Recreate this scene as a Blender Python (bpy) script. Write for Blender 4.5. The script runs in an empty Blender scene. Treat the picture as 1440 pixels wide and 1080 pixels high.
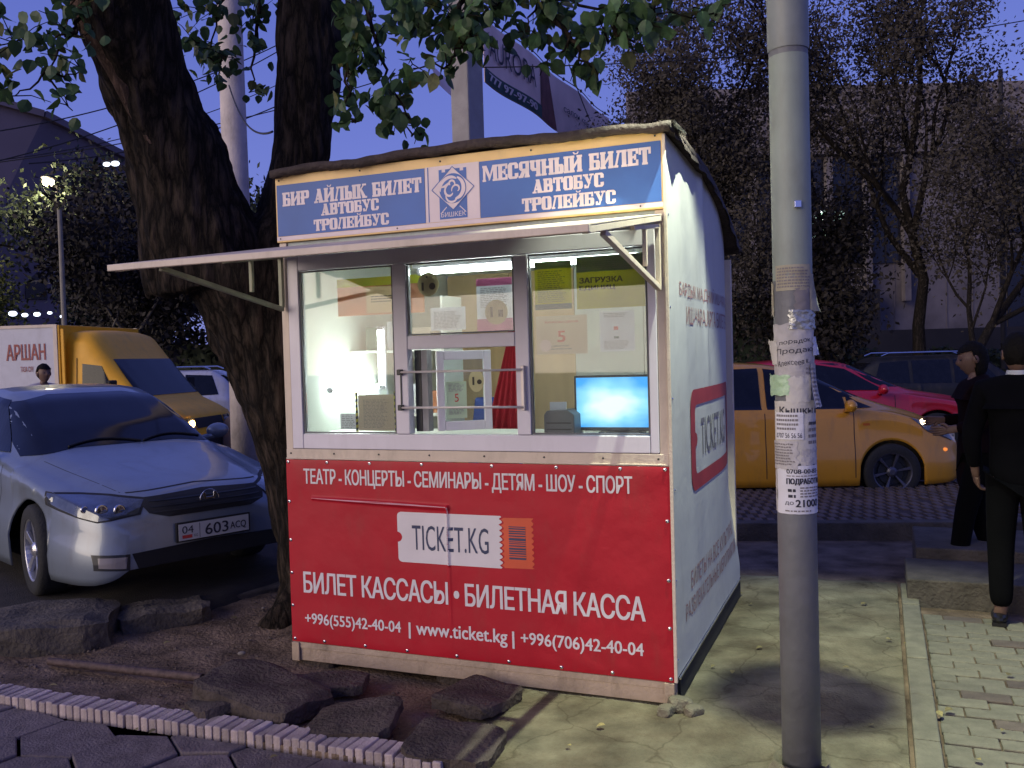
import bpy, bmesh, math, random
import numpy as np
from mathutils import Vector, Matrix, noise
from mathutils.bvhtree import BVHTree
PI = math.pi
S = bpy.context.scene
COL = S.collection
rnd = random.Random(7)

# ---------------------------------------------------------------- camera
FOC, PITCH, ROLL, EYE = 1271.6, .0292, .0283, 1.55
cF = Vector((0, math.cos(PITCH), -math.sin(PITCH)))
cR0 = Vector((1, 0, 0)); cU0 = Vector((0, math.sin(PITCH), math.cos(PITCH)))
cR = math.cos(ROLL)*cR0 - math.sin(ROLL)*cU0
cU = math.sin(ROLL)*cR0 + math.cos(ROLL)*cU0
cam = bpy.data.objects.new('camera', bpy.data.cameras.new('camera'))
COL.objects.link(cam); S.camera = cam
cam.matrix_world = Matrix(((cR.x, cU.x, -cF.x, 0), (cR.y, cU.y, -cF.y, 0), (cR.z, cU.z, -cF.z, EYE), (0, 0, 0, 1)))
cam.data.sensor_width = 36; cam.data.lens = 36*FOC/1440
cam.data.clip_start = .05; cam.data.clip_end = 900
# ---------------------------------------------------------------- dusk sky
SUN_EL, SUN_AZ = math.radians(13), math.radians(234)      # afterglow behind the photographer, to the left
W = bpy.data.worlds.new('World'); S.world = W; W.use_nodes = True
nt = W.node_tree; nt.nodes.clear()
out = nt.nodes.new('ShaderNodeOutputWorld'); bg = nt.nodes.new('ShaderNodeBackground')
sky = nt.nodes.new('ShaderNodeTexSky'); sky.sky_type = 'NISHITA'; sky.sun_disc = False
sky.sun_elevation = SUN_EL; sky.sun_rotation = SUN_AZ
tint = nt.nodes.new('ShaderNodeMixRGB'); tint.blend_type = 'MULTIPLY'; tint.inputs[0].default_value = 1
tint.inputs[2].default_value = (.02, .02, .028, 1)
tc = nt.nodes.new('ShaderNodeTexCoord'); sep = nt.nodes.new('ShaderNodeSeparateXYZ')
ramp = nt.nodes.new('ShaderNodeValToRGB')
ramp.color_ramp.elements[0].position = 0.0; ramp.color_ramp.elements[0].color = (.165, .195, .60, 1)
ramp.color_ramp.elements[1].position = .42; ramp.color_ramp.elements[1].color = (.085, .115, .47, 1)
add = nt.nodes.new('ShaderNodeMixRGB'); add.blend_type = 'ADD'; add.inputs[0].default_value = 1
nt.links.new(sky.outputs[0], tint.inputs[1]); nt.links.new(tc.outputs['Generated'], sep.inputs[0])
nt.links.new(sep.outputs['Z'], ramp.inputs[0]); nt.links.new(ramp.outputs[0], add.inputs[1])
nt.links.new(tint.outputs[0], add.inputs[2]); nt.links.new(add.outputs[0], bg.inputs[0])
bg.inputs[1].default_value = 1.0; nt.links.new(bg.outputs[0], out.inputs[0])
sl = bpy.data.lights.new('sun', 'SUN'); sl.energy = 2.25; sl.angle = math.radians(50); sl.color = (1, .84, .62)
sun = bpy.data.objects.new('sun', sl); COL.objects.link(sun)
sd = Vector((math.sin(SUN_AZ)*math.cos(SUN_EL), math.cos(SUN_AZ)*math.cos(SUN_EL), math.sin(SUN_EL)))
sun.rotation_euler = sd.to_track_quat('Z', 'Y').to_euler(); sun.location = (0, 0, 20)
S.view_settings.view_transform = 'Standard'; S.view_settings.look = 'None'
S.view_settings.exposure = 0; S.view_settings.gamma = 1; S.view_settings.use_curve_mapping = False
S.render.engine = 'CYCLES'

# ---------------------------------------------------------------- placing helpers
CAM = Vector((0, 0, EYE))
def ray(x, y): return cF + cR*((x-720)/FOC) + cU*((540-y)/FOC)
def at(x, y, Y):
    d = ray(x, y); return CAM + d*(Y/d.y)
# kiosk frame
TH = .3876; KW = 2.0; KD = 1.905
KO = Vector((-1.1758, 4.6689, 0))
MK = Matrix.Translation(KO) @ Matrix.Rotation(-TH, 4, 'Z')
def K(u, v, z=0): return MK @ Vector((u, v, z))

# ---------------------------------------------------------------- materials
def mat(name, col, rough=.6, metal=0, var=.12, scale=8, bump=0, bscale=40, spec=.5, col2=None, coat=0, emit=None, estr=0, detail=6, objrand=0, stretch=None, dirt=0):
    m = bpy.data.materials.new(name); m.use_nodes = True; t = m.node_tree; b = t.nodes['Principled BSDF']
    b.inputs['Roughness'].default_value = rough; b.inputs['Metallic'].default_value = metal
    b.inputs['Specular IOR Level'].default_value = spec; b.inputs['Coat Weight'].default_value = coat
    c = t.nodes.new('ShaderNodeTexCoord'); n = t.nodes.new('ShaderNodeTexNoise'); n.inputs['Scale'].default_value = scale; n.inputs['Detail'].default_value = detail
    src = c.outputs['Object']
    if stretch:
        mp = t.nodes.new('ShaderNodeMapping'); mp.inputs['Scale'].default_value = stretch; t.links.new(src, mp.inputs[0]); src = mp.outputs[0]
    t.links.new(src, n.inputs['Vector'])
    r = t.nodes.new('ShaderNodeValToRGB'); r.color_ramp.elements[0].position = .3; r.color_ramp.elements[1].position = .7
    c2 = col2 or tuple(min(1, x*(1+var)) for x in col); c1 = col if col2 else tuple(x*(1-var) for x in col)
    r.color_ramp.elements[0].color = (*c1, 1); r.color_ramp.elements[1].color = (*c2, 1)
    t.links.new(n.outputs[0], r.inputs[0]); last = r.outputs[0]
    if objrand:
        oi = t.nodes.new('ShaderNodeObjectInfo'); mr = t.nodes.new('ShaderNodeMapRange'); mr.inputs[3].default_value = 1-objrand; mr.inputs[4].default_value = 1+objrand
        t.links.new(oi.outputs['Random'], mr.inputs[0]); mx = t.nodes.new('ShaderNodeVectorMath'); mx.operation = 'SCALE'
        t.links.new(last, mx.inputs[0]); t.links.new(mr.outputs[0], mx.inputs['Scale']); last = mx.outputs[0]
    if dirt:
        n2 = t.nodes.new('ShaderNodeTexNoise'); n2.inputs['Scale'].default_value = 3.5; n2.inputs['Detail'].default_value = 9; n2.inputs['Roughness'].default_value = .7
        mp2 = t.nodes.new('ShaderNodeMapping'); mp2.inputs['Scale'].default_value = (2.2, 2.2, .7); t.links.new(c.outputs['Object'], mp2.inputs[0]); t.links.new(mp2.outputs[0], n2.inputs['Vector'])
        r2 = t.nodes.new('ShaderNodeValToRGB'); r2.color_ramp.elements[0].position = .52; r2.color_ramp.elements[0].color = (0, 0, 0, 1); r2.color_ramp.elements[1].position = .75; r2.color_ramp.elements[1].color = (dirt, dirt, dirt, 1)
        t.links.new(n2.outputs[0], r2.inputs[0]); mx = t.nodes.new('ShaderNodeMixRGB'); mx.inputs[2].default_value = (.12, .09, .06, 1)
        t.links.new(r2.outputs[0], mx.inputs[0]); t.links.new(last, mx.inputs[1]); last = mx.outputs[0]
    t.links.new(last, b.inputs['Base Color'])
    if bump:
        n3 = t.nodes.new('ShaderNodeTexNoise'); n3.inputs['Scale'].default_value = bscale; n3.inputs['Detail'].default_value = 8
        t.links.new(src, n3.inputs['Vector']); bp = t.nodes.new('ShaderNodeBump'); bp.inputs['Strength'].default_value = bump; bp.inputs['Distance'].default_value = .02
        t.links.new(n3.outputs[0], bp.inputs['Height']); t.links.new(bp.outputs[0], b.inputs['Normal'])
    if emit:
        b.inputs['Emission Color'].default_value = (*emit, 1); b.inputs['Emission Strength'].default_value = estr
    return m
def thin(m, k=.5):
    t = m.node_tree; b = t.nodes['Principled BSDF']; o = [n for n in t.nodes if n.type == 'OUTPUT_MATERIAL'][0]
    tr = t.nodes.new('ShaderNodeBsdfTranslucent'); mx = t.nodes.new('ShaderNodeMixShader'); mx.inputs[0].default_value = k
    if b.inputs['Base Color'].links: t.links.new(b.inputs['Base Color'].links[0].from_socket, tr.inputs[0])
    t.links.new(b.outputs[0], mx.inputs[1]); t.links.new(tr.outputs[0], mx.inputs[2]); t.links.new(mx.outputs[0], o.inputs[0]); return m
def glass(name, tintc=(.95, .98, .97), rough=.02, fres=1.25, haze=0):
    m = bpy.data.materials.new(name); m.use_nodes = True; t = m.node_tree; t.nodes.clear()
    o = t.nodes.new('ShaderNodeOutputMaterial'); tr = t.nodes.new('ShaderNodeBsdfTransparent'); tr.inputs[0].default_value = (*tintc, 1)
    g = t.nodes.new('ShaderNodeBsdfGlossy'); g.inputs['Roughness'].default_value = rough
    f = t.nodes.new('ShaderNodeFresnel'); f.inputs[0].default_value = fres+.2; mx = t.nodes.new('ShaderNodeMixShader')
    t.links.new(f.outputs[0], mx.inputs[0]); t.links.new(tr.outputs[0], mx.inputs[1]); t.links.new(g.outputs[0], mx.inputs[2])
    last = mx.outputs[0]
    if haze:
        d = t.nodes.new('ShaderNodeBsdfDiffuse'); d.inputs[0].default_value = (.6, .6, .58, 1); m2 = t.nodes.new('ShaderNodeMixShader')
        c = t.nodes.new('ShaderNodeTexCoord'); n = t.nodes.new('ShaderNodeTexNoise'); n.inputs['Scale'].default_value = 5; n.inputs['Detail'].default_value = 8
        mr = t.nodes.new('ShaderNodeMapRange'); mr.inputs[3].default_value = 0; mr.inputs[4].default_value = haze
        t.links.new(c.outputs['Object'], n.inputs['Vector']); t.links.new(n.outputs[0], mr.inputs[0]); t.links.new(mr.outputs[0], m2.inputs[0])
        t.links.new(last, m2.inputs[1]); t.links.new(d.outputs[0], m2.inputs[2]); last = m2.outputs[0]
    t.links.new(last, o.inputs[0]); return m
def emis(name, col, s):
    m = bpy.data.materials.new(name); m.use_nodes = True; b = m.node_tree.nodes['Principled BSDF']
    b.inputs['Base Color'].default_value = (*col, 1); b.inputs['Emission Color'].default_value = (*col, 1); b.inputs['Emission Strength'].default_value = s
    return m
def bark(name, c1, c2, sc=9, bumpd=.03):
    m = bpy.data.materials.new(name); m.use_nodes = True; t = m.node_tree; b = t.nodes['Principled BSDF']; b.inputs['Roughness'].default_value = .95
    b.inputs['Specular IOR Level'].default_value = .15
    c = t.nodes.new('ShaderNodeTexCoord'); mp = t.nodes.new('ShaderNodeMapping'); mp.inputs['Scale'].default_value = (1, 1, .22); t.links.new(c.outputs['Object'], mp.inputs[0])
    v = t.nodes.new('ShaderNodeTexVoronoi'); v.feature = 'DISTANCE_TO_EDGE'; v.inputs['Scale'].default_value = sc*1.6
    n = t.nodes.new('ShaderNodeTexNoise'); n.inputs['Scale'].default_value = sc*2; n.inputs['Detail'].default_value = 9; n.inputs['Roughness'].default_value = .65
    ad = t.nodes.new('ShaderNodeVectorMath'); ad.operation = 'ADD'; t.links.new(mp.outputs[0], ad.inputs[0]); sc2 = t.nodes.new('ShaderNodeVectorMath'); sc2.operation = 'SCALE'; sc2.inputs['Scale'].default_value = .12
    t.links.new(mp.outputs[0], n.inputs['Vector']); t.links.new(n.outputs['Color'], sc2.inputs[0]); t.links.new(sc2.outputs[0], ad.inputs[1]); t.links.new(ad.outputs[0], v.inputs['Vector'])
    m1 = t.nodes.new('ShaderNodeMath'); m1.operation = 'MULTIPLY'; t.links.new(v.outputs[0], m1.inputs[0]); m1.inputs[1].default_value = 2.5
    m2 = t.nodes.new('ShaderNodeMath'); m2.operation = 'MULTIPLY'; m2.use_clamp = True; t.links.new(m1.outputs[0], m2.inputs[0]); t.links.new(n.outputs[0], m2.inputs[1])
    r = t.nodes.new('ShaderNodeValToRGB'); r.color_ramp.elements[0].color = (*c1, 1); r.color_ramp.elements[1].color = (*c2, 1); r.color_ramp.elements[1].position = .6
    t.links.new(m2.outputs[0], r.inputs[0]); t.links.new(r.outputs[0], b.inputs['Base Color'])
    bp = t.nodes.new('ShaderNodeBump'); bp.inputs['Strength'].default_value = 1; bp.inputs['Distance'].default_value = bumpd
    t.links.new(m2.outputs[0], bp.inputs['Height']); t.links.new(bp.outputs[0], b.inputs['Normal']); return m

# ---------------------------------------------------------------- mesh helpers
class MB:
    def __init__(s): s.v = []; s.f = []; s.m = []
    def add(s, vs, fs, mi=0):
        o = len(s.v); s.v += [tuple(v) for v in vs]; s.f += [tuple(i+o for i in f) for f in fs]; s.m += [mi]*len(fs); return s
    def box(s, x0, x1, y0, y1, z0, z1, mi=0, M=None):
        vs = [Vector((x, y, z)) for z in (z0, z1) for y in (y0, y1) for x in (x0, x1)]
        if M: vs = [M @ v for v in vs]
        return s.add(vs, [(0, 2, 3, 1), (4, 5, 7, 6), (0, 1, 5, 4), (2, 6, 7, 3), (0, 4, 6, 2), (1, 3, 7, 5)], mi)
    def bar(s, a, b, w, h, mi=0, up=(0, 0, 1)):
        a = Vector(a); b = Vector(b); d = b-a; L = d.length; d.normalize(); x = d.cross(Vector(up)).normalized(); y = x.cross(d)
        M = Matrix((( d.x, x.x, y.x, a.x), (d.y, x.y, y.y, a.y), (d.z, x.z, y.z, a.z), (0, 0, 0, 1)))
        return s.box(0, L, -w/2, w/2, -h/2, h/2, mi, M)
    def tube(s, path, rad, n=10, mi=0, cap=True, nz=0, seed=0):
        path = [Vector(p) for p in path]
        if not hasattr(rad, '__len__'): rad = [rad]*len(path)
        o = len(s.v); ref = None; N = len(path)
        for i, p in enumerate(path):
            t = (path[min(i+1, N-1)]-path[max(i-1, 0)]).normalized()
            if ref is None: ref = (Vector((1, 0, 0)) if abs(t.x) < .8 else Vector((0, 1, 0)))
            ref = (ref-t*ref.dot(t)).normalized(); q = t.cross(ref)
            for k in range(n):
                a = 2*PI*k/n; r = rad[i]
                d = ref*math.cos(a)+q*math.sin(a)
                if nz: r *= 1+nz*noise.noise((p+d*r)*3+Vector((seed, 0, 0)))
                s.v.append(tuple(p+d*r))
        for i in range(N-1):
            for k in range(n):
                a = o+i*n+k; b = o+i*n+(k+1) % n; s.f.append((a, b, b+n, a+n)); s.m.append(mi)
        if cap:
            s.f.append(tuple(o+k for k in range(n))[::-1]); s.m.append(mi); s.f.append(tuple(o+(N-1)*n+k for k in range(n))); s.m.append(mi)
        return s
    def cyl(s, a, b, r, n=16, mi=0, r2=None): return s.tube([a, b], [r, r if r2 is None else r2], n, mi)
    def ell(s, c, r, n=14, m=9, mi=0, M=None):
        vs = []; fs = []
        for j in range(m+1):
            ph = PI*j/m
            for i in range(n):
                a = 2*PI*i/n; p = Vector((r[0]*math.sin(ph)*math.cos(a), r[1]*math.sin(ph)*math.sin(a), r[2]*math.cos(ph)))
                if M: p = M @ p
                vs.append(p+Vector(c))
        for j in range(m):
            for i in range(n): fs.append((j*n+i, (j+1)*n+i, (j+1)*n+(i+1) % n, j*n+(i+1) % n))
        return s.add(vs, fs, mi)
    def poly(s, pts, mi=0): return s.add(pts, [tuple(range(len(pts)))], mi)
    def prism(s, pts, d, mi=0):
        n = len(pts); d = Vector(d); a = [Vector(p) for p in pts]; b = [p+d for p in a]
        return s.add(a+b, [tuple(range(n))[::-1], tuple(range(n, 2*n))]+[(i, (i+1) % n, n+(i+1) % n, n+i) for i in range(n)], mi)
    def lathe(s, prof, c, axis, n=24, mi=0):
        ax = Vector(axis).normalized(); rf = Vector((0, 0, 1)) if abs(ax.z) < .9 else Vector((1, 0, 0)); x = ax.cross(rf).normalized(); y = ax.cross(x)
        vs = [Vector(c)+ax*h+(x*math.cos(2*PI*k/n)+y*math.sin(2*PI*k/n))*r for r, h in prof for k in range(n)]
        fs = [(i*n+k, i*n+(k+1) % n, (i+1)*n+(k+1) % n, (i+1)*n+k) for i in range(len(prof)-1) for k in range(n)]
        return s.add(vs, fs, mi)
    def build(s, name, mats, parent=None, smooth=False, M=None, bevel=0, flip=False, fix=True):
        me = bpy.data.meshes.new(name); me.from_pydata(s.v, [], s.f)
        if not isinstance(mats, (list, tuple)): mats = [mats]
        for m in mats: me.materials.append(m)
        if any(s.m): me.polygons.foreach_set('material_index', s.m)
        if fix and len(s.f) < 60000:
            bm = bmesh.new(); bm.from_mesh(me); bmesh.ops.recalc_face_normals(bm, faces=bm.faces); bm.to_mesh(me); bm.free()
        if smooth: me.polygons.foreach_set('use_smooth', [True]*len(me.polygons))
        me.update()
        return link(name, me, parent, M, bevel)
def link(name, me, parent=None, M=None, bevel=0):
    o = bpy.data.objects.new(name, me); COL.objects.link(o)
    if parent: o.parent = parent
    if M is not None: o.matrix_local = M
    if bevel:
        b = o.modifiers.new('bevel', 'BEVEL'); b.width = bevel; b.segments = 2; b.limit_method = 'ANGLE'
    return o
def tag(o, label=None, cat=None, group=None, kind=None):
    if label: o['label'] = label
    if cat: o['category'] = cat
    if group: o['group'] = group
    if kind: o['kind'] = kind
    return o
def thing(name, label, cat, M=None, group=None, loc=None, rz=0):
    o = bpy.data.objects.new(name, None); COL.objects.link(o); o.empty_display_size = .2
    if M is not None: o.matrix_world = M
    if loc is not None: o.location = loc; o.rotation_euler = (0, 0, rz)
    return tag(o, label, cat, group)
def struct(name, mb, m, parent=None, **k):
    o = mb.build(name, m, parent, **k); o['kind'] = 'structure'; return o
def evalmesh(o):
    dg = bpy.context.evaluated_depsgraph_get(); me = bpy.data.meshes.new_from_object(o.evaluated_get(dg), depsgraph=dg)
    return me
_tc = {}
def textmesh(s, bold=0, space=1.0):
    key = (s, bold, space)
    if key in _tc: return _tc[key]
    cu = bpy.data.curves.new('t', 'FONT'); cu.body = s; cu.size = 1; cu.offset = bold; cu.resolution_u = 3; cu.space_character = space
    o = bpy.data.objects.new('t', cu); COL.objects.link(o); bpy.context.view_layer.update()
    me = evalmesh(o); vs = np.array([v.co[:2] for v in me.vertices]); fs = [tuple(p.vertices) for p in me.polygons]
    bpy.data.objects.remove(o); bpy.data.meshes.remove(me)
    lo = vs.min(0); hi = vs.max(0); vs = (vs-lo)/(hi-lo)
    _tc[key] = (vs, fs); return _tc[key]
def puttext(mb, s, x0, x1, z0, z1, fn, bold=.02, mi=0, space=1.0, slant=0):
    vs, fs = textmesh(s, 0, space)
    if bold > .012:   # heavier weight: the same print laid again, shifted by a hair
        d = bold*(z1-z0)*.95
        for q, (ax, az_) in enumerate(((-1, .5), (1, .5), (-1, -.5), (1, -.5))):
            P0 = Vector(fn(x0, z0)); nn_ = (Vector(fn(x0+.01, z0))-P0).cross(Vector(fn(x0, z0+.01))-P0).normalized()*(.00007*(q+1))
            mb.add([Vector(fn(x0+(x1-x0)*a+ax*d, z0+(z1-z0)*b+az_*d*.8))+nn_ for a, b in vs], fs, mi)
    mb.add([fn(x0+(x1-x0)*a, z0+(z1-z0)*b+slant*(a-.5)) for a, b in vs], fs, mi)
def front(off=.0): return lambda u, z: (u, -off, z)
# ================================================================ materials in use
M_asph = mat('asphalt', (.030, .025, .020), .9, var=.35, scale=6, bump=.5, bscale=120)
M_road = mat('road asphalt', (.026, .020, .011), .8, var=.3, scale=2, bump=.3, bscale=80)
M_soil = mat('soil', (.18, .13, .09), .98, var=.5, scale=5, bump=1, bscale=45, spec=.1)
M_conc = mat('worn concrete pad', (.19, .17, .12), .92, var=.4, scale=4.5, bump=.6, bscale=70, spec=.2, dirt=.45)
M_slab = mat('broken asphalt slab', (.085, .068, .058), .95, var=.35, scale=9, bump=1, bscale=60, spec=.15)
M_stone = mat('paving stone', (.16, .13, .125), .85, var=.25, scale=12, bump=.5, bscale=90, objrand=.18, spec=.25, dirt=.3)
M_kerb = mat('ribbed kerb', (.42, .34, .32), .85, var=.18, scale=14, bump=.4, bscale=80, objrand=.28, dirt=.5)
M_tile = mat('grey pavers', (.185, .17, .115), .85, var=.2, scale=14, bump=.4, bscale=90, objrand=.12, dirt=.2)
M_tile2 = mat('dark pavers', (.13, .10, .075), .85, var=.2, scale=14, bump=.4, bscale=90, objrand=.15)
M_oldc = mat('old concrete', (.085, .07, .055), .95, var=.35, scale=6, bump=.8, bscale=40)
M_cream = mat('cream painted metal', (.62, .52, .42), .5, var=.07, scale=6, bump=.1, bscale=60, dirt=.35)
M_alu = mat('white window profile', (.66, .63, .70), .4, var=.04, scale=5, dirt=.12)
M_beam = mat('beige base beam', (.42, .32, .23), .65, var=.16, scale=7, bump=.3, bscale=50, dirt=.6)
M_red = mat('red banner vinyl', (.42, .008, .022), .5, spec=.3, var=.07, scale=4, bump=.3, bscale=5, dirt=.2)
M_print = mat('white print', (.66, .62, .64), .5, var=.04, scale=9)
M_navy = mat('navy print', (.03, .04, .10), .5, var=.1)
M_orange = mat('orange print', (.62, .085, .03), .5, var=.08)
M_dred = mat('dark red print', (.22, .03, .03), .5, var=.1)
M_blue = mat('sign blue', (.028, .105, .36), .5, var=.12, scale=3)
M_yellow = mat('sign yellow', (.75, .50, .19), .45, var=.08, scale=5, dirt=.2)
M_pink = mat('sign white', (.66, .55, .55), .5, var=.06)
M_signl = mat('sign lettering', (.70, .60, .60), .5, var=.1, scale=14)
M_side = mat('side banner vinyl', (.52, .52, .51), .42, var=.04, scale=3, bump=.3, bscale=4, dirt=.22)
M_sidel = mat('side banner print', (.34, .18, .18), .6, var=.2)
M_sider = mat('side ticket red', (.33, .035, .045), .55, var=.1)
M_sideg = mat('side ticket lettering', (.16, .15, .18), .6, var=.1)
M_tar = mat('roofing felt', (.040, .027, .024), .85, var=.4, scale=9, bump=.8, bscale=30)
M_black = mat('black rubber', (.012, .012, .013), .7, var=.2)
M_glass = glass('window glass', haze=.11)
M_int = mat('inner wall panel', (.62, .64, .60), .6, var=.05)
M_tan = mat('beige fibreboard', (.60, .42, .22), .65, var=.08, scale=3, stretch=(8, 8, .6))
M_steel = mat('worn steel bar', (.62, .56, .55), .4, metal=.3, var=.1)
M_dark = mat('dark plastic', (.02, .022, .025), .4, var=.2)
M_tube = emis('fluorescent tube', (.88, 1, .93), 34)
M_pole = mat('grey pole paint', (.15, .155, .165), .55, var=.12, scale=5, bump=.25, bscale=20, dirt=.25)
M_paper = mat('paper', (.55, .53, .48), .8, var=.1, scale=14, bump=.3, bscale=18)
M_paperw = mat('white paper', (.66, .66, .70), .8, var=.06, bump=.3, bscale=18)
M_paperg = mat('greenish tape', (.40, .58, .36), .35, var=.2, scale=20, bump=.5, bscale=22)
M_tape = mat('silver tape', (.45, .46, .43), .25, metal=.5, var=.3, scale=14, bump=.8, bscale=25)
M_ink = mat('black ink', (.03, .03, .045), .8, var=.2)
M_bark = bark('linden bark', (.006, .005, .004), (.075, .055, .042))
M_bark2 = bark('dark bark', (.008, .007, .006), (.05, .04, .035), 14, .01)
M_leaf = mat('linden leaf', (.055, .11, .042), .5, var=.35, scale=2.5, objrand=.45)
M_leaf2 = mat('yellowing leaf', (.12, .13, .04), .55, var=.35, scale=4, objrand=.3)
def shiny(n, c, rough=.25, metal=.5, coat=.6, var=.05): return mat(n, c, rough, metal, var=var, scale=3, coat=coat, dirt=.3)
M_silver = shiny('blue silver car paint', (.21, .245, .29), .34, .35)
M_taxi = shiny('amber yellow car paint', (.60, .28, .02), .3, .05)
M_carred = shiny('red car paint', (.50, .012, .03), .3, .15)
M_white = shiny('white car paint', (.5, .5, .55), .3, 0)
M_greyc = shiny('dull silver car paint', (.24, .20, .20), .35, .4)
M_blackc = shiny('black car paint', (.006, .006, .007), .6, 0, 0)
M_vany = mat('yellow van paint', (.85, .42, .012), .5, var=.05, dirt=.2)
M_cglass = mat('dark car glass', (.006, .007, .012), .08, var=.3, spec=.32, coat=0)
M_lens = mat('clear lamp lens', (.10, .11, .12), .12, metal=.5, var=.3, scale=18, coat=1)
M_fog = mat('frosted lamp lens', (.22, .20, .20), .5, var=.1, coat=.5)
M_chrome = mat('chrome', (.7, .7, .72), .15, metal=1, var=.05)
M_rim = mat('alloy wheel', (.62, .62, .64), .28, metal=.8, var=.08)
M_rimd = mat('dark wheel trim', (.09, .09, .12), .3, metal=.5, var=.1)
M_tyre = mat('tyre rubber', (.018, .018, .018), .85, var=.2, bump=.3, bscale=60)

def cracked(m):
    m = m.copy(); t = m.node_tree; b = t.nodes['Principled BSDF']; src = b.inputs['Base Color'].links[0].from_socket; c = t.nodes.new('ShaderNodeTexCoord')
    n = t.nodes.new('ShaderNodeTexNoise'); n.inputs['Scale'].default_value = 3; n.inputs['Detail'].default_value = 6; sc = t.nodes.new('ShaderNodeVectorMath'); sc.operation = 'SCALE'; sc.inputs['Scale'].default_value = .35
    ad = t.nodes.new('ShaderNodeVectorMath'); ad.operation = 'ADD'; v = t.nodes.new('ShaderNodeTexVoronoi'); v.feature = 'DISTANCE_TO_EDGE'; v.inputs['Scale'].default_value = 2.1
    t.links.new(c.outputs['Object'], n.inputs['Vector']); t.links.new(n.outputs['Color'], sc.inputs[0]); t.links.new(c.outputs['Object'], ad.inputs[0]); t.links.new(sc.outputs[0], ad.inputs[1]); t.links.new(ad.outputs[0], v.inputs['Vector'])
    r = t.nodes.new('ShaderNodeValToRGB'); r.color_ramp.elements[0].color = (.45, .42, .38, 1); r.color_ramp.elements[1].color = (1, 1, 1, 1); r.color_ramp.elements[0].position = .002; r.color_ramp.elements[1].position = .018
    n2 = t.nodes.new('ShaderNodeTexNoise'); n2.inputs['Scale'].default_value = 1.3; n2.inputs['Detail'].default_value = 10; n2.inputs['Roughness'].default_value = .72; r2 = t.nodes.new('ShaderNodeValToRGB'); r2.color_ramp.elements[0].position = .35; r2.color_ramp.elements[1].position = .62; r2.color_ramp.elements[0].color = (.55, .48, .42, 1); r2.color_ramp.elements[1].color = (1.12, 1.14, 1.05, 1)
    t.links.new(c.outputs['Object'], n2.inputs['Vector']); t.links.new(v.outputs[0], r.inputs[0]); t.links.new(n2.outputs[0], r2.inputs[0])
    a = t.nodes.new('ShaderNodeMixRGB'); a.blend_type = 'MULTIPLY'; a.inputs[0].default_value = .55; bb = t.nodes.new('ShaderNodeMixRGB'); bb.blend_type = 'MULTIPLY'; bb.inputs[0].default_value = 1
    t.links.new(src, a.inputs[1]); t.links.new(r.outputs[0], a.inputs[2]); t.links.new(a.outputs[0], bb.inputs[1]); t.links.new(r2.outputs[0], bb.inputs[2]); t.links.new(bb.outputs[0], b.inputs['Base Color']); return m
# ================================================================ ground
gm = MB(); gm.poly([(-400, -60, -.085), (400, -60, -.085), (400, 700, -.085), (-400, 700, -.085)])
struct('ground', gm, M_road)
rm = MB(); MR = Matrix.Rotation(math.radians(-7), 4, 'Z')
rm.box(-60, 60, 10.15, 19.5, -.2, -.075, M=MR); struct('road', rm, M_road)
# lane line on the far side
lm = MB()
for k in range(-8, 9): lm.box(k*3, k*3+1.6, 14.9, 15.02, -.073, -.071, M=MR)
struct('road_marking', lm, mat('worn road paint', (.35, .34, .33), .8, var=.3))
fk = MB(); fk.box(-60, 60, 19.5, 19.7, -.2, .06, M=MR); fk.box(-60, 60, 19.7, 24, -.2, .055, M=MR); struct('far_pavement', fk, M_oldc)
# soil bed, one displaced sheet
def soil_z(x, y):
    n = noise.fractal(Vector((x*1.3, y*1.3, 3)), .6, 2.1, 6)*.028+noise.fractal(Vector((x*6, y*6, 1)), .6, 2, 4)*.008
    l = MK.inverted() @ Vector((x, y, 0)); w = 1
    if l.x > 1.0: w = max(0, 1-(l.x-1.0)/.4)
    if l.y < -.7: w = 0
    return -.018+n*w
sm = MB(); nx, ny = 190, 150; x0, x1, y0, y1 = -9, 9.5, 1.0, 7.75
vs = []
for j in range(ny+1):
    for i in range(nx+1):
        x = x0+(x1-x0)*i/nx; y = y0+(y1-y0)*j/ny; vs.append((x, y, soil_z(x, y)))
sm.add(vs, [(j*(nx+1)+i, j*(nx+1)+i+1, (j+1)*(nx+1)+i+1, (j+1)*(nx+1)+i) for j in range(ny) for i in range(nx)])
struct('soil_bed', sm, M_soil, smooth=True)
nm = MB(); nm.box(-12, 12, -14, 1.0, -.08, -.02); struct('near_ground', nm, M_conc)
# lit concrete pad right of the booth (kiosk frame), with cracks joint lines
def padz(u, v): return .004+.010*noise.noise(Vector((u*2.3, v*2.3, 7)))+.004*noise.noise(Vector((u*9, v*9, 2)))
pm = MB(); nu, nv = 60, 110; vs = []
for j in range(nv+1):
    v = -3.4+6.1*j/nv
    lo = 1.16+.05*noise.noise(Vector((v*3, 0, 0)))+.02*noise.noise(Vector((v*14, 0, 5)))
    if v < -.86: lo = 1.42+.03*noise.noise(Vector((v*9, 1, 0)))
    for i in range(nu+1):
        u = lo+(2.93-lo)*i/nu; z = padz(u, v)
        if i == 0: z = -.03
        if j >= nv-4: z -= .012*(j-nv+4)+.01*noise.noise(Vector((u*5, v*5, 0)))
        vs.append(K(u, v, z))
pm.add(vs, [(j*(nu+1)+i, j*(nu+1)+i+1, (j+1)*(nu+1)+i+1, (j+1)*(nu+1)+i) for j in range(nv) for i in range(nu)])
pad = struct('concrete_pad', pm, cracked(M_conc), smooth=True)
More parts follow.
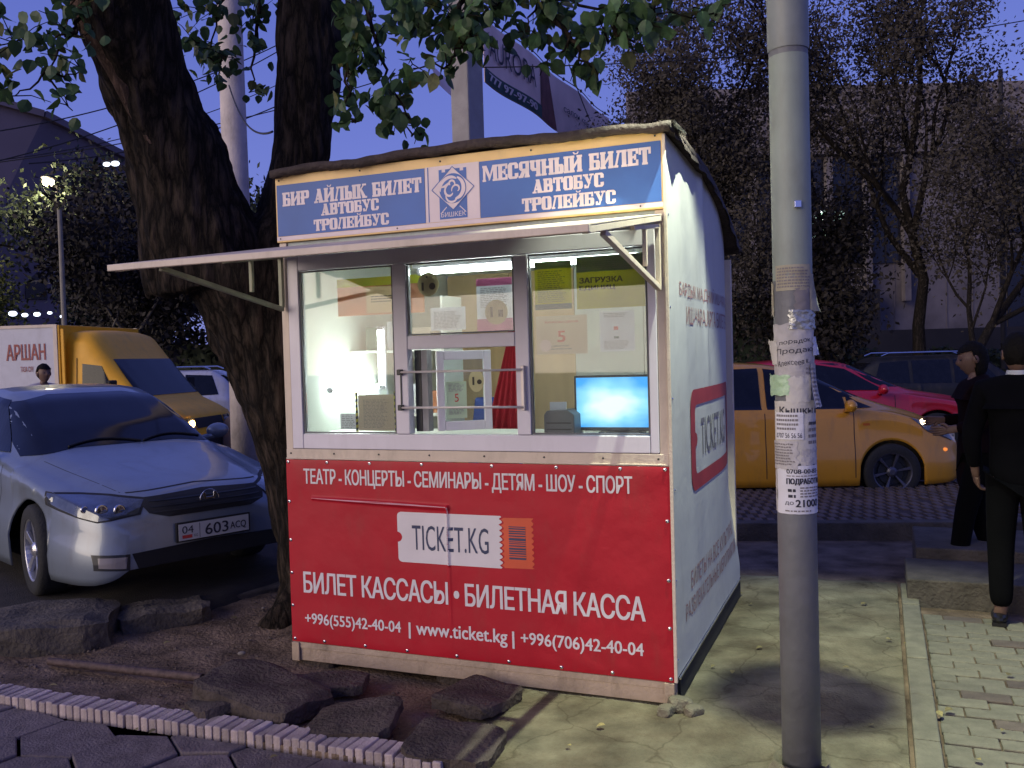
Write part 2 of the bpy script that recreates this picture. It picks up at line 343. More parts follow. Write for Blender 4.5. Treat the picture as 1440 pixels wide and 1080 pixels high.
# stain with its own shape around the pole foot: part of the pad
st = MB()
def blob(mb, cx, cy, rx, ry, seed, zz, n=40):
    pts = []
    for k in range(n):
        a = 2*PI*k/n; r = 1+.25*noise.noise(Vector((math.cos(a)*1.3+seed, math.sin(a)*1.3, 0)))+.06*noise.noise(Vector((math.cos(a)*6+seed, math.sin(a)*6, 0)))
        pts.append(K(cx+rx*r*math.cos(a), cy+ry*r*math.sin(a), zz))
    mb.poly(pts)
# long edging strip between pad and pavers
em = MB()
ek = []
v = -2.6
while v < 1.95:
    L = .5; em1 = MB(); em1.box(2.95, 3.045, v+.004, v+L-.004, -.03, .032+rnd.uniform(-.003, .004), M=MK); ek.append(em1); v += L
edg = bpy.data.objects.new('edging_strip', None); COL.objects.link(edg); edg['kind'] = 'structure'
for e in ek: e.build('edging_stone', M_tile, edg, bevel=.006)
# pavers right of the edging
pv = bpy.data.objects.new('right_pavement', None); COL.objects.link(pv); pv['kind'] = 'structure'
pb = MB(); pb.box(3.05, 9, -4, 1.93, -.04, -.012, M=MK); pb.build('bedding', M_soil, pv)
tb = MB(); tb.box(-.098, .098, -.048, .048, -.05, 0); me_t = None
tmpl = [tb.build('tile', M_tile, pv, bevel=.004), None]
tmpl[1] = tb.build('tile', M_tile2, pv, bevel=.004)
cnt = 0; far = MB(); R2 = random.Random(3)
cells = []
for j in range(-22, 19):
    for i in range(0, 14):
        u = 3.16+i*.203+(.1 if j % 2 else 0); v = j*.103+.02
        if v > 1.86: continue
        p = K(u, v); d = p-CAM; zc = d.dot(cF)
        if zc < .5: continue
        px = 720+FOC*d.dot(cR)/zc; py = 540-FOC*d.dot(cU)/zc
        if px > 1520 or py > 1130 or px < 1200: continue
        cells.append((p.length, u, v))
cells.sort()
first = [True, True]
HT = []
for j in range(-23, 18, 2):
    v = j*.103+.02; HT.append((3.107, v))
for u, v in HT:
    if v > 1.86 or v < -1.4: continue
    o = tmpl[0].copy(); COL.objects.link(o); o.matrix_local = MK @ Matrix.Translation((u, v, R2.uniform(-.002, .002))) @ Matrix.Scale(.50, 4, (1, 0, 0))
for _, u, v in cells[:270]:
    k = 1 if R2.random() < .13 else 0
    if first[k]: o = tmpl[k]; first[k] = False
    else: o = tmpl[k].copy(); COL.objects.link(o)
    o.matrix_local = MK @ Matrix.Translation((u, v, R2.uniform(-.005, .004))) @ Matrix.Rotation(R2.uniform(-.02, .02), 4, 'Z') @ Matrix.Rotation(R2.uniform(-.025, .025), 4, 'X')
rest = MB()
for _, u, v in cells[270:]: rest.box(u-.098, u+.098, v-.048, v+.048, -.04, 0, M=MK)
if cells[270:]: tag(rest.build('tile', M_tile, pv), kind='stuff')
# near pavement of broken hexagonal stones, left
hp = bpy.data.objects.new('front_pavement', None); COL.objects.link(hp); hp['kind'] = 'structure'
hb = MB(); hb.box(-4.5, 1.4, -4.4, -.87, -.05, -.018, M=MK); hb.build('bedding', M_soil, hp)
hx = .215; ha = hx*math.sqrt(3)
def jit(x, y): return Vector((x+.028*noise.noise(Vector((x*7, y*7, 1))), y+.028*noise.noise(Vector((x*7, y*7, 9))), 0))
RH = Matrix.Rotation(.35, 4, 'Z')
for i in range(-14, 8):
    for j in range(-12, 6):
        cx = i*1.5*hx*2*.5*1.0*2/2*1.0*1.0; cx = i*1.5*hx; cy = j*ha+(ha/2 if i % 2 else 0)
        c = RH @ Vector((cx, cy, 0)); c += Vector((-1.2, -1.6, 0))
        if c.y > -.86 or c.y < -2.6 or c.x < -3.2 or c.x > 1.30: continue
        p = K(c.x, c.y); d = p-CAM
        zc = d.dot(cF); px = 720+FOC*d.dot(cR)/zc; py = 540-FOC*d.dot(cU)/zc
        if px < -150 or px > 900 or py > 1230: continue
        pts = []
        for k in range(6):
            a = PI/3*k; q = RH @ Vector((cx+hx*math.cos(a), cy+hx*math.sin(a), 0)); q += Vector((-1.2, -1.6, 0)); q = jit(q.x, q.y); q.y = min(q.y, -.935)
            pts.append(q)
        cc_ = sum(pts, Vector((0, 0, 0)))/6; pts = [cc_+(q-cc_)*.965 for q in pts]; h = .004+rnd.uniform(-.006, .006)
        if max(q.y for q in pts)-min(q.y for q in pts) < .03: continue
        mbh = MB(); tilt = Vector((rnd.uniform(-.02, .02), rnd.uniform(-.02, .02)))
        top = [K(q.x, q.y, h+(q.x-c.x)*tilt.x+(q.y-c.y)*tilt.y) for q in pts]
        mbh.prism(top, (0, 0, -.06)); mbh.build('stone', M_stone, hp, bevel=.006)
# ribbed kerb
kp = bpy.data.objects.new('kerb', None); COL.objects.link(kp); kp['kind'] = 'structure'
kb = MB(); kb.box(-2.9, 1.33, -.905, -.81, -.05, .012, M=MK); kb.build('kerb_core', M_soil, kp)
rb = MB(); rb.box(-.0185, .0185, -.062, .062, -.05, .045); r0 = rb.build('kerb_brick', M_kerb, kp, bevel=.005); fst = True
x = -1.9
while x < 1.32:
    o = r0 if fst else r0.copy()
    if not fst: COL.objects.link(o)
    fst = False
    o.matrix_local = MK @ Matrix.Translation((x, -.855+.012*math.sin(x*2), .0+rnd.uniform(-.007, .004))) @ Matrix.Rotation(rnd.uniform(-.07, .07), 4, 'Z') @ Matrix.Rotation(rnd.uniform(-.04, .04), 4, 'Y')
    x += .0425+rnd.uniform(-.0015, .0015)
# raised parking lot on the left with rough edge
lot = MB(); edge = [(-9, 4.6), (-3.6, 4.95), (-2.7, 5.22), (-2.3, 5.45), (-1.9, 5.85), (-1.6, 6.4), (-1.0, 7.4), (-.4, 8.4), (.8, 9.6)]
ed = []
for a, b in zip(edge, edge[1:]):
    for k in range(8):
        t = k/8; ed.append((a[0]+(b[0]-a[0])*t+.03*noise.noise(Vector((a[0]+t*3, t*5, 0))), a[1]+(b[1]-a[1])*t+.03*noise.noise(Vector((t*7, a[1], 0)))))
ed.append(edge[-1])
vs = []; n = len(ed)
for x, y in ed: vs.append((x, y, -.04))
for x, y in ed: vs.append((x-.02, y+.04, .05))
for x, y in ed: vs.append((x-.05, y+.12, .068))
for x, y in ed: vs.append((x-.3, max(y+.5, 0), .07))
for i, (x, y) in enumerate(ed): vs.append((-14+13*i/n, 11.0, .07))
lot.add(vs, [(r*n+i, r*n+i+1, (r+1)*n+i+1, (r+1)*n+i) for r in range(4) for i in range(n-1)])
struct('parking_lot', lot, M_asph, smooth=True)
# thin old concrete strip in the bed
ob = MB(); a = K(-1.75, -.35, 0); b = Vector((-1.2, 6.75, 0)); ob.bar((a.x, a.y, -.01), (b.x, b.y, -.01), .16, .07)
tag(ob.build('concrete_strip', M_oldc, bevel=.01), 'low concrete strip half buried in the soil left of the ticket booth', 'kerb strip')
# rough concrete block far left
def rock(name, size, c, seed, m, rz=0, sub=3, amp=.12, tilt=(0, 0)):
    bm = bmesh.new()
    if max(size) < .2:
        bmesh.ops.create_icosphere(bm, subdivisions=3, radius=.55); amp *= .7
        for v in bm.verts: v.co = Vector([max(-.42, min(.42, c)) for c in v.co])
    else:
        bmesh.ops.create_cube(bm, size=1)
    if max(size) >= .2: bmesh.ops.bevel(bm, geom=list(bm.edges), offset=.10, segments=1, affect='EDGES', profile=.5)
    if max(size) >= .2: bmesh.ops.subdivide_edges(bm, edges=bm.edges, cuts=sub, use_grid_fill=True)
    bmesh.ops.triangulate(bm, faces=[f for f in bm.faces if len(f.verts) > 4])
    for v in bm.verts:
        p = Vector((v.co.x*size[0], v.co.y*size[1], v.co.z*size[2]))
        k = amp*min(size)
        p += Vector((noise.noise(p*5+Vector((seed, 0, 0))), noise.noise(p*5+Vector((0, seed, 0))), noise.noise(p*5+Vector((0, 0, seed)))))*k
        p += Vector((noise.noise(p*22), noise.noise(p*22+Vector((5, 0, 0))), noise.noise(p*22+Vector((0, 5, 0)))))*k*.3
        v.co = p
    me = bpy.data.meshes.new(name); bm.to_mesh(me); bm.free(); me.materials.append(m)
    o = link(name, me); o.location = c; o.rotation_euler = (tilt[0], tilt[1], rz); return o
tag(rock('concrete_block', (1.25, .62, .20), (-3.0, 5.15, .05), 3, M_oldc, .28, 8, .15), 'large rough concrete block lying in front of the silver car', 'concrete block')
tag(rock('concrete_lump', (.5, .4, .12), (-2.2, 5.55, .02), 8, M_oldc, .5, 7, .28), 'crumbling concrete lump at the edge of the parking lot beside the big block', 'concrete lump')
# broken asphalt slabs under the booth front
SL = [((500, 1018), .36, .30, .055, .25, (.07, -.09), 'cracked asphalt slab tilted toward the ribbed kerb, middle of the row'),
      ((640, 1052), .36, .30, .06, .05, (.06, .05), 'cracked asphalt slab beside the lit concrete, nearest to the kerb'),
      ((672, 985), .30, .34, .06, -.15, (-.02, .04), 'asphalt slab lying under the red booth front, right end of the row'),
      ((370, 985), .62, .36, .10, -.2, (.03, .08), 'big lumpy asphalt slab left of the other slabs beside the kerb'),
      ((455, 965), .40, .2, .05, .4, (.02, .02), 'flat dark asphalt piece close under the left end of the booth'),
      ((300, 995), .26, .2, .05, -.6, (.1, -.1), 'small asphalt piece leaning on the ribbed kerb near the pipe end')]
for k, ((px, py), w, d_, h, rz, tl, lb) in enumerate(SL):
    dd = ray(px, py); p = CAM+dd*((.03-EYE)/dd.z)
    tag(rock('asphalt_slab', (w, d_, h), (p.x, p.y, .028+h*.25), 20+k*3, M_slab, rz-TH, 5, .35, tl), lb, 'asphalt slab', 'broken asphalt slabs in front of the booth')
# rusty pipe
pp = MB(); p0 = at(70, 932, 4.72); p1 = at(285, 966, 4.33); p0.z = .02; p1.z = .045
prof = [(p0+(p1-p0)*t) for t in (0, .25, .5, .75, 1)]; pp.tube(prof, .021, 14, cap=False, nz=.1)
pp.tube([p1, p1-(p1-p0)*.1], .016, 12, mi=1); tag(pp.build('pipe', [mat('rusty pipe steel', (.09, .06, .055), .7, metal=.4, var=.35, scale=20, bump=.5), M_black], smooth=True), 'rusty steel pipe lying on the soil behind the kerb', 'pipe')
# pebbles, litter
for k, (px, py, r, lb) in enumerate([(340, 921, .022, 'pale round pebble on the soil left of the booth'), (300, 1000, .014, 'small brown stone beside the asphalt piece'), (370, 780+76, .012, 'tiny pebble in the dirt left of the red banner')]):
    dd = ray(px, py); p = CAM+dd*((0-EYE)/dd.z)
    mbp = MB(); mbp.ell((p.x, p.y, r*.4), (r, r*.75, r*.5), 12, 8); tag(mbp.build('pebble', mat('pebble stone', (.22, .19, .16), .9), smooth=True), lb, 'pebble', 'pebbles on the soil')
# mortar rubble at the booth corner
for k, (u, v, s_, lb) in enumerate([(2.03, -.03, .10, 'chunk of pale mortar propping the right front corner of the booth'), (2.09, -.06, .07, 'small mortar chunk outside the booth corner'), (1.98, -.10, .075, 'flat mortar chip in front of the booth corner')]):
    p = K(u, v, s_*.28); tag(rock('rubble', (s_*1.3, s_, s_*.75), p, 80+k, M_conc, .5*k, 3, .35), lb, 'rubble', 'mortar rubble at the booth corner')
# support blocks under the booth
for k, (u, v, lb) in enumerate([(.12, .1, 'dark wooden block under the left front corner of the booth'), (1.86, .1, 'dark block hidden under the right front corner of the booth'), (.9, .12, 'dark brick under the middle of the booth front')]):
    p = K(u, v, -.01); tag(rock('support_block', (.2, .16, .09), p, 90+k, M_slab, -TH, 2, .06), lb, 'block', 'blocks under the booth')
# fallen leaves: one sparse scatter, each a separate small leaf object
def leafmesh(name, m, curl=.25):
    mb = MB(); o = [(0, -.5), (.28, -.38), (.44, -.08), (.34, .22), (.0, .58), (-.34, .22), (-.44, -.08), (-.28, -.38)]
    vs = [(x, y, curl*abs(x)-.15*curl*y*y*4) for x, y in o]+[(0, -.1, 0), (0, .25, -.03)]
    mb.add(vs, [(8, 0, 1), (8, 1, 2), (8, 2, 3), (8, 3, 9), (9, 3, 4), (9, 4, 5), (8, 9, 5), (8, 5, 6), (8, 6, 7), (8, 7, 0)])
    me = bpy.data.meshes.new(name); me.from_pydata(mb.v, [], mb.f); me.materials.append(m); return me
LM = [leafmesh('leaf', M_leaf, .3), leafmesh('leaf', M_leaf2, .2), leafmesh('leaf', M_leaf, -.2)]
M_dead = mat('fallen leaf', (.22, .18, .07), .8, var=.4, scale=9, objrand=.4)
dm = leafmesh('fallen_leaf', M_dead, .35)
for k, (px, py, lb) in enumerate([(165, 932, 'at the left end of the rusty pipe'), (100, 930, 'beyond the rusty pipe at the far left'), (275, 993, 'just behind the ribbed kerb near the asphalt pieces'), (322, 1008, 'beside the ribbed kerb under the lumpy slab'), (75, 965, 'in the corner left of the rusty pipe'), (190, 1028, 'on the grey paving in front of the kerb'), (385, 1066, 'alone on the paving nearest the bottom edge'), (215, 1030, 'touching the foot of the ribbed kerb'), (800, 1050, 'on the lit pad in front of the booth'), (845, 1022, 'on the lit pad closer to the booth beam'), (1003, 938, 'beside the mortar rubble at the booth corner'), (1068, 912, 'on the lit pad between booth corner and pole'), (1030, 946, 'just right of the mortar rubble'), (1250, 900, 'in the shade patch right of the pole'), (1320, 1005, 'on the pavers, the upper of two close together'), (1335, 1000, 'on the pavers, the lower of two close together'), (1410, 1028, 'on the pavers near the right edge of the photo'), (1190, 940, 'right beside the pole on the pad'), (1275, 905, 'against the long edging stones'), (1375, 1070, 'at the very bottom right on the pavers'), (255, 1000, 'behind the kerb beside a small stone'), (310, 1012, 'on the kerb crest near the slabs'), (1420, 950, 'on the pavers in front of the standing man'), (1225, 1020, 'on the pad near the bottom edge right of the pole'), (150, 880, 'on the soil in front of the big concrete block'), (235, 905, 'on the soil between block and booth'), (330, 870, 'on the soil near the old concrete strip'), (1100, 870, 'at the dark end of the pad behind the pole'), (1215, 850, 'at the dark end of the pad near the step'), (1040, 835, 'by the booth side skid at its far end'), (1055, 850, 'a little right of the booth side skid')]):
    dd = ray(px, py); p = CAM+dd*((.012-EYE)/dd.z)
    o = link('fallen_leaf', dm); s_ = rnd.uniform(.022, .042); o.matrix_world = Matrix.Translation((p.x, p.y, .018)) @ Matrix.Rotation(rnd.uniform(0, 6), 4, 'Z') @ Matrix.Rotation(rnd.uniform(-.3, .3), 4, 'X') @ Matrix.Scale(s_, 4)
    tag(o, 'yellowed fallen leaf '+lb, 'leaf', 'fallen leaves on the ground')
# dirt specks and gravel on the soil: uncountable
gv = MB(); R4 = random.Random(11)
for k in range(5200):
    u = R4.uniform(-3.2, 1.4); v = R4.uniform(-.8, 1.4)
    if 0 < u < 1.2 and v > 0: continue
    p = K(u, v); r = R4.uniform(.002, .008)*(1 if R4.random() < .9 else 1.9); z = soil_z(p.x, p.y)+r*.3
    a = R4.uniform(0, 6); c, s_ = math.cos(a)*r, math.sin(a)*r
    gv.add([(p.x+c, p.y+s_, z), (p.x-s_, p.y+c, z+r*.3), (p.x-c, p.y-s_, z), (p.x+s_, p.y-c, z-r*.2), (p.x, p.y, z+r*.8)], [(0, 1, 4), (1, 2, 4), (2, 3, 4), (3, 0, 4)])
tag(gv.build('gravel', mat('gravel bits', (.12, .09, .07), .9, var=.7, scale=30), fix=False), 'dirt crumbs and gravel scattered over the soil', kind='stuff')
# raised step slab at the right, raised walkway with ribbed paving behind
sp = MB(); sp.box(2.98, 7.5, 2.02, 2.62, -.05, .15, M=MK); tag(sp.build('step', M_oldc, bevel=.01), 'low dark concrete step behind the two people', 'step'); 
sp = MB(); sp.box(3.05, 7.5, 2.63, 3.4, -.05, .22, M=MK); tag(sp.build('step', M_oldc, bevel=.01), 'upper dark concrete step farther back under the walkers', 'step')
wk = MB(); wk.box(-2, 14, 7.75, 10.1, -.15, .095, M=MR); walk = struct('walkway', wk, mat('reddish walkway', (.045, .030, .024), .85, var=.2, bump=.3))
kb2 = MB(); kb2.box(-2, 14, 7.60, 7.74, -.15, .13, M=MR); kb2.box(-2, 14, 10.11, 10.15, -.15, .10, M=MR); struct('walkway_kerb', kb2, M_oldc, bevel=.01)
rbm = MB(); x = 1.0
rib = []
for j in range(12):
    for i in range(64):
        xx = .9+i*.1+(.05 if j % 2 else 0); yy = 7.8+j*.19
        if R4.random() < .02: continue
        rib.append((xx, yy))
for xx, yy in rib: rbm.box(xx, xx+.055, yy, yy+.165, .094, .108+R4.uniform(-.002, .003), M=MR)
tag(rbm.build('ribbed_tile', mat('pinkish ribbed tile', (.11, .082, .07), .8, var=.3, scale=4), walk, fix=False), kind='stuff')
# ================================================================ ticket booth
B = thing('ticket_booth', 'small red and white ticket booth with lit windows and blue bus ticket sign on top', 'ticket booth', MK)
def part(name, mb, m, parent=B, **k): return mb.build(name, m, parent, **k)
# base
b = MB(); b.box(.0, 2.0, .0, .05, .012, .108); b.box(.0, 2.0, -.006, .0, .078, .108); part('base_beam', b, M_beam, bevel=.004)
for u_ in (0, 1.955): b = MB(); b.box(u_, u_+.045, -.016, -.007, .012, .108); part('beam_end_plate', b, M_beam, bevel=.003)
b = MB(); b.box(1.945, 2.012, .055, 1.9, .01, .12); part('side_skid', b, M_black)
b = MB(); b.box(.003, 1.94, .055, 1.9, .05, .11); part('floor', b, M_dark)
# corner posts
for (u, v, h) in ((0, 0, 2.17), (1.958, 0, 2.17), (0, 1.86, 2.12), (1.955, 1.86, 2.12)):
    b = MB(); b.box(u, u+.042, v+.001, v+.044, .112, h); part('corner_post', b, M_cream, bevel=.003)
# left, back walls, inside lining
b = MB(); b.box(.0, .03, .047, 1.857, .112, 2.46); part('left_wall', b, M_cream)
b = MB(); b.box(.045, 1.95, 1.87, 1.90, .112, 2.12); part('back_wall', b, M_cream)
b = MB(); b.box(.031, .042, .06, 1.85, .12, 2.2); part('inner_lining', b, M_int)
b = MB(); b.box(1.90, 1.925, .06, 1.85, .12, 2.2); part('inner_lining', b, M_int)
for k in range(4):
    x = .05+k*.465
    b = MB(); b.box(x, x+.461, 1.845, 1.86, .12, 2.2); part('tan_panel', b, M_tan if k in (0, 1) else M_int)
b = MB(); b.box(.03, 1.95, .05, 1.86, 2.13, 2.15); part('ceiling', b, M_int)
# front: red banner on a backing board
b = MB(); b.box(.044, 1.956, .004, .03, .11, 1.052); part('front_board', b, M_cream)
def bz(u, z):   # banner surface offset: shallow ripples, a long crease and a vertical fold
    d = .012+.003*noise.noise(Vector((u*2.2, z*2.2, 4)))+.0018*noise.noise(Vector((u*7, z*7, 1)))
    if .15 < u < .93:
        t = (u-.15)/.78; zc = .862-.022*t; wd = .006+.004*t; d += .016*math.sin(PI*min(t*.55+.2, 1))*math.exp(-((z-zc)/wd)**2)
    if .56 < z < .85: d += .010*math.exp(-((u-.924)/.006)**2)
    elif z <= .56: d += .004*math.exp(-((u-.924)/.008)**2)*min(1, max(0, (z-.12)/.3))
    if z < .3: d += .004*noise.noise(Vector(((u+z)*9, z*4, 8)))*(1-z/.3)
    e = min(u, 2-u, (z-.11)*1.5, (1.058-z)*1.5)
    return d+.004*(1-math.exp(-max(e, 0)/.03))-.004
b = MB(); nu, nv = 500, 190
us = [.001+1.998*i/nu for i in range(nu+1)]; zs = [.112+.946*j/nv for j in range(nv+1)]
b.v = [(u, -bz(u, z), z) for z in zs for u in us]; b.f = [(j*(nu+1)+i, j*(nu+1)+i+1, (j+1)*(nu+1)+i+1, (j+1)*(nu+1)+i) for j in range(nv) for i in range(nu)]; b.m = [0]*len(b.f)
ban = part('red_banner', b, M_red, smooth=True, fix=False)
def bf(off): return lambda u, z: (u, -bz(u, z)-off, z)
def lettering(parent, rows, m, fn):
    for r in rows:
        b = MB(); puttext(b, *r[:5], fn, bold=r[5] if len(r) > 5 else .02, space=r[6] if len(r) > 6 else 1)
        b.build('lettering', m, parent, fix=False)
lettering(ban, [('ТЕАТР - КОНЦЕРТЫ - СЕМИНАРЫ - ДЕТЯМ - ШОУ - СПОРТ', .11, 1.832, .92, 1.013, .018, .95)], M_print, bf(.0016))
lettering(ban, [('БИЛЕТ КАССАСЫ • БИЛЕТНАЯ КАССА', .088, 1.877, .372, .482, .022, .92)], M_print, bf(.0016))
lettering(ban, [('+996(555)42-40-04', .09, .648, .196, .268, .02), ('|', .694, .702, .190, .268, .02), ('www.ticket.kg', .735, 1.215, .192, .277, .02), ('|', 1.242, 1.25, .192, .272, .02), ('+996(706)42-40-04', 1.285, 1.866, .200, .274, .02)], M_print, bf(.0016))
M_fold = mat('whitened vinyl fold', (.62, .34, .38), .5)
for A_, w_ in ((((.155, .8625), (.35, .857), (.55, .852), (.75, .8475), (.926, .8425)), (.0005, .0035, .005, .004, .002)), (((.9255, .8435), (.9245, .80), (.9235, .72), (.9225, .63), (.922, .57)), (.003, .004, .002, .0015, .0005))):
    P_ = []
    for (a_, c_), (d_, e_) in zip(A_, A_[1:]):
        for q in range(12): P_.append((a_+(d_-a_)*q/12, c_+(e_-c_)*q/12))
    P_.append(A_[-1]); N_ = len(P_); W_ = [np.interp(q/(N_-1)*4, range(5), w_) for q in range(N_)]; hz = A_[0][1] != A_[-1][1] and abs(A_[0][0]-A_[-1][0]) < .01
    b = MB(); vs = [bf(.0009)(p[0]+(w if hz else 0), p[1]+(0 if hz else w)) for p, w in zip(P_, W_)]+[bf(.0009)(p[0]-(w*.4 if hz else 0), p[1]-(0 if hz else w*.4)) for p, w in zip(P_, W_)]
    b.add(vs, [(i, i+1, N_+i+1, N_+i) for i in range(N_-1)]); b.build('fold', M_fold, ban, fix=False)
# ticket graphic
def ring(fn, pts, off): return [fn(p[0], p[1]) for p in pts]
def ticket_outline(x0, x1, z0, z1, r=.02, notch=.025):
    P = []
    for cx, cz, a0 in ((x0+r, z0+r, 180),): 
        for k in range(5): a = math.radians(a0+k*22.5); P.append((cx+r*math.cos(a), cz+r*math.sin(a)))
    n = 9; P.append((x1-.008, z0))
    for k in range(n):
        za = z0+(z1-z0)*(k+.15)/n; zb = z0+(z1-z0)*(k+.5)/n; zc = z0+(z1-z0)*(k+.85)/n
        P += [(x1, za), (x1-.018, zb), (x1, zc)]
    P.append((x1-.008, z1))
    for k in range(5): a = math.radians(90+k*22.5); P.append((x0+r+r*math.cos(a), z1-r+r*math.sin(a)))
    zc = (z0+z1)/2
    for k in range(7): a = math.radians(90-k*30); P.append((x0+notch*math.cos(a), zc+notch*math.sin(a)))
    return P
b = MB(); o = ticket_outline(.648, 1.204, .565, .812)
# fill as horizontal slices so the print follows the vinyl
def slices(mb, poly, fn, nz=48, nx=30, mi=0):
    zmin = min(p[1] for p in poly); zmax = max(p[1] for p in poly)
    rows = []
    for j in range(nz+1):
        z = zmin+(zmax-zmin)*(j+.001)/(nz+.002); xs = []
        for (xa, za), (xb, zb) in zip(poly, poly[1:]+poly[:1]):
            if (za <= z) != (zb <= z): xs.append(xa+(xb-xa)*(z-za)/(zb-za))
        xs.sort(); rows.append((z, xs[0], xs[-1]))
    vs = []; 
    for z, a, c in rows: vs += [fn(a+(c-a)*i/nx, z) for i in range(nx+1)]
    mb.add(vs, [(j*(nx+1)+i, j*(nx+1)+i+1, (j+1)*(nx+1)+i+1, (j+1)*(nx+1)+i) for j in range(nz) for i in range(nx)], mi)
slices(b, o, bf(.0014), nx=140)
tk = part('ticket_graphic', b, M_print, parent=ban, fix=False)
b = MB(); puttext(b, 'TICKET.KG', .728, 1.134, .628, .75, bf(.0030), bold=.0, space=1.02); part('ticket_lettering', b, M_navy, parent=ban, fix=False)
b = MB()
P = [(1.208, .568)]
for k in range(9):
    za = .568+.24*(k+.15)/9; P += [(1.362, za), (1.350, za+.24*.35/9), (1.362, za+.24*.7/9)]
P += [(1.362, .808)]
for k in range(9):
    za = .808-.24*(k+.15)/9; P += [(1.213, za), (1.198, za-.24*.35/9), (1.213, za-.24*.7/9)]
slices(b, P, bf(.0014), nz=60, nx=10); part('ticket_stub', b, M_orange, parent=ban, fix=False)
b = MB(); z = .612
rb_ = random.Random(5)
while z < .765:
    h = rb_.choice([.004, .006, .009, .012]); b.poly([bf(.003)(1.238, z), bf(.003)(1.322, z), bf(.003)(1.322, z+h), bf(.003)(1.238, z+h)]); z += h+rb_.choice([.004, .006])
part('barcode', b, M_navy, parent=ban, fix=False)
gro = [(u, 1.045) for u in (.015, .25, .50, .79, 1.16, 1.48, 1.78, 1.98)]+[(u, .127) for u in (.02, .2, .44, .68, .95, 1.22, 1.48, 1.72, 1.985)]+[(.014, z) for z in (.3, .47, .64, .84)]+[(1.985, z) for z in (.35, .56, .82)]
g0 = None
for u, z in gro:
    if g0 is None:
        b = MB(); b.lathe([(.003, .003), (.007, .004), (.0085, .002), (.009, 0)], (0, 0, 0), (0, -1, 0), 12); b.lathe([(0.0001, .005), (.0035, .004), (.0035, 0)], (0, 0, 0), (0, -1, 0), 10); g0 = b.build('grommet', M_chrome, ban, smooth=True); o = g0
    else: o = g0.copy(); COL.objects.link(o)
    o.location = (u, -bz(u, z)-.0005, z)
# sill rail and window wall
b = MB(); b.box(.002, 1.998, -.004, .045, 1.06, 1.112); b.box(.002, 1.998, -.010, -.0045, 1.06, 1.068); part('sill_rail', b, M_cream, bevel=.003)
for u in (.03, .29, .55, .83, 1.12, 1.42, 1.70, 1.95):
    b = MB(); b.lathe([(.0001, .004), (.004, .0035), (.005, 0)], (u, -.0045, 1.09), (0, -1, 0), 8); part('screw', b, M_dark)
F = .014
def frame(x0, x1, z0, z1, y0=-.004, y1=.05, name='window_frame', bev=.004):
    b = MB(); b.box(x0, x1, y0, y1, z0, z1); return part(name, b, M_alu, bevel=bev)
# thick outer and dividing profiles
frame(.044, .108, 1.114, 2.095); frame(1.918, 1.956, 1.114, 2.095)
frame(.110, 1.916, 1.114, 1.190); frame(.110, 1.916, 2.022, 2.095)
frame(.655, .728, 1.192, 2.020); frame(1.292, 1.360, 1.192, 2.020); frame(.730, 1.290, 1.603, 1.668)
# beads with shadow gaps round each opening
M_bead = mat('grey gasket', (.12, .12, .13), .6)
ops = [(.110, .653, 1.192, 2.020), (.730, 1.290, 1.670, 2.020), (1.362, 1.916, 1.192, 2.020)]
for x0, x1, z0, z1 in ops:
    b = MB(); t = .008
    b.box(x0+.001, x1-.001, .006, .018, z0+.001, z0+t); b.box(x0+.001, x1-.001, .006, .018, z1-t, z1-.001)
    b.box(x0+.001, x0+t, .006, .018, z0+t+.001, z1-t-.001); b.box(x1-t, x1-.001, .006, .018, z0+t+.001, z1-t-.001)
    part('glazing_bead', b, M_bead)
    b = MB(); b.box(x0+t, x1-t, .020, .025, z0+t, z1-t); part('window_pane', b, M_glass)
# service opening: guard bars and hinged sash swung inward
for z in (1.494, 1.322):
    b = MB(); b.cyl((.686, -.028, z), (1.338, -.028, z), .0055, 10); part('guard_bar', b, M_steel, smooth=True)
b = MB(); b.box(1.318, 1.342, -.012, -.005, 1.305, 1.512); b.box(1.338, 1.343, -.034, -.0125, 1.305, 1.512); part('bar_bracket', b, M_steel, bevel=.002)
for z in (1.494, 1.322):
    b = MB(); b.box(.680, .704, -.034, -.005, z-.014, z+.014); part('bar_socket', b, M_dark, bevel=.004)
b = MB(); b.box(.686, .692, -.009, -.005, 1.336, 1.480); part('bar_plate', b, M_dark)
sash = bpy.data.objects.new('open_sash', None); COL.objects.link(sash); sash.parent = B; sash.matrix_local = Matrix.Translation((.845, .075, 1.200)) @ Matrix.Rotation(math.radians(34), 4, 'Z')
b = MB(); w_, h_ = .27, .392
b.box(0, .036, 0, .04, 0, h_); b.box(w_-.036, w_, 0, .04, 0, h_); b.box(.037, w_-.037, 0, .04, 0, .045); b.box(.037, w_-.037, 0, .04, h_-.045, h_); b.build('sash_frame', M_alu, sash, bevel=.004)
b = MB(); b.box(.036, w_-.036, .014, .019, .045, h_-.045); b.build('sash_pane', M_glass, sash)
b = MB(); b.box(.732, .765, .06, .11, 1.2, 1.6); part('sash_jamb', b, M_dark); b = MB(); b.box(.768, .80, .06, .11, 1.2, 1.6); part('sash_jamb', b, mat('grey sash jamb', (.25, .25, .26), .5))
# fascia between window and sign
b = MB(); b.box(.044, 1.956, .012, .045, 2.097, 2.17); part('fascia_strip', b, mat('green grey fascia', (.40, .46, .44), .5, dirt=.4))
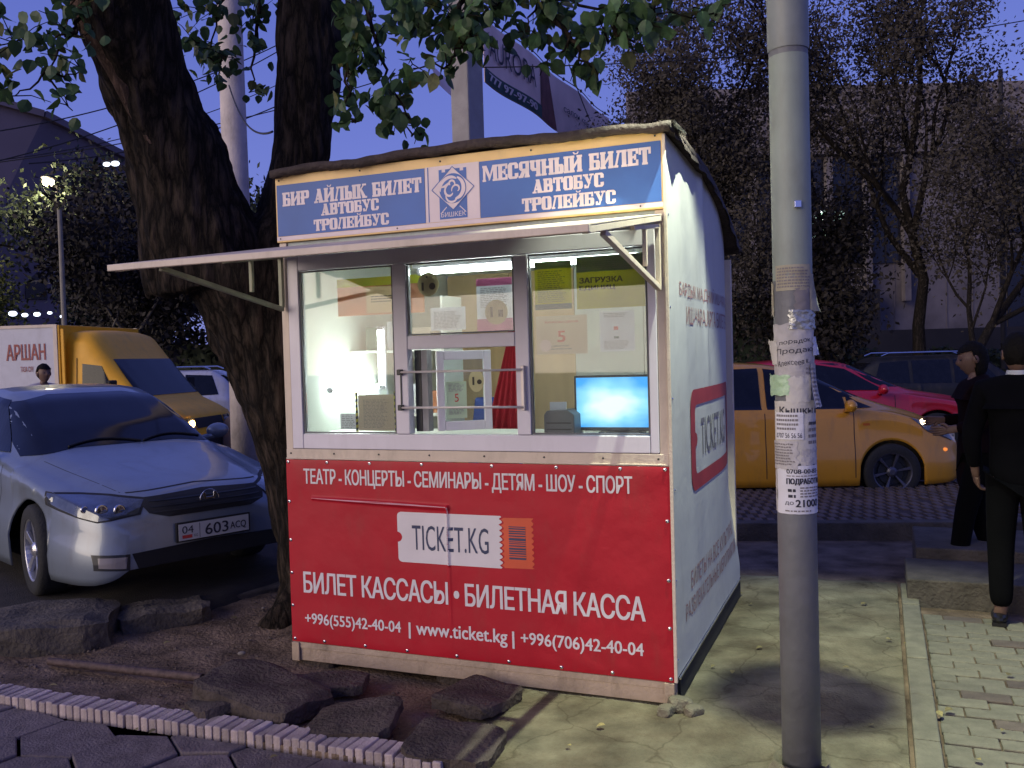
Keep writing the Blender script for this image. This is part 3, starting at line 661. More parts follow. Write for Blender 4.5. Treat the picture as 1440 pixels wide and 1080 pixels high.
# sign board
b = MB(); b.box(-.003, 2.003, -.012, .04, 2.172, 2.508); sg = part('sign_board', b, M_yellow, bevel=.002)
sf = lambda off: (lambda u, z: (u, -.012-off, z))
b = MB(); b.poly([sf(.002)(*p) for p in ((-.001, 2.180), (2.0, 2.180), (2.0, 2.200), (-.001, 2.200))]); b.build('white_strip', M_pink, sg)
b = MB(); b.poly([sf(.002)(*p) for p in ((.006, 2.202), (.856, 2.202), (.856, 2.462), (.006, 2.462))]); b.build('blue_panel', M_blue, sg)
b = MB(); b.poly([sf(.002)(*p) for p in ((1.142, 2.202), (1.994, 2.202), (1.994, 2.462), (1.142, 2.462))]); b.build('blue_panel', M_blue, sg)
b = MB(); b.poly([sf(.002)(*p) for p in ((.858, 2.202), (1.140, 2.202), (1.140, 2.464), (.858, 2.464))]); b.build('white_panel', M_pink, sg)
b = MB(); b.poly([sf(.003)(*p) for p in ((.872, 2.204), (.877, 2.204), (.877, 2.462), (.872, 2.462))]); b.build('dark_stripe', M_blue, sg)
b = MB()
for u, z in ((.02, 2.485), (.5, 2.488), (.94, 2.486), (1.4, 2.487), (1.97, 2.485), (.02, 2.19), (.7, 2.19), (1.9, 2.19)): b.lathe([(.0001, .004), (.004, .003), (.005, 0)], (u, -.012, z), (0, -1, 0), 8)
b.build('screw', M_dark, sg)
# slab serif letters
def rect(a, b_, c, d): return [(a, c), (b_, c), (b_, d), (a, d)]
def stem(x, w=.27, s_=.05, top=True, bot=True, z1=1):
    r = [rect(x, x+w, 0, z1)]
    if bot: r.append(rect(x-s_, x+w+s_, 0, .13))
    if top: r.append(rect(x-s_, x+w+s_, z1-.13, z1))
    return r
def bowl(x0, x1, z0, z1, t=.15): return [rect(x0, x1-.1, z0, z0+t), rect(x0, x1-.1, z1-t, z1), [(x1-.27, z0+t*.6), (x1-.1, z0), (x1, z0+.12), (x1, z1-.12), (x1-.1, z1), (x1-.27, z1-t*.6)]]
G = {
 'Б': (.80, stem(.05)+[rect(.1, .72, .85, 1), rect(.62, .72, .66, .9)]+bowl(.3, .80, 0, .58)),
 'И': (.98, stem(.05)+stem(.65)+[[(.3, .12), (.3, .36), (.67, .88), (.67, .62)]]),
 'Р': (.82, stem(.05, top=False)+bowl(.0, .82, .42, 1)),
 'А': (.94, [[(.06, 0), (.22, 0), (.5, 1), (.36, 1)], [(.5, 0), (.86, 0), (.60, 1), (.32, 1)], rect(.2, .66, .22, .35), rect(0, .32, 0, .13), rect(.46, .94, 0, .13)]),
 'Й': (.98, stem(.05)+stem(.65)+[[(.3, .12), (.3, .36), (.67, .88), (.67, .62)], [(.3, 1.2), (.42, 1.2), (.46, 1.12), (.56, 1.12), (.6, 1.2), (.72, 1.2), (.62, 1.06), (.4, 1.06)]]),
 'Л': (.94, stem(.60)+[[(.03, 0), (.2, 0), (.42, 1), (.26, 1)], rect(.2, .7, .86, 1), rect(0, .26, 0, .14)]),
 'Ы': (1.12, stem(.05)+bowl(.3, .70, 0, .58)+stem(.80)),
 'К': (.96, stem(.05)+[[(.3, .42), (.3, .58), (.66, 1), (.8, 1)], [(.36, .6), (.5, .68), (.92, 0), (.58, 0)], rect(.56, .9, .87, 1), rect(.54, .96, 0, .13)]),
 'Е': (.78, stem(.05)+[rect(.1, .74, 0, .15), rect(.1, .74, .85, 1), rect(.1, .6, .43, .57), rect(.63, .76, 0, .34), rect(.63, .76, .68, 1), rect(.5, .6, .34, .66)]),
 'Т': (.84, stem(.285, top=False)+[rect(.02, .82, .84, 1), rect(.0, .12, .60, 1), rect(.72, .84, .60, 1)]),
 'В': (.84, stem(.05)+bowl(.1, .82, 0, .56)+bowl(.1, .78, .46, 1)),
 'О': (.84, [[(.0, .14), (.14, 0), (.30, 0), (.30, 1), (.14, 1), (0, .86)], [(.54, 0), (.70, 0), (.84, .14), (.84, .86), (.70, 1), (.54, 1)], rect(.2, .64, 0, .14), rect(.2, .64, .86, 1)]),
 'С': (.80, [[(.0, .14), (.14, 0), (.30, 0), (.30, 1), (.14, 1), (0, .86)], rect(.2, .64, 0, .15), rect(.2, .64, .85, 1), [(.56, 0), (.68, .02), (.80, .14), (.80, .34), (.56, .34)], [(.56, 1), (.68, .98), (.80, .86), (.80, .62), (.56, .62)]]),
 'У': (.92, [[(.05, 1), (.35, 1), (.62, .36), (.46, .16)], [(.68, 1), (.82, 1), (.5, .04), (.36, .04)], rect(.12, .44, 0, .14), rect(0, .42, .87, 1), rect(.58, .92, .87, 1), rect(.12, .24, 0, .26)]),
 'М': (1.22, stem(.90, top=True)+stem(.05, w=.14)+[[(.08, 1), (.36, 1), (.64, .28), (.52, .06)], [(.98, 1), (.80, 1), (.50, .06), (.62, .06)]]),
 'Я': (.86, stem(.54, top=False)+[[(.82, .42), (.82, 1), (.2, 1), (.06, .9), (.06, .54), (.2, .42)], [(.02, 0), (.32, 0), (.56, .46), (.3, .46)], rect(.0, .3, 0, .13)]),
 'Ч': (.86, stem(.52)+[[(.05, 1), (.32, 1), (.32, .54), (.56, .48), (.56, .34), (.2, .34), (.05, .48)], rect(0, .37, .87, 1)]),
 'Н': (.96, stem(.05)+stem(.63)+[rect(.2, .75, .42, .57)])}
holes = {'Я': [rect(.32, .56, .55, .86)]}
def slab(parent, s, x0, x1, z0, z1, m):
    adv = .07; tot = sum((.42 if c == ' ' else G[c][0])+adv for c in s)-adv; k = (x1-x0)/tot; x = x0; b = MB(); n = 0
    for c in s:
        if c == ' ': x += (.42+adv)*k; continue
        for p in G[c][1]:
            c_ = sum(a for a, h in p)/len(p); b.poly([sf(.0035+.00006*(n % 9))(x+(a+(.03 if a > c_ else -.03))*k, z0+(z1-z0)*h) for a, h in p]); n += 1
        for p in holes.get(c, []): b.poly([sf(.0045)(x+a*k, z0+(z1-z0)*h) for a, h in p], 1)
        x += (G[c][0]+adv)*k
    b.build('lettering', m if isinstance(m, list) else [m, M_blue], parent, fix=False)
slab(sg, 'БИР АЙЛЫК БИЛЕТ', .042, .838, 2.352, 2.422, M_signl); slab(sg, 'АВТОБУС', .272, .602, 2.287, 2.345, M_signl); slab(sg, 'ТРОЛЕЙБУС', .226, .655, 2.213, 2.270, M_signl)
slab(sg, 'МЕСЯЧНЫЙ БИЛЕТ', 1.160, 1.950, 2.366, 2.440, M_signl); slab(sg, 'АВТОБУС', 1.405, 1.738, 2.290, 2.352, M_signl); slab(sg, 'ТРОЛЕЙБУС', 1.352, 1.790, 2.212, 2.272, M_signl)
# city crest on the white panel
cx = 1.004
b = MB(); T = [(cx-.072, 2.212), (cx+.072, 2.212), (cx+.072, 2.445), (cx+.056, 2.445), (cx+.056, 2.432), (cx+.038, 2.432), (cx+.038, 2.445), (cx-.038, 2.445), (cx-.038, 2.432), (cx-.056, 2.432), (cx-.056, 2.445), (cx-.072, 2.445)]
b.poly([sf(.003)(*p) for p in T]); b.build('crest_tower', M_blue, sg, fix=False)
def ribbon(b, pts, w, off, mi=0):
    P = [Vector(p) for p in pts]; N = len(P)
    if not hasattr(w, '__len__'): w = [w]*N
    L = []; R_ = []
    for i, p in enumerate(P):
        t = (P[min(i+1, N-1)]-P[max(0, i-1)]).normalized(); n = Vector((-t.y, t.x)); L.append(p+n*w[i]/2); R_.append(p-n*w[i]/2)
    vs = [sf(off)(*p) for p in L]+[sf(off)(*p) for p in R_]; b.add(vs, [(i, i+1, N+i+1, N+i) for i in range(N-1)], mi)
dz = 2.353
b = MB(); b.poly([sf(.004)(*p) for p in ((cx, dz-.098), (cx+.106, dz), (cx, dz+.098), (cx-.106, dz))]); b.build('crest_diamond', M_pink, sg)
b = MB(); dd_ = [(cx, dz-.102), (cx+.110, dz), (cx, dz+.102), (cx-.110, dz), (cx, dz-.102)]
for p, q in zip(dd_, dd_[1:]): ribbon(b, [p, q], .0035, .005)
# round blue field with swirls
N = 40; b.poly([sf(.0052)(cx+.070*math.cos(2*PI*k/N), dz+.070*math.sin(2*PI*k/N)) for k in range(N)]); b.build('crest_field', M_blue, sg, fix=False)
b = MB()
def spiral(c, r0, r1, a0, a1, n=22): return [(c[0]+(r0+(r1-r0)*t/n)*math.cos(math.radians(a0+(a1-a0)*t/n)), c[1]+(r0+(r1-r0)*t/n)*math.sin(math.radians(a0+(a1-a0)*t/n))) for t in range(n+1)]
tap = lambda n, w: [w*(.25+.75*math.sin(PI*k/n)**.6) for k in range(n+1)]
ribbon(b, spiral((cx-.004, dz), .050, .062, 60, 190), tap(22, .016), .006)
ribbon(b, spiral((cx+.004, dz-.004), .046, .058, -80, 70), tap(22, .020), .0061)
ribbon(b, spiral((cx-.012, dz-.014), .036, .014, 90, 330), tap(22, .011), .0062)
ribbon(b, spiral((cx+.020, dz-.006), .026, .010, 200, -60), tap(22, .009), .0063)
ribbon(b, spiral((cx-.006, dz+.022), .020, .008, -40, 230), tap(22, .010), .0064)
ribbon(b, spiral((cx-.002, dz-.034), .034, .026, 170, 350), tap(22, .010), .0065)
ribbon(b, [(cx-.066, dz+.006), (cx-.04, dz+.012), (cx-.016, dz+.030)], [.003, .012, .004], .0066)
b.build('crest_swirl', M_pink, sg, fix=False)
b = MB(); ribbon(b, [(cx-.066, 2.238), (cx-.034, 2.268)], .004, .0042); ribbon(b, [(cx+.066, 2.238), (cx+.034, 2.268)], .004, .0042)
puttext(b, 'БИШКЕК', cx-.064, cx+.064, 2.222, 2.244, sf(.0042), bold=0); b.build('lettering', M_signl, sg, fix=False)
# side banner on the right wall
def topz(y): 
    pts = [(0, 2.492), (.45, 2.478), (.86, 2.452), (1.3, 2.37), (1.6, 2.29), (1.9, 2.19), (2.1, 2.1)]
    for (a, za), (c, zc) in zip(pts, pts[1:]):
        if y <= c: return za+(zc-za)*(y-a)/(c-a)
    return 2.19
def sx(y, z):
    f_ = .010+.003*noise.noise(Vector((y*2, z*1.4, 2)))
    yc = .95-.12*(z-1.2); f_ += .012*math.exp(-((y-yc)/.05)**2)*min(1, max(0, (z-1.25)/.5))
    f_ -= .10*max(0, y-1.15)**2*min(1, max(0, (z-.2)/.5))
    return f_
b = MB(); nu, nv = 90, 90; vs = []
for j in range(nv+1):
    for i in range(nu+1):
        y = .004+1.90*i/nu; z0 = .125+.0*y; z = z0+(topz(y)-z0)*j/nv; vs.append((2.0+sx(y, z), y, z))
b.add(vs, [(j*(nu+1)+i, j*(nu+1)+i+1, (j+1)*(nu+1)+i+1, (j+1)*(nu+1)+i) for j in range(nv) for i in range(nu)])
sb = part('side_banner', b, M_side, smooth=True, fix=False)
b = MB(); b.prism([(1.93, .047, .125), (1.93, 1.856, .125), (1.93, 1.856, topz(1.85)-.01), (1.93, 1.3, topz(1.3)-.01), (1.93, .86, topz(.86)-.01), (1.93, .047, 2.47)], (.024, 0, 0)); part('right_wall', b, M_cream)
ssf = lambda off: (lambda y, z: (2.0+sx(y, z)+off, y, z))
lettering(sb, [('БАРДЫК МАДАНИЙ ИШ-ЧАРАЛАР', .226, 1.84, 1.800, 1.893, .0, .95), ('ИШ-ЧАРАЛАРГА БИЛЕТТЕР', .374, 1.76, 1.684, 1.768, .0, .95)], M_sidel, ssf(.002))
lettering(sb, [('БИЛЕТЫ НА ВСЕ КУЛЬТУРНО', .35, 1.74, .435, .52, .0), ('РАЗВЛЕКАТЕЛЬНЫЕ МЕРОПРИЯТИЯ', .22, 1.80, .315, .395, .0)], M_sidel, ssf(.002))
b = MB(); oy = [(.42, .88), (1.70, .88), (1.70, 1.367), (.42, 1.367)]
def rr(x0, x1, z0, z1, r, n=6):
    P = []
    for cx_, cz_, a0 in ((x1-r, z0+r, 270), (x1-r, z1-r, 0), (x0+r, z1-r, 90), (x0+r, z0+r, 180)):
        for k in range(n+1): a = math.radians(a0+k*90/n); P.append((cx_+r*math.cos(a), cz_+r*math.sin(a)))
    return P
po = rr(.42, 1.72, .878, 1.370, .09); pi_ = rr(.53, 1.61, .955, 1.293, .04)
pi_ = [(y, z) for y, z in pi_]
def dens(P, k=10): return [(a[0]+(c[0]-a[0])*q/k, a[1]+(c[1]-a[1])*q/k) for a, c in zip(P, P[1:]+P[:1]) for q in range(k)]
po = dens(po); pi_ = dens(pi_)
vs = [ssf(.003)(*p) for p in po]+[ssf(.003)(*p) for p in pi_]; n = len(po)
b.add(vs, [(i, (i+1) % n, n+(i+1) % n, n+i) for i in range(n)]); b.poly([ssf(.003)(.53+.05*math.cos(math.radians(90-k*22.5)), 1.124+.035*math.sin(math.radians(90-k*22.5))) for k in range(9)])
b.build('side_ticket_frame', M_sider, sb, fix=False)
b = MB(); puttext(b, 'TICKET.KG', .68, 1.48, 1.03, 1.22, ssf(.003), bold=-.005); b.build('side_ticket_lettering', M_sideg, sb, fix=False)
for z in (.2, .55, .95, 1.35, 1.75, 2.15):
    b = MB(); b.lathe([(.0001, .004), (.005, .003), (.006, 0)], ssf(0)(.03, z), (1, 0, 0), 8); b.build('grommet', M_chrome, sb)
b = MB(); b.box(2.013, 2.020, .02, 1.89, .118, .126); part('bottom_trim', b, M_chrome)
b = MB(); b.box(1.9995, 2.014, -.014, -.001, .112, 2.49); part('corner_trim', b, M_cream, bevel=.002)
# roof felt
def roofz(x, y): return topz(max(0, y))+.022+.012*noise.noise(Vector((x*3, y*3, 0)))+.006*noise.noise(Vector((x*12, y*12, 0)))+.018*math.sin(PI*min(max(x/2, 0), 1))
b = MB(); nu, nv = 80, 60; vs = []
for j in range(nv+1):
    for i in range(nu+1):
        x = -.005+2.05*i/nu; y = -.055-.012*noise.noise(Vector((x*6, 0, 3)))+2.02*j/nv; vs.append((x, y, roofz(x, y)+.02))
n1 = len(vs); vs2 = [(x, y, z-.034-.012*abs(noise.noise(Vector((x*20, y*20, 4))))) for x, y, z in vs]
b.add(vs+vs2, [(j*(nu+1)+i, j*(nu+1)+i+1, (j+1)*(nu+1)+i+1, (j+1)*(nu+1)+i) for j in range(nv) for i in range(nu)]+[(n1+j*(nu+1)+i, n1+(j+1)*(nu+1)+i, n1+(j+1)*(nu+1)+i+1, n1+j*(nu+1)+i+1) for j in range(nv) for i in range(nu)])
bd = [(0, i) for i in range(nu+1)]+[(j, nu) for j in range(1, nv+1)]+[(nv, i) for i in range(nu-1, -1, -1)]+[(j, 0) for j in range(nv-1, 0, -1)]
ids = [j*(nu+1)+i for j, i in bd]; b.f += [(ids[k], ids[k-1], n1+ids[k-1], n1+ids[k]) for k in range(len(ids))]; b.m += [0]*len(ids)
rf = part('roof_felt', b, M_tar, smooth=True)
# hanging flap of felt along the right eave
b = MB(); vs = []; nu = 60
for i in range(nu+1):
    y = .02+1.88*i/nu; x = 2.035+.012*noise.noise(Vector((y*6, 0, 1))); zt = roofz(2.0, y)+.012
    dr = .05+.035*noise.noise(Vector((y*4, 2, 1))); vs += [(x-.03, y, zt+.01), (x+.012, y, zt-dr*.4), (x+.018+.01*noise.noise(Vector((y*9, 5, 1))), y, zt-dr)]
b.add(vs, [(i*3+k, i*3+k+1, i*3+k+4, i*3+k+3) for i in range(nu) for k in (0, 1)]); b.build('felt_flap', M_tar, rf, smooth=True, fix=False)
b = MB(); b.add([(1.99, -.03, 2.545), (2.06, -.03, 2.538), (2.09, .07, 2.50), (2.02, .10, 2.53), (2.07, .16, 2.50)], [(0, 1, 2, 3), (3, 2, 4)]); b.build('loose_foil', M_tape, rf, fix=False)
# awning: opened shutter sheet with frame and brackets
aw = bpy.data.objects.new('awning', None); COL.objects.link(aw); aw.parent = B
AL = 1.10; az = lambda y: 2.152-.182*(-y)/AL
b = MB(); x0, x1 = .0, 1.995
b.prism([(x0, -.02, az(-.02)), (x1, -.02, az(-.02)), (x1, -AL, az(-AL)), (x0, -AL, az(-AL))], (0, 0, -.004)); b.build('sheet', M_cream, aw)
for nm_, a, c in (('front_bar', (x0-.01, -AL-.01, az(-AL)-.016), (x1+.01, -AL-.01, az(-AL)-.016)), ('side_bar', (x0+.012, -.03, az(-.03)-.018), (x0+.012, -AL+.006, az(-AL)-.018)), ('side_bar', (x1-.012, -.03, az(-.03)-.018), (x1-.012, -AL+.006, az(-AL)-.018))):
    b = MB(); b.bar(a, c, .022, .026); b.build(nm_, M_cream, aw, bevel=.003)
for u in (.5, 1.0, 1.5):
    b = MB(); b.bar((u, -.03, az(-.03)-.015), (u, -AL+.01, az(-AL)-.015), .02, .02); b.build('cross_bar', M_cream, aw)
M_green = mat('greenish worn paint', (.30, .31, .22), .6, var=.2, dirt=.5)
for u in (.022, 1.975):
    b = MB(); b.bar((u, -.022, 1.83), (u, -.86, az(-.86)-.038), .022, .022); b.bar((u, -.024, 1.84), (u, -.024, 2.10), .022, .02, up=(1, 0, 0)); b.bar((u, -.02, az(0)-.055), (u, -.46, az(-.46)-.04), .02, .018); b.bar((u, -.26, 1.905), (u, -.26, az(-.26)-.04), .018, .018, up=(1, 0, 0)); b.build('bracket', M_green if u < 1 else M_cream, aw, bevel=.002)
# ceiling lamps inside (lit in the photograph)
def lit(name, label, a, c, r, e, M=MK, mt=None):
    t = thing(name, label, 'lamp', M); b = MB(); b.cyl(a, c, r, 12); b.build('tube', mt or M_tube, t, smooth=True)
    a = Vector(a); c = Vector(c); b = MB()
    for p, q in ((a, a+(a-c).normalized()*.02), (c, c+(c-a).normalized()*.02)): b.cyl(p, q, r*1.2, 12)
    b.build('cap', M_alu, t); return t
t = lit('fluorescent_lamp', 'long lit fluorescent lamp under the ceiling of the booth', (.66, .30, 2.005), (1.80, .30, 2.005), .014, 1)
b = MB(); b.box(.62, 1.84, .275, .325, 2.025, 2.06); b.build('housing', M_alu, t)
t = lit('fluorescent_lamp', 'short upright lit lamp behind the left window of the booth', (.33, .42, 1.42), (.33, .42, 1.72), .014, 1)
b = MB(); b.box(.315, .345, .44, .46, 1.40, 1.74); b.build('housing', M_alu, t)
t = lit('fluorescent_lamp', 'low lit desk lamp tube near the left wall inside the booth', (.085, .30, 1.40), (.085, .80, 1.40), .014, 1, mt=emis('bright desk tube', (.9, 1, .95), 60))
# ------------------------------------------------ things inside and on the glass
def inK(name, mb, m, label, cat, group=None, **k):
    o = mb.build(name, m, None, M=MK, **k); return tag(o, label, cat, group)
def sheet(name, label, x0, x1, z0, z1, y, m, prints=(), curl=.004, group=None, cat='poster', shape=None):
    t = thing(name, label, cat, MK @ Matrix.Translation((0, y, 0)), group)
    b = MB(); n = 6
    if shape: b.poly([(u, 0, z) for u, z in shape]); b.prism([(u, .0006, z) for u, z in shape], (0, .0006, 0))
    else:
        vs = [(x0+(x1-x0)*i/n, curl*math.sin(PI*i/n)*(.5+.5*j/2), z0+(z1-z0)*j/2) for j in range(3) for i in range(n+1)]
        vs2 = [(x, y_+.0008, z) for x, y_, z in vs]; k = len(vs)
        b.add(vs+vs2, [(j*(n+1)+i, j*(n+1)+i+1, (j+1)*(n+1)+i+1, (j+1)*(n+1)+i) for j in range(2) for i in range(n)]+[(k+j*(n+1)+i, k+(j+1)*(n+1)+i, k+(j+1)*(n+1)+i+1, k+j*(n+1)+i+1) for j in range(2) for i in range(n)])
    b.build('sheet', m, t, fix=False)
    for q, pr in enumerate(prints):
        b = MB(); kind = pr[0]; off = -.0015-.0006*q-.0
        if kind == 'box': b.poly([(pr[1], off, pr[3]), (pr[2], off, pr[3]), (pr[2], off, pr[4]), (pr[1], off, pr[4])]); nm_ = 'printed_band'
        elif kind == 'txt': puttext(b, pr[6], pr[1], pr[2], pr[3], pr[4], lambda u, z: (u, off, z), bold=pr[7] if len(pr) > 7 else .0); nm_ = 'lettering'
        elif kind == 'disc': b.poly([(pr[1]+pr[2]*math.cos(2*PI*k/24), off, pr[3]+pr[2]*math.sin(2*PI*k/24)) for k in range(24)]); nm_ = 'printed_disc'
        elif kind == 'lines':
            z = pr[4]; rr_ = random.Random(int(pr[1]*1000+pr[4]*77)); nm_ = 'small_print'
            while z > pr[3]:
                x = pr[1]; xe = pr[2]-(rr_.random()*.3*(pr[2]-pr[1]))
                while x < xe:
                    w = rr_.uniform(.008, .026); w = min(w, xe-x); b.poly([(x, off, z-pr[6]), (x+w, off, z-pr[6]), (x+w, off, z), (x, off, z)]); x += w+.005
                z -= pr[6]*2.3
        if b.f: b.build(nm_, pr[4] if kind == 'disc' else pr[5], t, fix=False)
    return t
c_gy = mat('yellow green poster print', (.42, .40, .03), .6, var=.1); c_gr = mat('grey green poster print', (.22, .30, .24), .6, var=.1); c_teal = mat('teal print', (.06, .16, .16), .6)
c_pk = mat('pink print', (.62, .16, .34), .6); c_grn = mat('dull green ink', (.10, .14, .04), .6); c_lt = mat('faint grey ink', (.30, .30, .30), .7); c_tanp = mat('pale tan poster paper', (.58, .50, .42), .7, var=.05)
c_redp = mat('red ink', (.55, .05, .04), .6); c_or = mat('salmon poster print', (.62, .30, .17), .6, var=.12); c_lime = mat('lime green strip', (.55, .65, .03), .6, var=.1); c_cr = mat('cream sticker', (.60, .52, .28), .6, var=.1); c_brn = mat('brown ink', (.06, .045, .03), .7)
for m_ in (c_gy, c_gr, c_tanp, c_or, c_lime, c_pk): thin(m_, .6)
M_paperw2 = thin(mat('thin white paper', (.72, .72, .76), .8, var=.05), .5)
YG = .030
sheet('poster', 'yellow green notice with teal bottom strip taped at the top left of the right window', 1.385, 1.562, 1.765, 1.985, YG, c_gy, [('box', 1.385, 1.562, 1.95, 1.985, c_gr), ('box', 1.385, 1.562, 1.765, 1.79, c_teal), ('lines', 1.40, 1.54, 1.80, 1.94, c_grn, .004)])
sheet('poster', 'large yellow notice about unit top-up filling the upper right of the right window', 1.585, 1.90, 1.76, 1.995, YG+.004, c_gy, [('box', 1.585, 1.90, 1.925, 1.995, c_gr), ('lines', 1.61, 1.88, 1.935, 1.985, c_lt, .004), ('txt', 1.60, 1.80, 1.875, 1.90, c_brn, 'ЗАГРУЗКА', .06), ('txt', 1.60, 1.765, 1.84, 1.863, c_brn, 'ЕДИНИЦ', .06)])
sheet('poster', 'pale pinkish price sheet with a big red figure five in the right window', 1.385, 1.63, 1.56, 1.735, YG+.002, c_tanp, [('txt', 1.49, 1.525, 1.615, 1.665, c_redp, '5', .04), ('txt', 1.43, 1.59, 1.70, 1.712, c_redp, 'БААСЫ ЦЕНА'), ('lines', 1.44, 1.58, 1.58, 1.60, c_lt, .006), ('disc', 1.43, .028, 1.60, M_pink)])
sheet('notice', 'white printed page with small red and blue marks right of the price sheet', 1.69, 1.85, 1.565, 1.745, YG+.001, M_paperw2, [('lines', 1.71, 1.83, 1.715, 1.735, c_lt, .003), ('box', 1.755, 1.775, 1.66, 1.676, c_redp), ('box', 1.755, 1.778, 1.622, 1.632, c_teal), ('lines', 1.71, 1.83, 1.575, 1.612, c_lt, .0025)], cat='notice')
sheet('notice', 'pink bordered notice page with cream round picture in the middle upper window', 1.090, 1.272, 1.675, 1.925, YG, M_paperw2, [('box', 1.09, 1.272, 1.675, 1.735, c_pk), ('box', 1.09, 1.272, 1.89, 1.925, c_pk), ('lines', 1.11, 1.25, 1.79, 1.88, c_lt, .0035), ('disc', 1.19, .058, 1.765, c_cr), ('box', 1.16, 1.172, 1.742, 1.79, c_brn), ('box', 1.20, 1.225, 1.742, 1.775, c_brn)], cat='notice')
sheet('sticker', 'round cream sticker with dark figure at the upper left of the middle window', .78, .86, 1.85, 1.99, YG-.001, c_cr, [('box', .80, .812, 1.885, 1.925, c_brn), ('disc', .858, .017, 1.905, c_brn), ('disc', .83, .006, 1.95, c_brn)], cat='sticker', shape=[(.835+.058*math.cos(2*PI*k/26), 1.915+.058*math.sin(2*PI*k/26)) for k in range(26)])
sheet('notice', 'plain white leaflet low in the middle upper window', .842, 1.028, 1.69, 1.80, YG+.002, M_paperw2, [('lines', .86, 1.01, 1.70, 1.78, c_lt, .003)], cat='notice')
sheet('poster', 'notice page with black and yellow striped edges at the bottom of the left window', .42, .625, 1.205, 1.385, YG, c_tanp, [('lines', .45, .60, 1.22, 1.36, c_lt, .003)])
for xx, s_ in ((.405, 'left'), (.628, 'right')):
    t = thing('hazard_tape', 'black and yellow striped tape along the %s edge of the left window notice' % s_, 'tape', MK @ Matrix.Translation((0, YG-.002, 0)))
    b = MB(); b.box(xx, xx+.014, 0, .001, 1.20, 1.40); b.build('tape_strip', c_gy, t); b = MB()
    for k in range(7): b.prism([(xx, -.0006, 1.203+k*.029), (xx+.014, -.0006, 1.208+k*.029), (xx+.014, -.0006, 1.222+k*.029), (xx, -.0006, 1.217+k*.029)], (0, .0005, 0))
    b.build('black_stripe', M_black, t)
sheet('poster', 'salmon and lime poster hanging across the top of the left window', .12, .65, 1.80, 2.0, .34, c_or, [('box', .12, .65, 1.955, 2.0, c_lime), ('box', .30, .54, 1.81, 1.95, M_tan), ('lines', .33, .50, 1.86, 1.9, c_brn, .006)])
sheet('notice', 'small printed card beside the striped notice in the left window', .30, .395, 1.21, 1.29, .05, M_paperw2, [('lines', .31, .385, 1.22, 1.285, c_lt, .004)], cat='notice')
sheet('notice', 'green price page with red figure five on the open inner sash', .0, .10, 0, .18, 0, mat('pale green paper', (.50, .62, .45), .7), [('txt', .04, .06, .08, .12, c_redp, '5'), ('lines', .01, .09, .13, .17, c_lt, .003), ('lines', .01, .09, .02, .05, c_lt, .003)], cat='notice').matrix_world = MK @ sash.matrix_local @ Matrix.Translation((.045, .009, .06))
sheet('sticker', 'round cream sticker on the open inner sash', .0, .1, 0, .1, 0, c_cr, [('box', .03, .04, .03, .07, c_brn), ('disc', .065, .012, .045, c_brn)], cat='sticker', shape=[(.05+.038*math.cos(2*PI*k/24), .05+.055*math.sin(2*PI*k/24)) for k in range(24)]).matrix_world = MK @ sash.matrix_local @ Matrix.Translation((.145, .0085, .19))
# counter, monitor, printer, curtain, chair
b = MB(); b.box(.05, 1.89, .12, .52, 1.15, 1.175); b.box(.05, .08, .12, .5, .12, 1.149); b.box(1.86, 1.89, .12, .5, .12, 1.149); inK('counter', b, M_int, 'pale counter shelf inside the booth along the windows', 'counter')
t = thing('monitor', 'switched on computer monitor with bright blue screen behind the right window', 'monitor', MK @ Matrix.Translation((0, .20, 0)))
b = MB(); b.box(1.505, 1.925, 0, .03, 1.195, 1.455); b.build('bezel', M_dark, t, bevel=.004)
m = bpy.data.materials.new('lit screen'); m.use_nodes = True; tt = m.node_tree; bb = tt.nodes['Principled BSDF']; tc_ = tt.nodes.new('ShaderNodeTexCoord'); mp = tt.nodes.new('ShaderNodeMapping'); mp.inputs['Location'].default_value = (-.45, 0, -.45); 
gr = tt.nodes.new('ShaderNodeTexGradient'); gr.gradient_type = 'SPHERICAL'; mp.inputs['Scale'].default_value = (1, 0, 1)
mp.inputs['Location'].default_value = (-.42, 0, -.46); tt.links.new(tc_.outputs['Generated'], mp.inputs[0]); nn = tt.nodes.new('ShaderNodeTexNoise'); nn.inputs['Scale'].default_value = 3; 
mx = tt.nodes.new('ShaderNodeVectorMath'); mx.operation = 'MULTIPLY_ADD'; tt.links.new(nn.outputs['Color'], mx.inputs[0]); mx.inputs[1].default_value = (.4, 0, .4); tt.links.new(mp.outputs[0], mx.inputs[2]); sb_ = tt.nodes.new('ShaderNodeVectorMath'); sb_.operation = 'SUBTRACT'; sb_.inputs[1].default_value = (.2, 0, .2); tt.links.new(mx.outputs[0], sb_.inputs[0]); tt.links.new(sb_.outputs[0], gr.inputs[0])
rp = tt.nodes.new('ShaderNodeValToRGB'); rp.color_ramp.elements[0].position = .40; rp.color_ramp.elements[0].color = (.03, .33, .85, 1); rp.color_ramp.elements[1].position = .85; rp.color_ramp.elements[1].color = (.75, .95, 1, 1); e = rp.color_ramp.elements.new(.62); e.color = (.25, .65, .95, 1)
tt.links.new(gr.outputs[0], rp.inputs[0]); tt.links.new(rp.outputs[0], bb.inputs['Emission Color']); bb.inputs['Emission Strength'].default_value = 1.5; bb.inputs['Base Color'].default_value = (.02, .02, .02, 1)
b = MB(); b.box(1.517, 1.913, -.003, -.0005, 1.212, 1.445); b.build('screen', m, t)
b = MB(); b.box(1.69, 1.75, .0305, .05, 1.18, 1.3); b.box(1.62, 1.82, .0, .12, 1.176, 1.19); b.build('stand', M_dark, t)
t = thing('receipt_printer', 'dark grey receipt printer standing left of the monitor', 'printer', MK @ Matrix.Translation((0, .10, 1.176)))
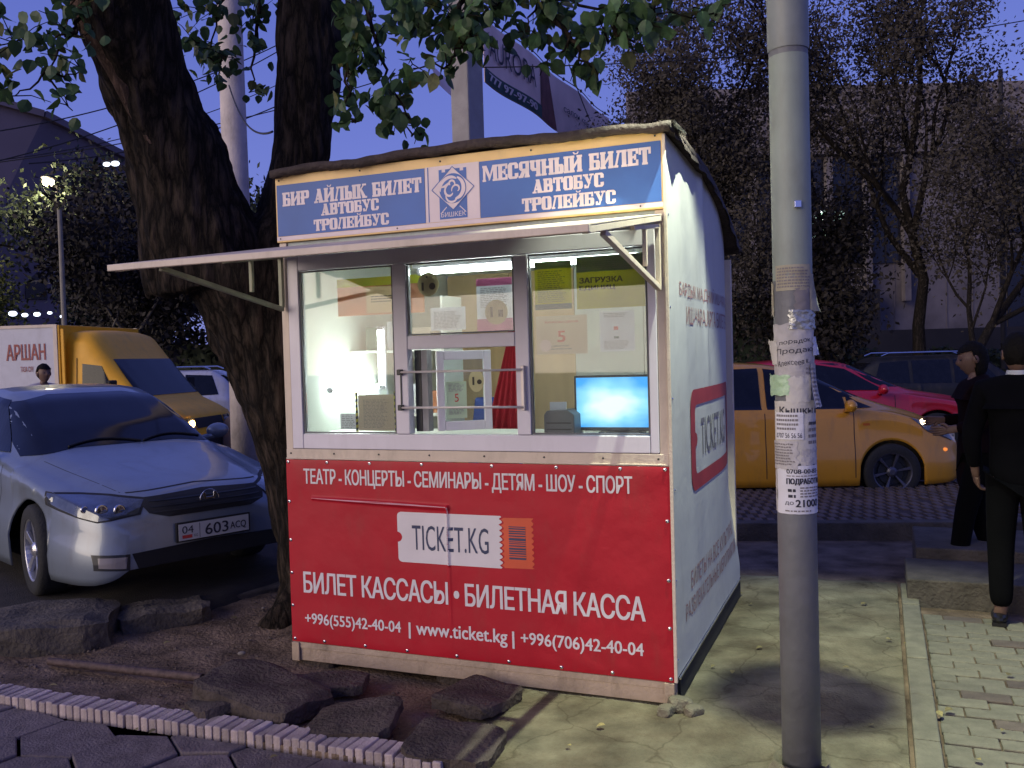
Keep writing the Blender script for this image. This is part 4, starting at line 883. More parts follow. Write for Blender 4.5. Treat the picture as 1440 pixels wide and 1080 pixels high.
b = MB(); b.prism([(1.385, 0, 0), (1.535, 0, 0), (1.535, 0, .10), (1.50, 0, .125), (1.40, 0, .12), (1.385, 0, .10)], (0, .13, 0)); b.build('housing', mat('grey printer plastic', (.09, .095, .10), .45), t, bevel=.005)
b = MB(); b.box(1.40, 1.52, -.004, -.001, .06, .066); b.box(1.40, 1.52, -.004, -.001, .03, .036); b.build('paper_slot', M_black, t); b = MB(); b.box(1.41, 1.49, .02, .03, .121, .16); b.build('receipt_paper', M_paperw2, t)
# red curtain
b = MB(); nu = 40; vs = []
for j in range(21):
    z = .9+.95*j/20
    for i in range(nu+1):
        w = .04+.30*max(0, 1.68-z); u = 1.0-w*(1-i/nu); vs.append((u, .74+.012*math.sin(i*.7+z*2), z))
b.add(vs, [(j*(nu+1)+i, j*(nu+1)+i+1, (j+1)*(nu+1)+i+1, (j+1)*(nu+1)+i) for j in range(20) for i in range(nu)])
o = inK('curtain', b, mat('dark red curtain', (.30, .008, .02), .8, var=.1), 'dark red curtain hanging behind the service opening', 'curtain', smooth=True, fix=False); sdm = o.modifiers.new('solid', 'SOLIDIFY'); sdm.thickness = .004
t = thing('office_chair', 'blue plastic chair inside the booth behind the service opening', 'chair', MK @ Matrix.Translation((.66, .95, .112)))
cb = mat('blue chair fabric', (.02, .06, .35), .7)
b = MB(); b.box(-.22, .22, -.2, .2, .44, .49); b.build('seat', cb, t, bevel=.02); b = MB(); b.prism([(-.2, 0, .6), (.2, 0, .6), (.15, .02, 1.20), (-.12, .02, 1.20)], (0, .04, 0)); b.build('backrest', cb, t, bevel=.015, M=Matrix.Translation((0, .2, 0)))
b = MB(); b.cyl((0, 0, .06), (0, 0, .44), .03, 12); b.build('column', M_dark, t)
b = MB()
for k in range(5): a = 2*PI*k/5; b.bar((0, 0, .07), (.26*math.cos(a), .26*math.sin(a), .04), .04, .03)
b.build('base', M_dark, t)
# shelves of goods on the left inside
b = MB(); b.box(.044, .64, .56, .80, 1.24, 1.255); b.box(.044, .64, .56, .80, 1.60, 1.612); b.box(.63, .645, .56, .80, 1.176, 1.9); inK('shelf', b, M_int, 'white two level shelf behind the left window', 'shelf')
for k, (x, z, w, h, c, lb) in enumerate([(.12, 1.256, .09, .14, M_paperw2, 'stack of white leaflets, first from the left on the lower shelf'), (.24, 1.256, .08, .10, c_lime, 'lime green carton on the lower shelf behind the left window'), (.36, 1.256, .09, .16, M_paperw2, 'tall white carton in the middle of the lower shelf'), (.50, 1.256, .08, .12, c_or, 'orange carton at the right end of the lower shelf'), (.13, 1.613, .08, .13, c_gr, 'grey green carton on the left of the upper shelf'), (.27, 1.613, .1, .16, M_paperw2, 'white carton on the middle of the upper shelf'), (.43, 1.613, .12, .12, c_tanp, 'tan carton on the right of the upper shelf')]):
    b = MB(); b.box(x, x+w, .60, .70, z, z+h); inK('carton', b, c, lb, 'carton', 'cartons on the booth shelf', bevel=.003)
# ================================================================ utility pole with a lamp, papers pasted round it
PX, PY, PR = 1.025, 3.28, .068
pole = thing('utility_pole', 'thick grey metal pole in front, covered with torn paper notices', 'pole', loc=(PX, PY, 0))
b = MB(); b.tube([(0, 0, -.05), (0, 0, 1), (0, 0, 2), (0, 0, 3), (0, 0, 5.2)], [.069, .069, .068, .068, .066], 40); b.build('shaft', M_pole, pole, smooth=True)
b = MB(); b.lathe([(.071, 0), (.073, .02), (.072, .16), (.0745, .20), (.070, .22)], (0, 0, 2.62), (0, 0, 1), 40); b.build('sleeve', mat('pale pole sleeve', (.20, .22, .21), .5, var=.15, dirt=.4), pole, smooth=True)
b = MB(); b.lathe([(.0690, 0), (.0692, .3), (.0688, .8)], (0, 0, at(1115, 395, PY).z), (0, 0, 1), 48); b.build('upper_light_tint', mat('pale green lamp light tint', (.25, .29, .25), .55, var=.1, dirt=.3), pole, smooth=True)  # pale coat: lamp light on the upper pole put into its colour
b = MB(); b.lathe([(.069, 0), (.085, .01), (.10, .03), (.10, .0), (.12, -.02)], (0, 0, .02), (0, 0, 1), 30); b.build('foot_collar', M_conc, pole, smooth=True)
b = MB(); b.box(-.012, .012, -.080, -.066, 2.05, 2.075); b.build('clip', M_chrome, pole, bevel=.002)
LP = Vector((1.03, 3.57, 3.52))
b = MB(); b.tube([(0, 0, 3.42), (.005, .15, 3.62), (.02, .30, 3.66), (LP.x-PX, LP.y-PY, 3.62)], .017, 10); arm = b.build('lamp_arm', M_pole, pole, smooth=True)
b = MB(); b.lathe([(.02, .10), (.05, .09), (.13, .03), (.135, .0), (.128, .0), (.05, .075), (.001, .08)], (LP.x-PX, LP.y-PY, 3.53), (0, 0, 1), 28); b.build('lamp_shade', M_pole, pole, smooth=True)
b = MB(); b.ell((LP.x-PX, LP.y-PY, 3.545), (.022, .022, .035)); b.build('bulb', emis('lamp bulb', (.85, 1, .8), 6), pole, smooth=True)
b = MB(); b.lathe([(.001, 0), (.040, .0), (.042, .01), (.001, .02)], (LP.x-PX+.022, LP.y-PY+.042, 3.15), (0, 0, 1), 24)  # unseen disc on wires, added to cast the round shadow on the ground
for k in range(3): a = 2*PI*k/3; b.cyl((LP.x-PX+.022+.038*math.cos(a), LP.y-PY+.042+.038*math.sin(a), 3.16), (LP.x-PX+.12*math.cos(a), LP.y-PY+.12*math.sin(a), 3.535), .0012, 5)
b.build('shadow_disc', M_dark, pole)
ll = bpy.data.lights.new('lamp_light', 'SPOT'); ll.energy = 600; ll.color = (.90, 1, .74); ll.shadow_soft_size = .012; ll.spot_size = math.radians(82); ll.spot_blend = .35
lo = bpy.data.objects.new('lamp_light', ll); COL.objects.link(lo); lo.location = LP-Vector((0, 0, .02)); lo.parent = None
tocam = Vector((-PX, -PY, 0)).normalized(); rgt = Vector((-tocam.y, tocam.x, 0))
def pz(py, px=1115): return at(px, py, PY-.06).z
def pcx(py): return 1107+18.5*py/1080
def wrap(name, label, a, b_, z0, z1, off, m, prints=(), torn=0, lift=None, seed=0, cat='notice', group=None, nx=24, nz=16):
    """sheet pasted round the pole; a,b_ are angles in degrees from the side facing the viewer"""
    t = thing(name, label, cat, loc=(PX, PY, 0), group=group)
    def P(s, h, o=0):
        e = (torn*(.5+.5*noise.noise(Vector((s*5, h*5, seed))))) if torn else 0
        ss = s; hh = h
        if torn:
            ss = s+torn*.35*noise.noise(Vector((h*6, seed, 0)))*(1 if s > .5 else -1)*abs(2*s-1); hh = h+torn*.35*noise.noise(Vector((s*6, 0, seed)))*abs(2*h-1)
        an = math.radians(a+(b_-a)*ss); r = PR+off+o+.0018*(noise.noise(Vector((s*4, h*4, seed)))+.5*noise.noise(Vector((s*13, h*13, seed))))+.001
        if lift:
            r += lift(s, h)
        return tocam*(math.cos(an)*r)+rgt*(math.sin(an)*r)+Vector((0, 0, z0+(z1-z0)*hh))
    vs = [P(i/nx, j/nz) for j in range(nz+1) for i in range(nx+1)]
    mb = MB(); mb.add(vs, [(j*(nx+1)+i, j*(nx+1)+i+1, (j+1)*(nx+1)+i+1, (j+1)*(nx+1)+i) for j in range(nz) for i in range(nx)])
    o = mb.build('sheet', m, t, smooth=True, fix=False)
    for q, pr in enumerate(prints):
        mb = MB()
        if pr[0] == 'txt': puttext(mb, pr[6], pr[1], pr[2], pr[3], pr[4], lambda s, h: P(s, h, .0012), bold=pr[7] if len(pr) > 7 else .01, slant=pr[8] if len(pr) > 8 else 0); nm_ = 'lettering'
        else:
            nm_ = 'small_print'; z = pr[4]; rr_ = random.Random(seed+q)
            while z > pr[3]:
                x = pr[1]
                while x < pr[2]-rr_.random()*.25*(pr[2]-pr[1]):
                    w = rr_.uniform(.03, .09); mb.poly([P(x, z-pr[6], .0012), P(min(x+w, pr[2]), z-pr[6], .0012), P(min(x+w, pr[2]), z, .0012), P(x, z, .0012)]); x += w+.02
                z -= pr[6]*2
        if mb.f: mb.build(nm_, pr[5], t, fix=False)
    return t
M_old = mat('yellowed paper', (.36, .33, .24), .8, var=.15, scale=20, bump=.3, bscale=25)
M_paper2 = mat('grimy paper', (.46, .44, .43), .8, var=.2, scale=16, bump=.4, bscale=25)
M_faint = mat('faded ink', (.22, .20, .20), .8)
Z = pz
wrap('notice', 'yellowed notice with small print, highest on the pole', -55, 62, Z(408), Z(372), .001, M_old, [('l', .05, .95, .08, .9, M_faint, .06)], torn=.08, seed=1)
wrap('notice', 'blank grimy paper remains under the yellowed notice on the pole', 5, 100, Z(438), Z(405), .001, M_faint, torn=.3, seed=2)
wrap('paper_scrap', 'curled paper scrap peeling out from the right of the pole below the top notice', 55, 120, Z(438), Z(385), .002, M_old, torn=.15, seed=3, cat='paper scrap', lift=lambda s, h: .035*(1-h)**1.5*s)
wrap('paper_scrap', 'narrow paper edge peeling off the left side of the pole below the top notice', -120, -70, Z(442), Z(395), .002, M_old, torn=.2, seed=4, cat='paper scrap', lift=lambda s, h: .007*(1-s))
wrap('tape_patch', 'crumpled shiny silver tape patch round the pole', -12, 85, Z(463), Z(436), .006, M_tape, torn=.2, seed=5, cat='tape patch', lift=lambda s, h: .004*noise.noise(Vector((s*6, h*6, 0))))
wrap('notice', 'whitish handwritten notice below the silver tape on the pole', -75, 75, Z(532), Z(455), .003, M_paper2, [('txt', .22, .85, .62, .70, M_ink, 'порядок', 0, .05), ('txt', .14, .92, .44, .56, M_ink, 'Продаю', 0, .05), ('txt', .10, .80, .24, .34, M_ink, 'г Алексеев к.', 0, .05), ('l', .72, .98, .02, .18, M_faint, .04)], torn=.12, seed=6)
wrap('paper_scrap', 'torn paper corner sticking out left of the handwritten notice', -110, -50, Z(512), Z(478), .006, M_paper, torn=.35, seed=7, cat='paper scrap', lift=lambda s, h: .018*(1-s)*h)
wrap('paper_scrap', 'small white paper curl right of the handwritten notice', 60, 115, Z(500), Z(474), .006, M_paperw, torn=.35, seed=8, cat='paper scrap', lift=lambda s, h: .018*s*(1-h))
wrap('paper_scrap', 'pale green paper scrap flapping on the left of the pole', -115, -15, Z(556), Z(527), .005, M_paperg, torn=.3, seed=9, cat='paper scrap', lift=lambda s, h: .014*(1-s))
wrap('paper_scrap', 'crumpled paper remains in the middle of the pole beside the green scrap', -25, 50, Z(566), Z(528), .004, M_paper, torn=.25, seed=10, cat='paper scrap')
wrap('paper_scrap', 'long loose tear-off strip hanging at the right of the pole', 45, 70, Z(573), Z(512), .008, M_paper2, [('l', .1, .9, .1, .9, M_faint, .05)], torn=.08, seed=11, cat='paper scrap', lift=lambda s, h: .022*(1-h)**2)
wrap('notice', 'notice with a bold Cyrillic headline at eye height on the pole', -80, 88, Z(652), Z(564), .0025, M_paper, [('txt', .20, .97, .80, .91, M_ink, 'Кышкы к', .03), ('l', .70, .97, .30, .66, M_faint, .05), ('txt', .72, .95, .62, .68, M_ink, 'ик жай', .02)], torn=.06, seed=12)
wrap('notice', 'small white slip with lines of phone numbers left over the Cyrillic notice', -62, 22, Z(618), Z(580), .006, M_paperw, [('l', .06, .94, .42, .92, M_faint, .08), ('txt', .06, .94, .06, .24, M_ink, '0707 56 56 56', .01)], seed=13)
wrap('paper_scrap', 'torn remains of a white notice below the phone number slip', -85, 5, Z(660), Z(620), .0045, M_paper2, [('l', .1, .9, .2, .9, M_faint, .05)], torn=.3, seed=14, cat='paper scrap')
wrap('paper_scrap', 'ragged grey paper remains on the right of the pole under the Cyrillic notice', 15, 90, Z(655), Z(632), .003, M_paper2, torn=.4, seed=15, cat='paper scrap')
wrap('notice', 'lowest notice on the pole, white job advert offering 21000', -64, 90, Z(723), Z(655), .003, M_paperw, [('txt', .24, .90, .84, .93, M_ink, '0708-00-82-', .03), ('l', .24, .95, .77, .80, M_faint, .02), ('txt', .24, .97, .60, .74, M_ink, 'ПОДРАБОТКА', .05), ('l', .48, .97, .34, .56, M_faint, .03), ('l', .26, .40, .36, .52, M_ink, .06), ('txt', .20, .36, .18, .26, M_ink, 'до', 0), ('txt', .40, .88, .15, .30, M_ink, '21000', .04), ('l', .2, .8, .03, .08, M_faint, .03)], torn=.03, seed=16)
wrap('paper_scrap', 'faded paper edge on the far left of the pole beside the job advert', -100, -68, Z(722), Z(662), .002, M_paper2, torn=.2, seed=17, cat='paper scrap')

# ================================================================ cars
def interp(tab, x):
    if x <= tab[0][0]: return tab[0][1:]
    for a, c in zip(tab, tab[1:]):
        if x <= c[0]:
            t = (x-a[0])/(c[0]-a[0]); return tuple(p+(q-p)*t for p, q in zip(a[1:], c[1:]))
    return tab[-1][1:]
def smooth(arr, k):
    a = np.array(arr); 
    for _ in range(k):
        c = a.copy(); c[1:-1] = .25*a[:-2]+.5*a[1:-1]+.25*a[2:]; a = c
    return a
def car_body(spec):
    """one lofted shell; stations run from the nose (x=0) to the tail"""
    L = spec['L']; T = spec['tab']; fx, rx = spec['wheels']; R = spec['arch']; zc = spec['wr']
    xs = set(np.linspace(0, L, int(L/.06)).tolist())
    for w in (fx, rx): 
        for k in range(15): xs.add(w+R*math.cos(PI*k/14))
    for k in range(8): xs.add(.012*k); xs.add(L-.012*k)
    xs = sorted(xs); D = []
    for x in xs:
        rr = min(spec.get('blur', .16), x+.012, L-x+.012); acc = np.zeros(6); wt = 0
        for k in range(-6, 7): w = math.exp(-(k/3)**2); acc += w*np.array(interp(T, x+rr*k/6)); wt += w
        D.append(acc/wt)
    # columns: W (half width), zb, belt, Wb (cabin half width at belt), Wr (roof), zt
    vs = []; n = None
    for x, (W_, zb, zbelt, Wb, Wr, zt) in zip(xs, D):
        zbo = zb
        for w in (fx, rx):
            d = abs(x-w)
            if d < R: zbo = max(zbo, zc+math.sqrt(max(R*R-d*d, 0)))
        h = zbelt-zb
        def side(z):
            t = min(max((z-zb)/h, 0), 1); return W_*(.95+.05*math.sin(PI*min(t*1.25+.12, 1)**.8)) if t < .9 else W_*(.965-.03*(t-.9)*10)
        z1 = max(zbo, zb); lv = [z1, z1+(zbelt-z1)*.10, z1+(zbelt-z1)*.3, z1+(zbelt-z1)*.5, z1+(zbelt-z1)*.7, z1+(zbelt-z1)*.88]
        half = [(side(lv[0])-.012, lv[0])]+[(side(z), z) for z in lv]+[(W_*.925, zbelt)]
        half += [(Wb, zbelt+(zt-zbelt)*.06+.006)]
        for t in (.3, .6, .86): half.append((Wb+(Wr-Wb)*t, zbelt+(zt-zbelt)*(.06+.87*t)))
        half += [(Wr*.9, zbelt+(zt-zbelt)*.95), (Wr*.6, zbelt+(zt-zbelt)*.985), (0, zt)]
        row = [(x, -y, z) for y, z in half]+[(x, y, z) for y, z in half[-2::-1]]; n = len(row); vs += row
    m = len(xs); fs = [(j*n+i, j*n+i+1, (j+1)*n+i+1, (j+1)*n+i) for j in range(m-1) for i in range(n-1)]
    fs += [tuple(range(n)), tuple((m-1)*n+i for i in range(n))[::-1]]
    return vs, fs
def make_car(name, label, cat, loc, rz, sc, spec, paint, group=None):
    """rz turns the car; local x runs nose -> tail, y to the left-hand side of someone facing the tail"""
    t = thing(name, label, cat, group=group); M = Matrix.Translation(loc) @ Matrix.Rotation(rz, 4, 'Z') @ Matrix.Scale(sc, 4); t.matrix_world = M
    vs, fs = car_body(spec); mb = MB(); mb.add(vs, fs); body = mb.build('body', paint, t, smooth=True)
    bvh = BVHTree.FromPolygons([Vector(v) for v in vs], fs)
    for w in (0,):
        mb = MB(); Wm = max(r[1] for r in spec['tab'])
        mb.box(.25, spec['L']-.25, -Wm*.86, Wm*.86, spec['wr']*.65, spec['wr']*.65+.12); zt_ = min(spec['wr']+spec['arch']+.06, .8)
        for wx in spec['wheels']: mb.box(wx-spec['arch']-.02, wx+spec['arch']+.02, -Wm*.70, Wm*.70, .16, zt_)
        mb.build('underbody', M_black, t)
    def patch(nm, m, A, C, d, off=.006, nx=52, ny=20, parent=None, sm=True):
        """A, C: lower and upper outlines in (a, z); d: 'front', 'side+', 'side-' or a direction vector"""
        if d == 'front': dr = Vector((1, 0, 0))
        elif d == 'side+': dr = Vector((0, -1, 0))
        elif d == 'side-': dr = Vector((0, 1, 0))
        elif d == 'top': dr = Vector((0, 0, -1))
        elif d == 'rear': dr = Vector((-1, 0, 0))
        else: dr = Vector(d).normalized()
        e1 = Vector((1, 0, 0)) if abs(dr.x) < .2 else Vector((0, 1, 0)) if abs(dr.y) < .2 else Vector((-dr.y, dr.x, 0)).normalized()
        def rs(P, k):
            t_ = k*(len(P)-1); i = min(int(t_), len(P)-2); f = t_-i; return P[i][0]+(P[i+1][0]-P[i][0])*f, P[i][1]+(P[i+1][1]-P[i][1])*f
        vv = []
        for j in range(ny+1):
            for i in range(nx+1):
                a0, z0 = rs(A, i/nx); a1, z1 = rs(C, i/nx); a = a0+(a1-a0)*j/ny; z = z0+(z1-z0)*j/ny
                o = e1*a+Vector((0, 0, z)) if dr.z == 0 else Vector((a, z, 3))
                if dr.z == 0 and abs(dr.x) < .99 and abs(dr.y) < .99: o += Vector((spec.get('hx', .25), 0, 0))*0
                o = o-dr*6 if dr.z == 0 else o
                hit = bvh.ray_cast(o, dr)
                if hit[0] is None:
                    hit = bvh.find_nearest(o+dr*6)
                p = hit[0]-dr*off if hit[0] is not None else o
                vv.append(p)
        mb = MB(); mb.add(vv, [(j*(nx+1)+i, j*(nx+1)+i+1, (j+1)*(nx+1)+i+1, (j+1)*(nx+1)+i) for j in range(ny) for i in range(nx)])
        return mb.build(nm, m, parent or t, smooth=sm, fix=False)
    rim_m = spec.get('rim', M_rim); Rw = spec['tr']; fac = spec.get('nspoke', 5)
    Wm = spec['track']; proto = None
    for wx in spec['wheels']:
        for s in (-1, 1):
            wh = bpy.data.objects.new('wheel', None); COL.objects.link(wh); wh.parent = t; wh.location = (wx, s*Wm, spec['wr'])
            if s > 0: wh.rotation_euler = (0, 0, PI)
            if wx == spec['wheels'][0]: wh.rotation_euler.z += spec.get('steer', 0)
            if proto is None:
                r = Rw; ri = r*.68; mb = MB(); mb.lathe([(ri, -.10), (ri+.02, .085*-1.2), (r*.92, -.105), (r*.985, -.085), (r, -.05), (r, .05), (r*.985, .085), (r*.92, .10), (ri, .10)], (0, 0, 0), (0, 1, 0), 40); ty = mb.build('tyre', M_tyre, wh, smooth=True)
                mb = MB(); mb.lathe([(ri+.004, -.098), (ri-.012, -.092), (ri-.02, -.03), (ri-.02, .09)], (0, 0, 0), (0, 1, 0), 40)
                for k in range(fac):
                    a = 2*PI*k/fac+.2; da = .30 if fac == 5 else .16
                    p = [(math.cos(a-da*.8)*.05, -.070, math.sin(a-da*.8)*.05), (math.cos(a+da*.8)*.05, -.070, math.sin(a+da*.8)*.05), (math.cos(a+da*.55)*(ri-.01), -.088, math.sin(a+da*.55)*(ri-.01)), (math.cos(a-da*.55)*(ri-.01), -.088, math.sin(a-da*.55)*(ri-.01))]
                    mb.prism(p, (0, .025, 0))
                mb.lathe([(.001, -.092), (.03, -.092), (.055, -.075), (.055, -.05)], (0, 0, 0), (0, 1, 0), 20)
                rm_ = mb.build('rim', rim_m, wh, bevel=.003); mb = MB(); mb.lathe([(.001, -.02), (ri-.02, -.02)], (0, 0, 0), (0, 1, 0), 30); mb.lathe([(.14, -.045), (.14, -.03), (.05, -.03)], (0, 0, 0), (0, 1, 0), 24); br = mb.build('brake_disc', M_dark, wh)
                proto = (ty, rm_, br)
            else:
                for q in proto: c = q.copy(); COL.objects.link(c); c.parent = wh
    return t, patch, bvh
def mirror(body, side, z, x, m, t, s=1):
    mb = MB(); mb.ell((x, side*z[0], z[1]), (.06*s, .105*s, .068*s)); mb.bar((x, side*(z[0]-.16), z[1]-.06), (x, side*(z[0]-.02), z[1]-.03), .06, .04); mb.build('side_mirror', m, t, smooth=True)
sedan = dict(L=4.66, blur=.09, wheels=(.93, 3.60), arch=.355, wr=.315, tr=.318, track=.76, steer=-.12, tab=[
 # x, W, zb, belt, Wb, Wr, zt
 (0, .60, .26, .50, .40, .25, .60), (.03, .68, .20, .56, .48, .3, .655), (.10, .76, .17, .62, .56, .36, .705), (.25, .83, .165, .67, .64, .42, .75), (.50, .875, .165, .72, .68, .48, .80), (.93, .895, .165, .80, .72, .52, .88), (1.25, .90, .165, .865, .76, .62, .95),
 (1.55, .90, .17, .90, .77, .60, 1.13), (1.95, .90, .17, .915, .775, .575, 1.33), (2.25, .90, .17, .92, .775, .575, 1.405), (2.7, .90, .17, .925, .775, .57, 1.435), (3.3, .90, .17, .93, .77, .56, 1.40), (3.75, .89, .18, .94, .74, .54, 1.22), (4.1, .87, .2, .95, .70, .58, 1.04), (4.5, .82, .22, .93, .66, .5, .99), (4.63, .74, .27, .80, .5, .4, .88), (4.66, .66, .32, .7, .4, .3, .75)])
# local x must run from nose towards the tail: tail direction = (-sin, cos) of .808 rad, so rz = .808 + 90 deg
car, patch, bvh = make_car('parked_car', 'silver blue sedan parked on the left with its nose toward the booth', 'car', (-1.9946, 5.9066, .069), .808+PI/2, .952, sedan, M_silver)
# in this frame y>0 points to the photo's left side of the car
g = patch('grille', M_black, [(-.42, .60), (-.3, .565), (.3, .565), (.42, .60)], [(-.47, .695), (0, .715), (.47, .695)], 'front')
mb = MB()
for k in range(5):
    pass
for z in (.60, .635, .67): patch('grille_bar', M_dark, [(-.40, z), (.40, z)], [(-.40, z+.008), (.40, z+.008)], 'front', off=.012, ny=1, parent=None)
mb = MB(); hit = bvh.ray_cast(Vector((-5, 0, .65)), Vector((1, 0, 0)))[0]; hx_ = hit.x-.018
for s in (-1, 1): mb.prism([(hx_, s*.030, .690), (hx_, s*.050, .692), (hx_, s*.036, .612), (hx_, s*.020, .612)], (.012, 0, 0))
mb.box(hx_, hx_+.012, -.03, .03, .644, .658)
pts = [(hx_+.006, .068*math.sin(2*PI*k/28)*(1+.12*math.cos(2*PI*k/28)), .652-.056*math.cos(2*PI*k/28)) for k in range(29)]; mb.tube(pts, .0045, 6); mb.build('badge', M_chrome, car, bevel=.002)
patch('lower_intake', M_black, [(-.52, .255), (-.45, .235), (.45, .235), (.52, .255)], [(-.56, .36), (0, .375), (.56, .36)], 'front')
for s in (-1, 1):
    hd_ = (.75, -s*.66, 0)
    patch('headlight_trim', M_black, [(s*.385, .597), (s*.62, .570), (s*1.07, .655)], [(s*.375, .695), (s*.62, .722), (s*1.08, .745)], hd_, off=.003)
    patch('headlight', M_lens, [(s*.40, .605), (s*.62, .580), (s*1.05, .663)], [(s*.39, .685), (s*.62, .712), (s*1.06, .737)], hd_, off=.007)
    sd_ = 'side-' if s < 0 else 'side+'
    patch('fog_lamp', M_fog, [(s*.60, .27), (s*.74, .285)], [(s*.59, .345), (s*.74, .35)], 'front', off=.006)
    patch('fog_surround', M_dark, [(s*.575, .255), (s*.76, .27)], [(s*.57, .36), (s*.765, .37)], 'front', off=.003)
    for q, (yy, zz, rr_) in enumerate(((.58, .635, .035), (.68, .642, .038), (.76, .652, .022))):
        h = bvh.ray_cast(Vector((-5, s*yy, zz)), Vector((1, 0, 0)))[0]
        if h:
            mb = MB(); mb.lathe([(.001, -.002), (rr_*.7, -.006), (rr_, -.014), (rr_*1.08, .0)], (h.x-.004, s*yy, zz), (1, 0, 0), 18); mb.build('lamp_reflector', M_chrome, car, smooth=True)
patch('windscreen', M_cglass, [(-.74, .93), (-.4, .975), (.4, .975), (.74, .93)], [(-.60, 1.31), (-.3, 1.365), (.3, 1.365), (.60, 1.31)], 'front', off=.008)
for s, sd_ in ((-1, 'side-'), (1, 'side+')):
    patch('front_side_window', M_cglass, [(1.62, .955), (2.42, .955)], [(2.04, 1.25), (2.15, 1.33), (2.42, 1.355)], sd_, off=.006)
    patch('rear_side_window', M_cglass, [(2.48, .955), (3.50, .97)], [(2.48, 1.355), (2.9, 1.36), (3.35, 1.27)], sd_, off=.006)
    patch('door_seam', M_black, [(1.50, .30), (1.506, .30)], [(1.50, .90), (1.506, .90)], sd_, off=.002, nx=1)
    patch('door_seam', M_black, [(2.45, .30), (2.456, .30)], [(2.45, .90), (2.456, .90)], sd_, off=.002, nx=1)
    patch('door_handle', M_silver, [(2.22, .78), (2.38, .785)], [(2.22, .81), (2.38, .815)], sd_, off=.03)
    mirror(None, s, (.99, .98), 1.72, M_silver, car)
for s in (-1, 1): patch('bonnet_seam', M_black, [(s*.50, .725), (s*.505, .725)], [(s*.66, .90), (s*.665, .90)], 'front', off=.002, nx=1, ny=10)
patch('bonnet_seam', M_black, [(-.48, .722), (0, .742), (.48, .722)], [(-.48, .728), (0, .748), (.48, .728)], 'front', off=.003, ny=1)
mb = MB()
for y0, y1 in ((-.10, .42), (.42, -.0)): pass
for y_, y2 in ((.45, -.10), (-.12, -.60)):
    pts = []
    for k in range(9):
        y = y_+(y2-y_)*k/8; z = .985+.035*math.sin(PI*k/8); h = bvh.ray_cast(Vector((-5, y, z)), Vector((1, 0, 0)))[0]; pts.append((h.x-.022, y, z))
    mb.tube(pts, .008, 6)
mb.build('wiper', M_black, car)
pl_x = bvh.ray_cast(Vector((-5, 0, .44)), Vector((1, 0, 0)))[0].x-.035
mb = MB(); mb.box(pl_x, pl_x+.02, -.27, .27, .385, .515); mb.build('plate_holder', M_black, car)
mb = MB(); mb.box(pl_x-.004, pl_x-.001, -.258, .258, .395, .505); plate = mb.build('number_plate', mat('plate white', (.55, .55, .52), .5, var=.04), car)
pf = lambda a, z: (pl_x-.006, -a, z)
mb = MB(); puttext(mb, '603', -.07, .10, .41, .485, pf, .02); mb.build('lettering', M_ink, plate, fix=False); mb = MB(); puttext(mb, 'ACQ', .115, .235, .413, .470, pf, .015); puttext(mb, '04', -.235, -.155, .44, .49, pf, .01); mb.poly([pf(-.112, .40), pf(-.108, .40), pf(-.108, .50), pf(-.112, .50)]); puttext(mb, 'KG', -.15, -.125, .41, .43, pf, .0); mb.build('lettering', M_ink, plate, fix=False)
mb = MB(); mb.poly([pf(-.235, .408), pf(-.165, .408), pf(-.165, .430), pf(-.235, .430)]); mb.build('flag', M_redl if 'M_redl' in globals() else c_redp, plate, fix=False)

hatch = dict(L=3.85, wheels=(.80, 3.25), arch=.34, wr=.30, tr=.30, track=.74, rim=M_rimd, nspoke=6, tab=[
 (0, .50, .28, .50, .30, .2, .58), (.04, .64, .2, .60, .4, .3, .68), (.15, .74, .17, .70, .5, .36, .78), (.4, .82, .16, .82, .58, .42, .90), (.75, .84, .16, .92, .66, .5, 1.0), (1.05, .845, .16, .96, .72, .58, 1.10),
 (1.6, .845, .16, .97, .72, .56, 1.38), (2.0, .845, .16, .98, .72, .55, 1.48), (2.6, .845, .16, .99, .72, .55, 1.52), (3.3, .84, .17, 1.0, .70, .53, 1.49), (3.65, .82, .2, 1.0, .66, .5, 1.40), (3.8, .76, .25, .95, .6, .46, 1.15), (3.85, .70, .3, .8, .5, .4, .9)])
c2, patch, bvh = make_car('taxi_car', 'amber yellow hatchback on the road behind the pole', 'car', (4.72, 10.02, -.03), PI+.02-.09, .97, hatch, M_taxi)
# this car's nose points to +X; y<0 in its frame is the far side, y>0 the near side
for s, sd_ in ((1, 'side+'), (-1, 'side-')):
    patch('front_quarter_window', M_cglass, [(.95, .985), (1.22, .98)], [(1.12, 1.06), (1.22, 1.13)], sd_)
    patch('front_side_window', M_cglass, [(1.24, .98), (2.08, .99)], [(1.26, 1.14), (1.62, 1.36), (2.08, 1.43)], sd_)
    patch('rear_side_window', M_cglass, [(2.14, .99), (3.0, 1.0)], [(2.14, 1.435), (3.0, 1.42)], sd_)
    patch('rear_quarter_window', M_cglass, [(3.06, 1.03), (3.45, 1.08)], [(3.06, 1.41), (3.4, 1.35)], sd_)
    for x in (1.18, 2.11, 3.02): patch('door_seam', M_black, [(x, .25), (x+.008, .25)], [(x, .95), (x+.008, .95)], sd_, off=.002, nx=1)
    for x in (1.95, 2.87): patch('door_handle', M_taxi, [(x, .80), (x-.16, .795)], [(x, .835), (x-.16, .83)], sd_, off=.03)
    patch('headlight', M_lens, [(.10, .60), (.42, .72)], [(.20, .74), (.62, .90)], sd_, off=.006)
    patch('side_marker', mat('amber lens', (.5, .12, .01), .3), [(1.02, .80), (1.09, .80)], [(1.02, .825), (1.09, .825)], sd_, off=.006)
    mirror(None, s, (.93, 1.02), 1.25, M_taxi, c2)
patch('windscreen', M_cglass, [(-.66, 1.10), (.66, 1.10)], [(-.54, 1.42), (.54, 1.42)], 'front', off=.006)
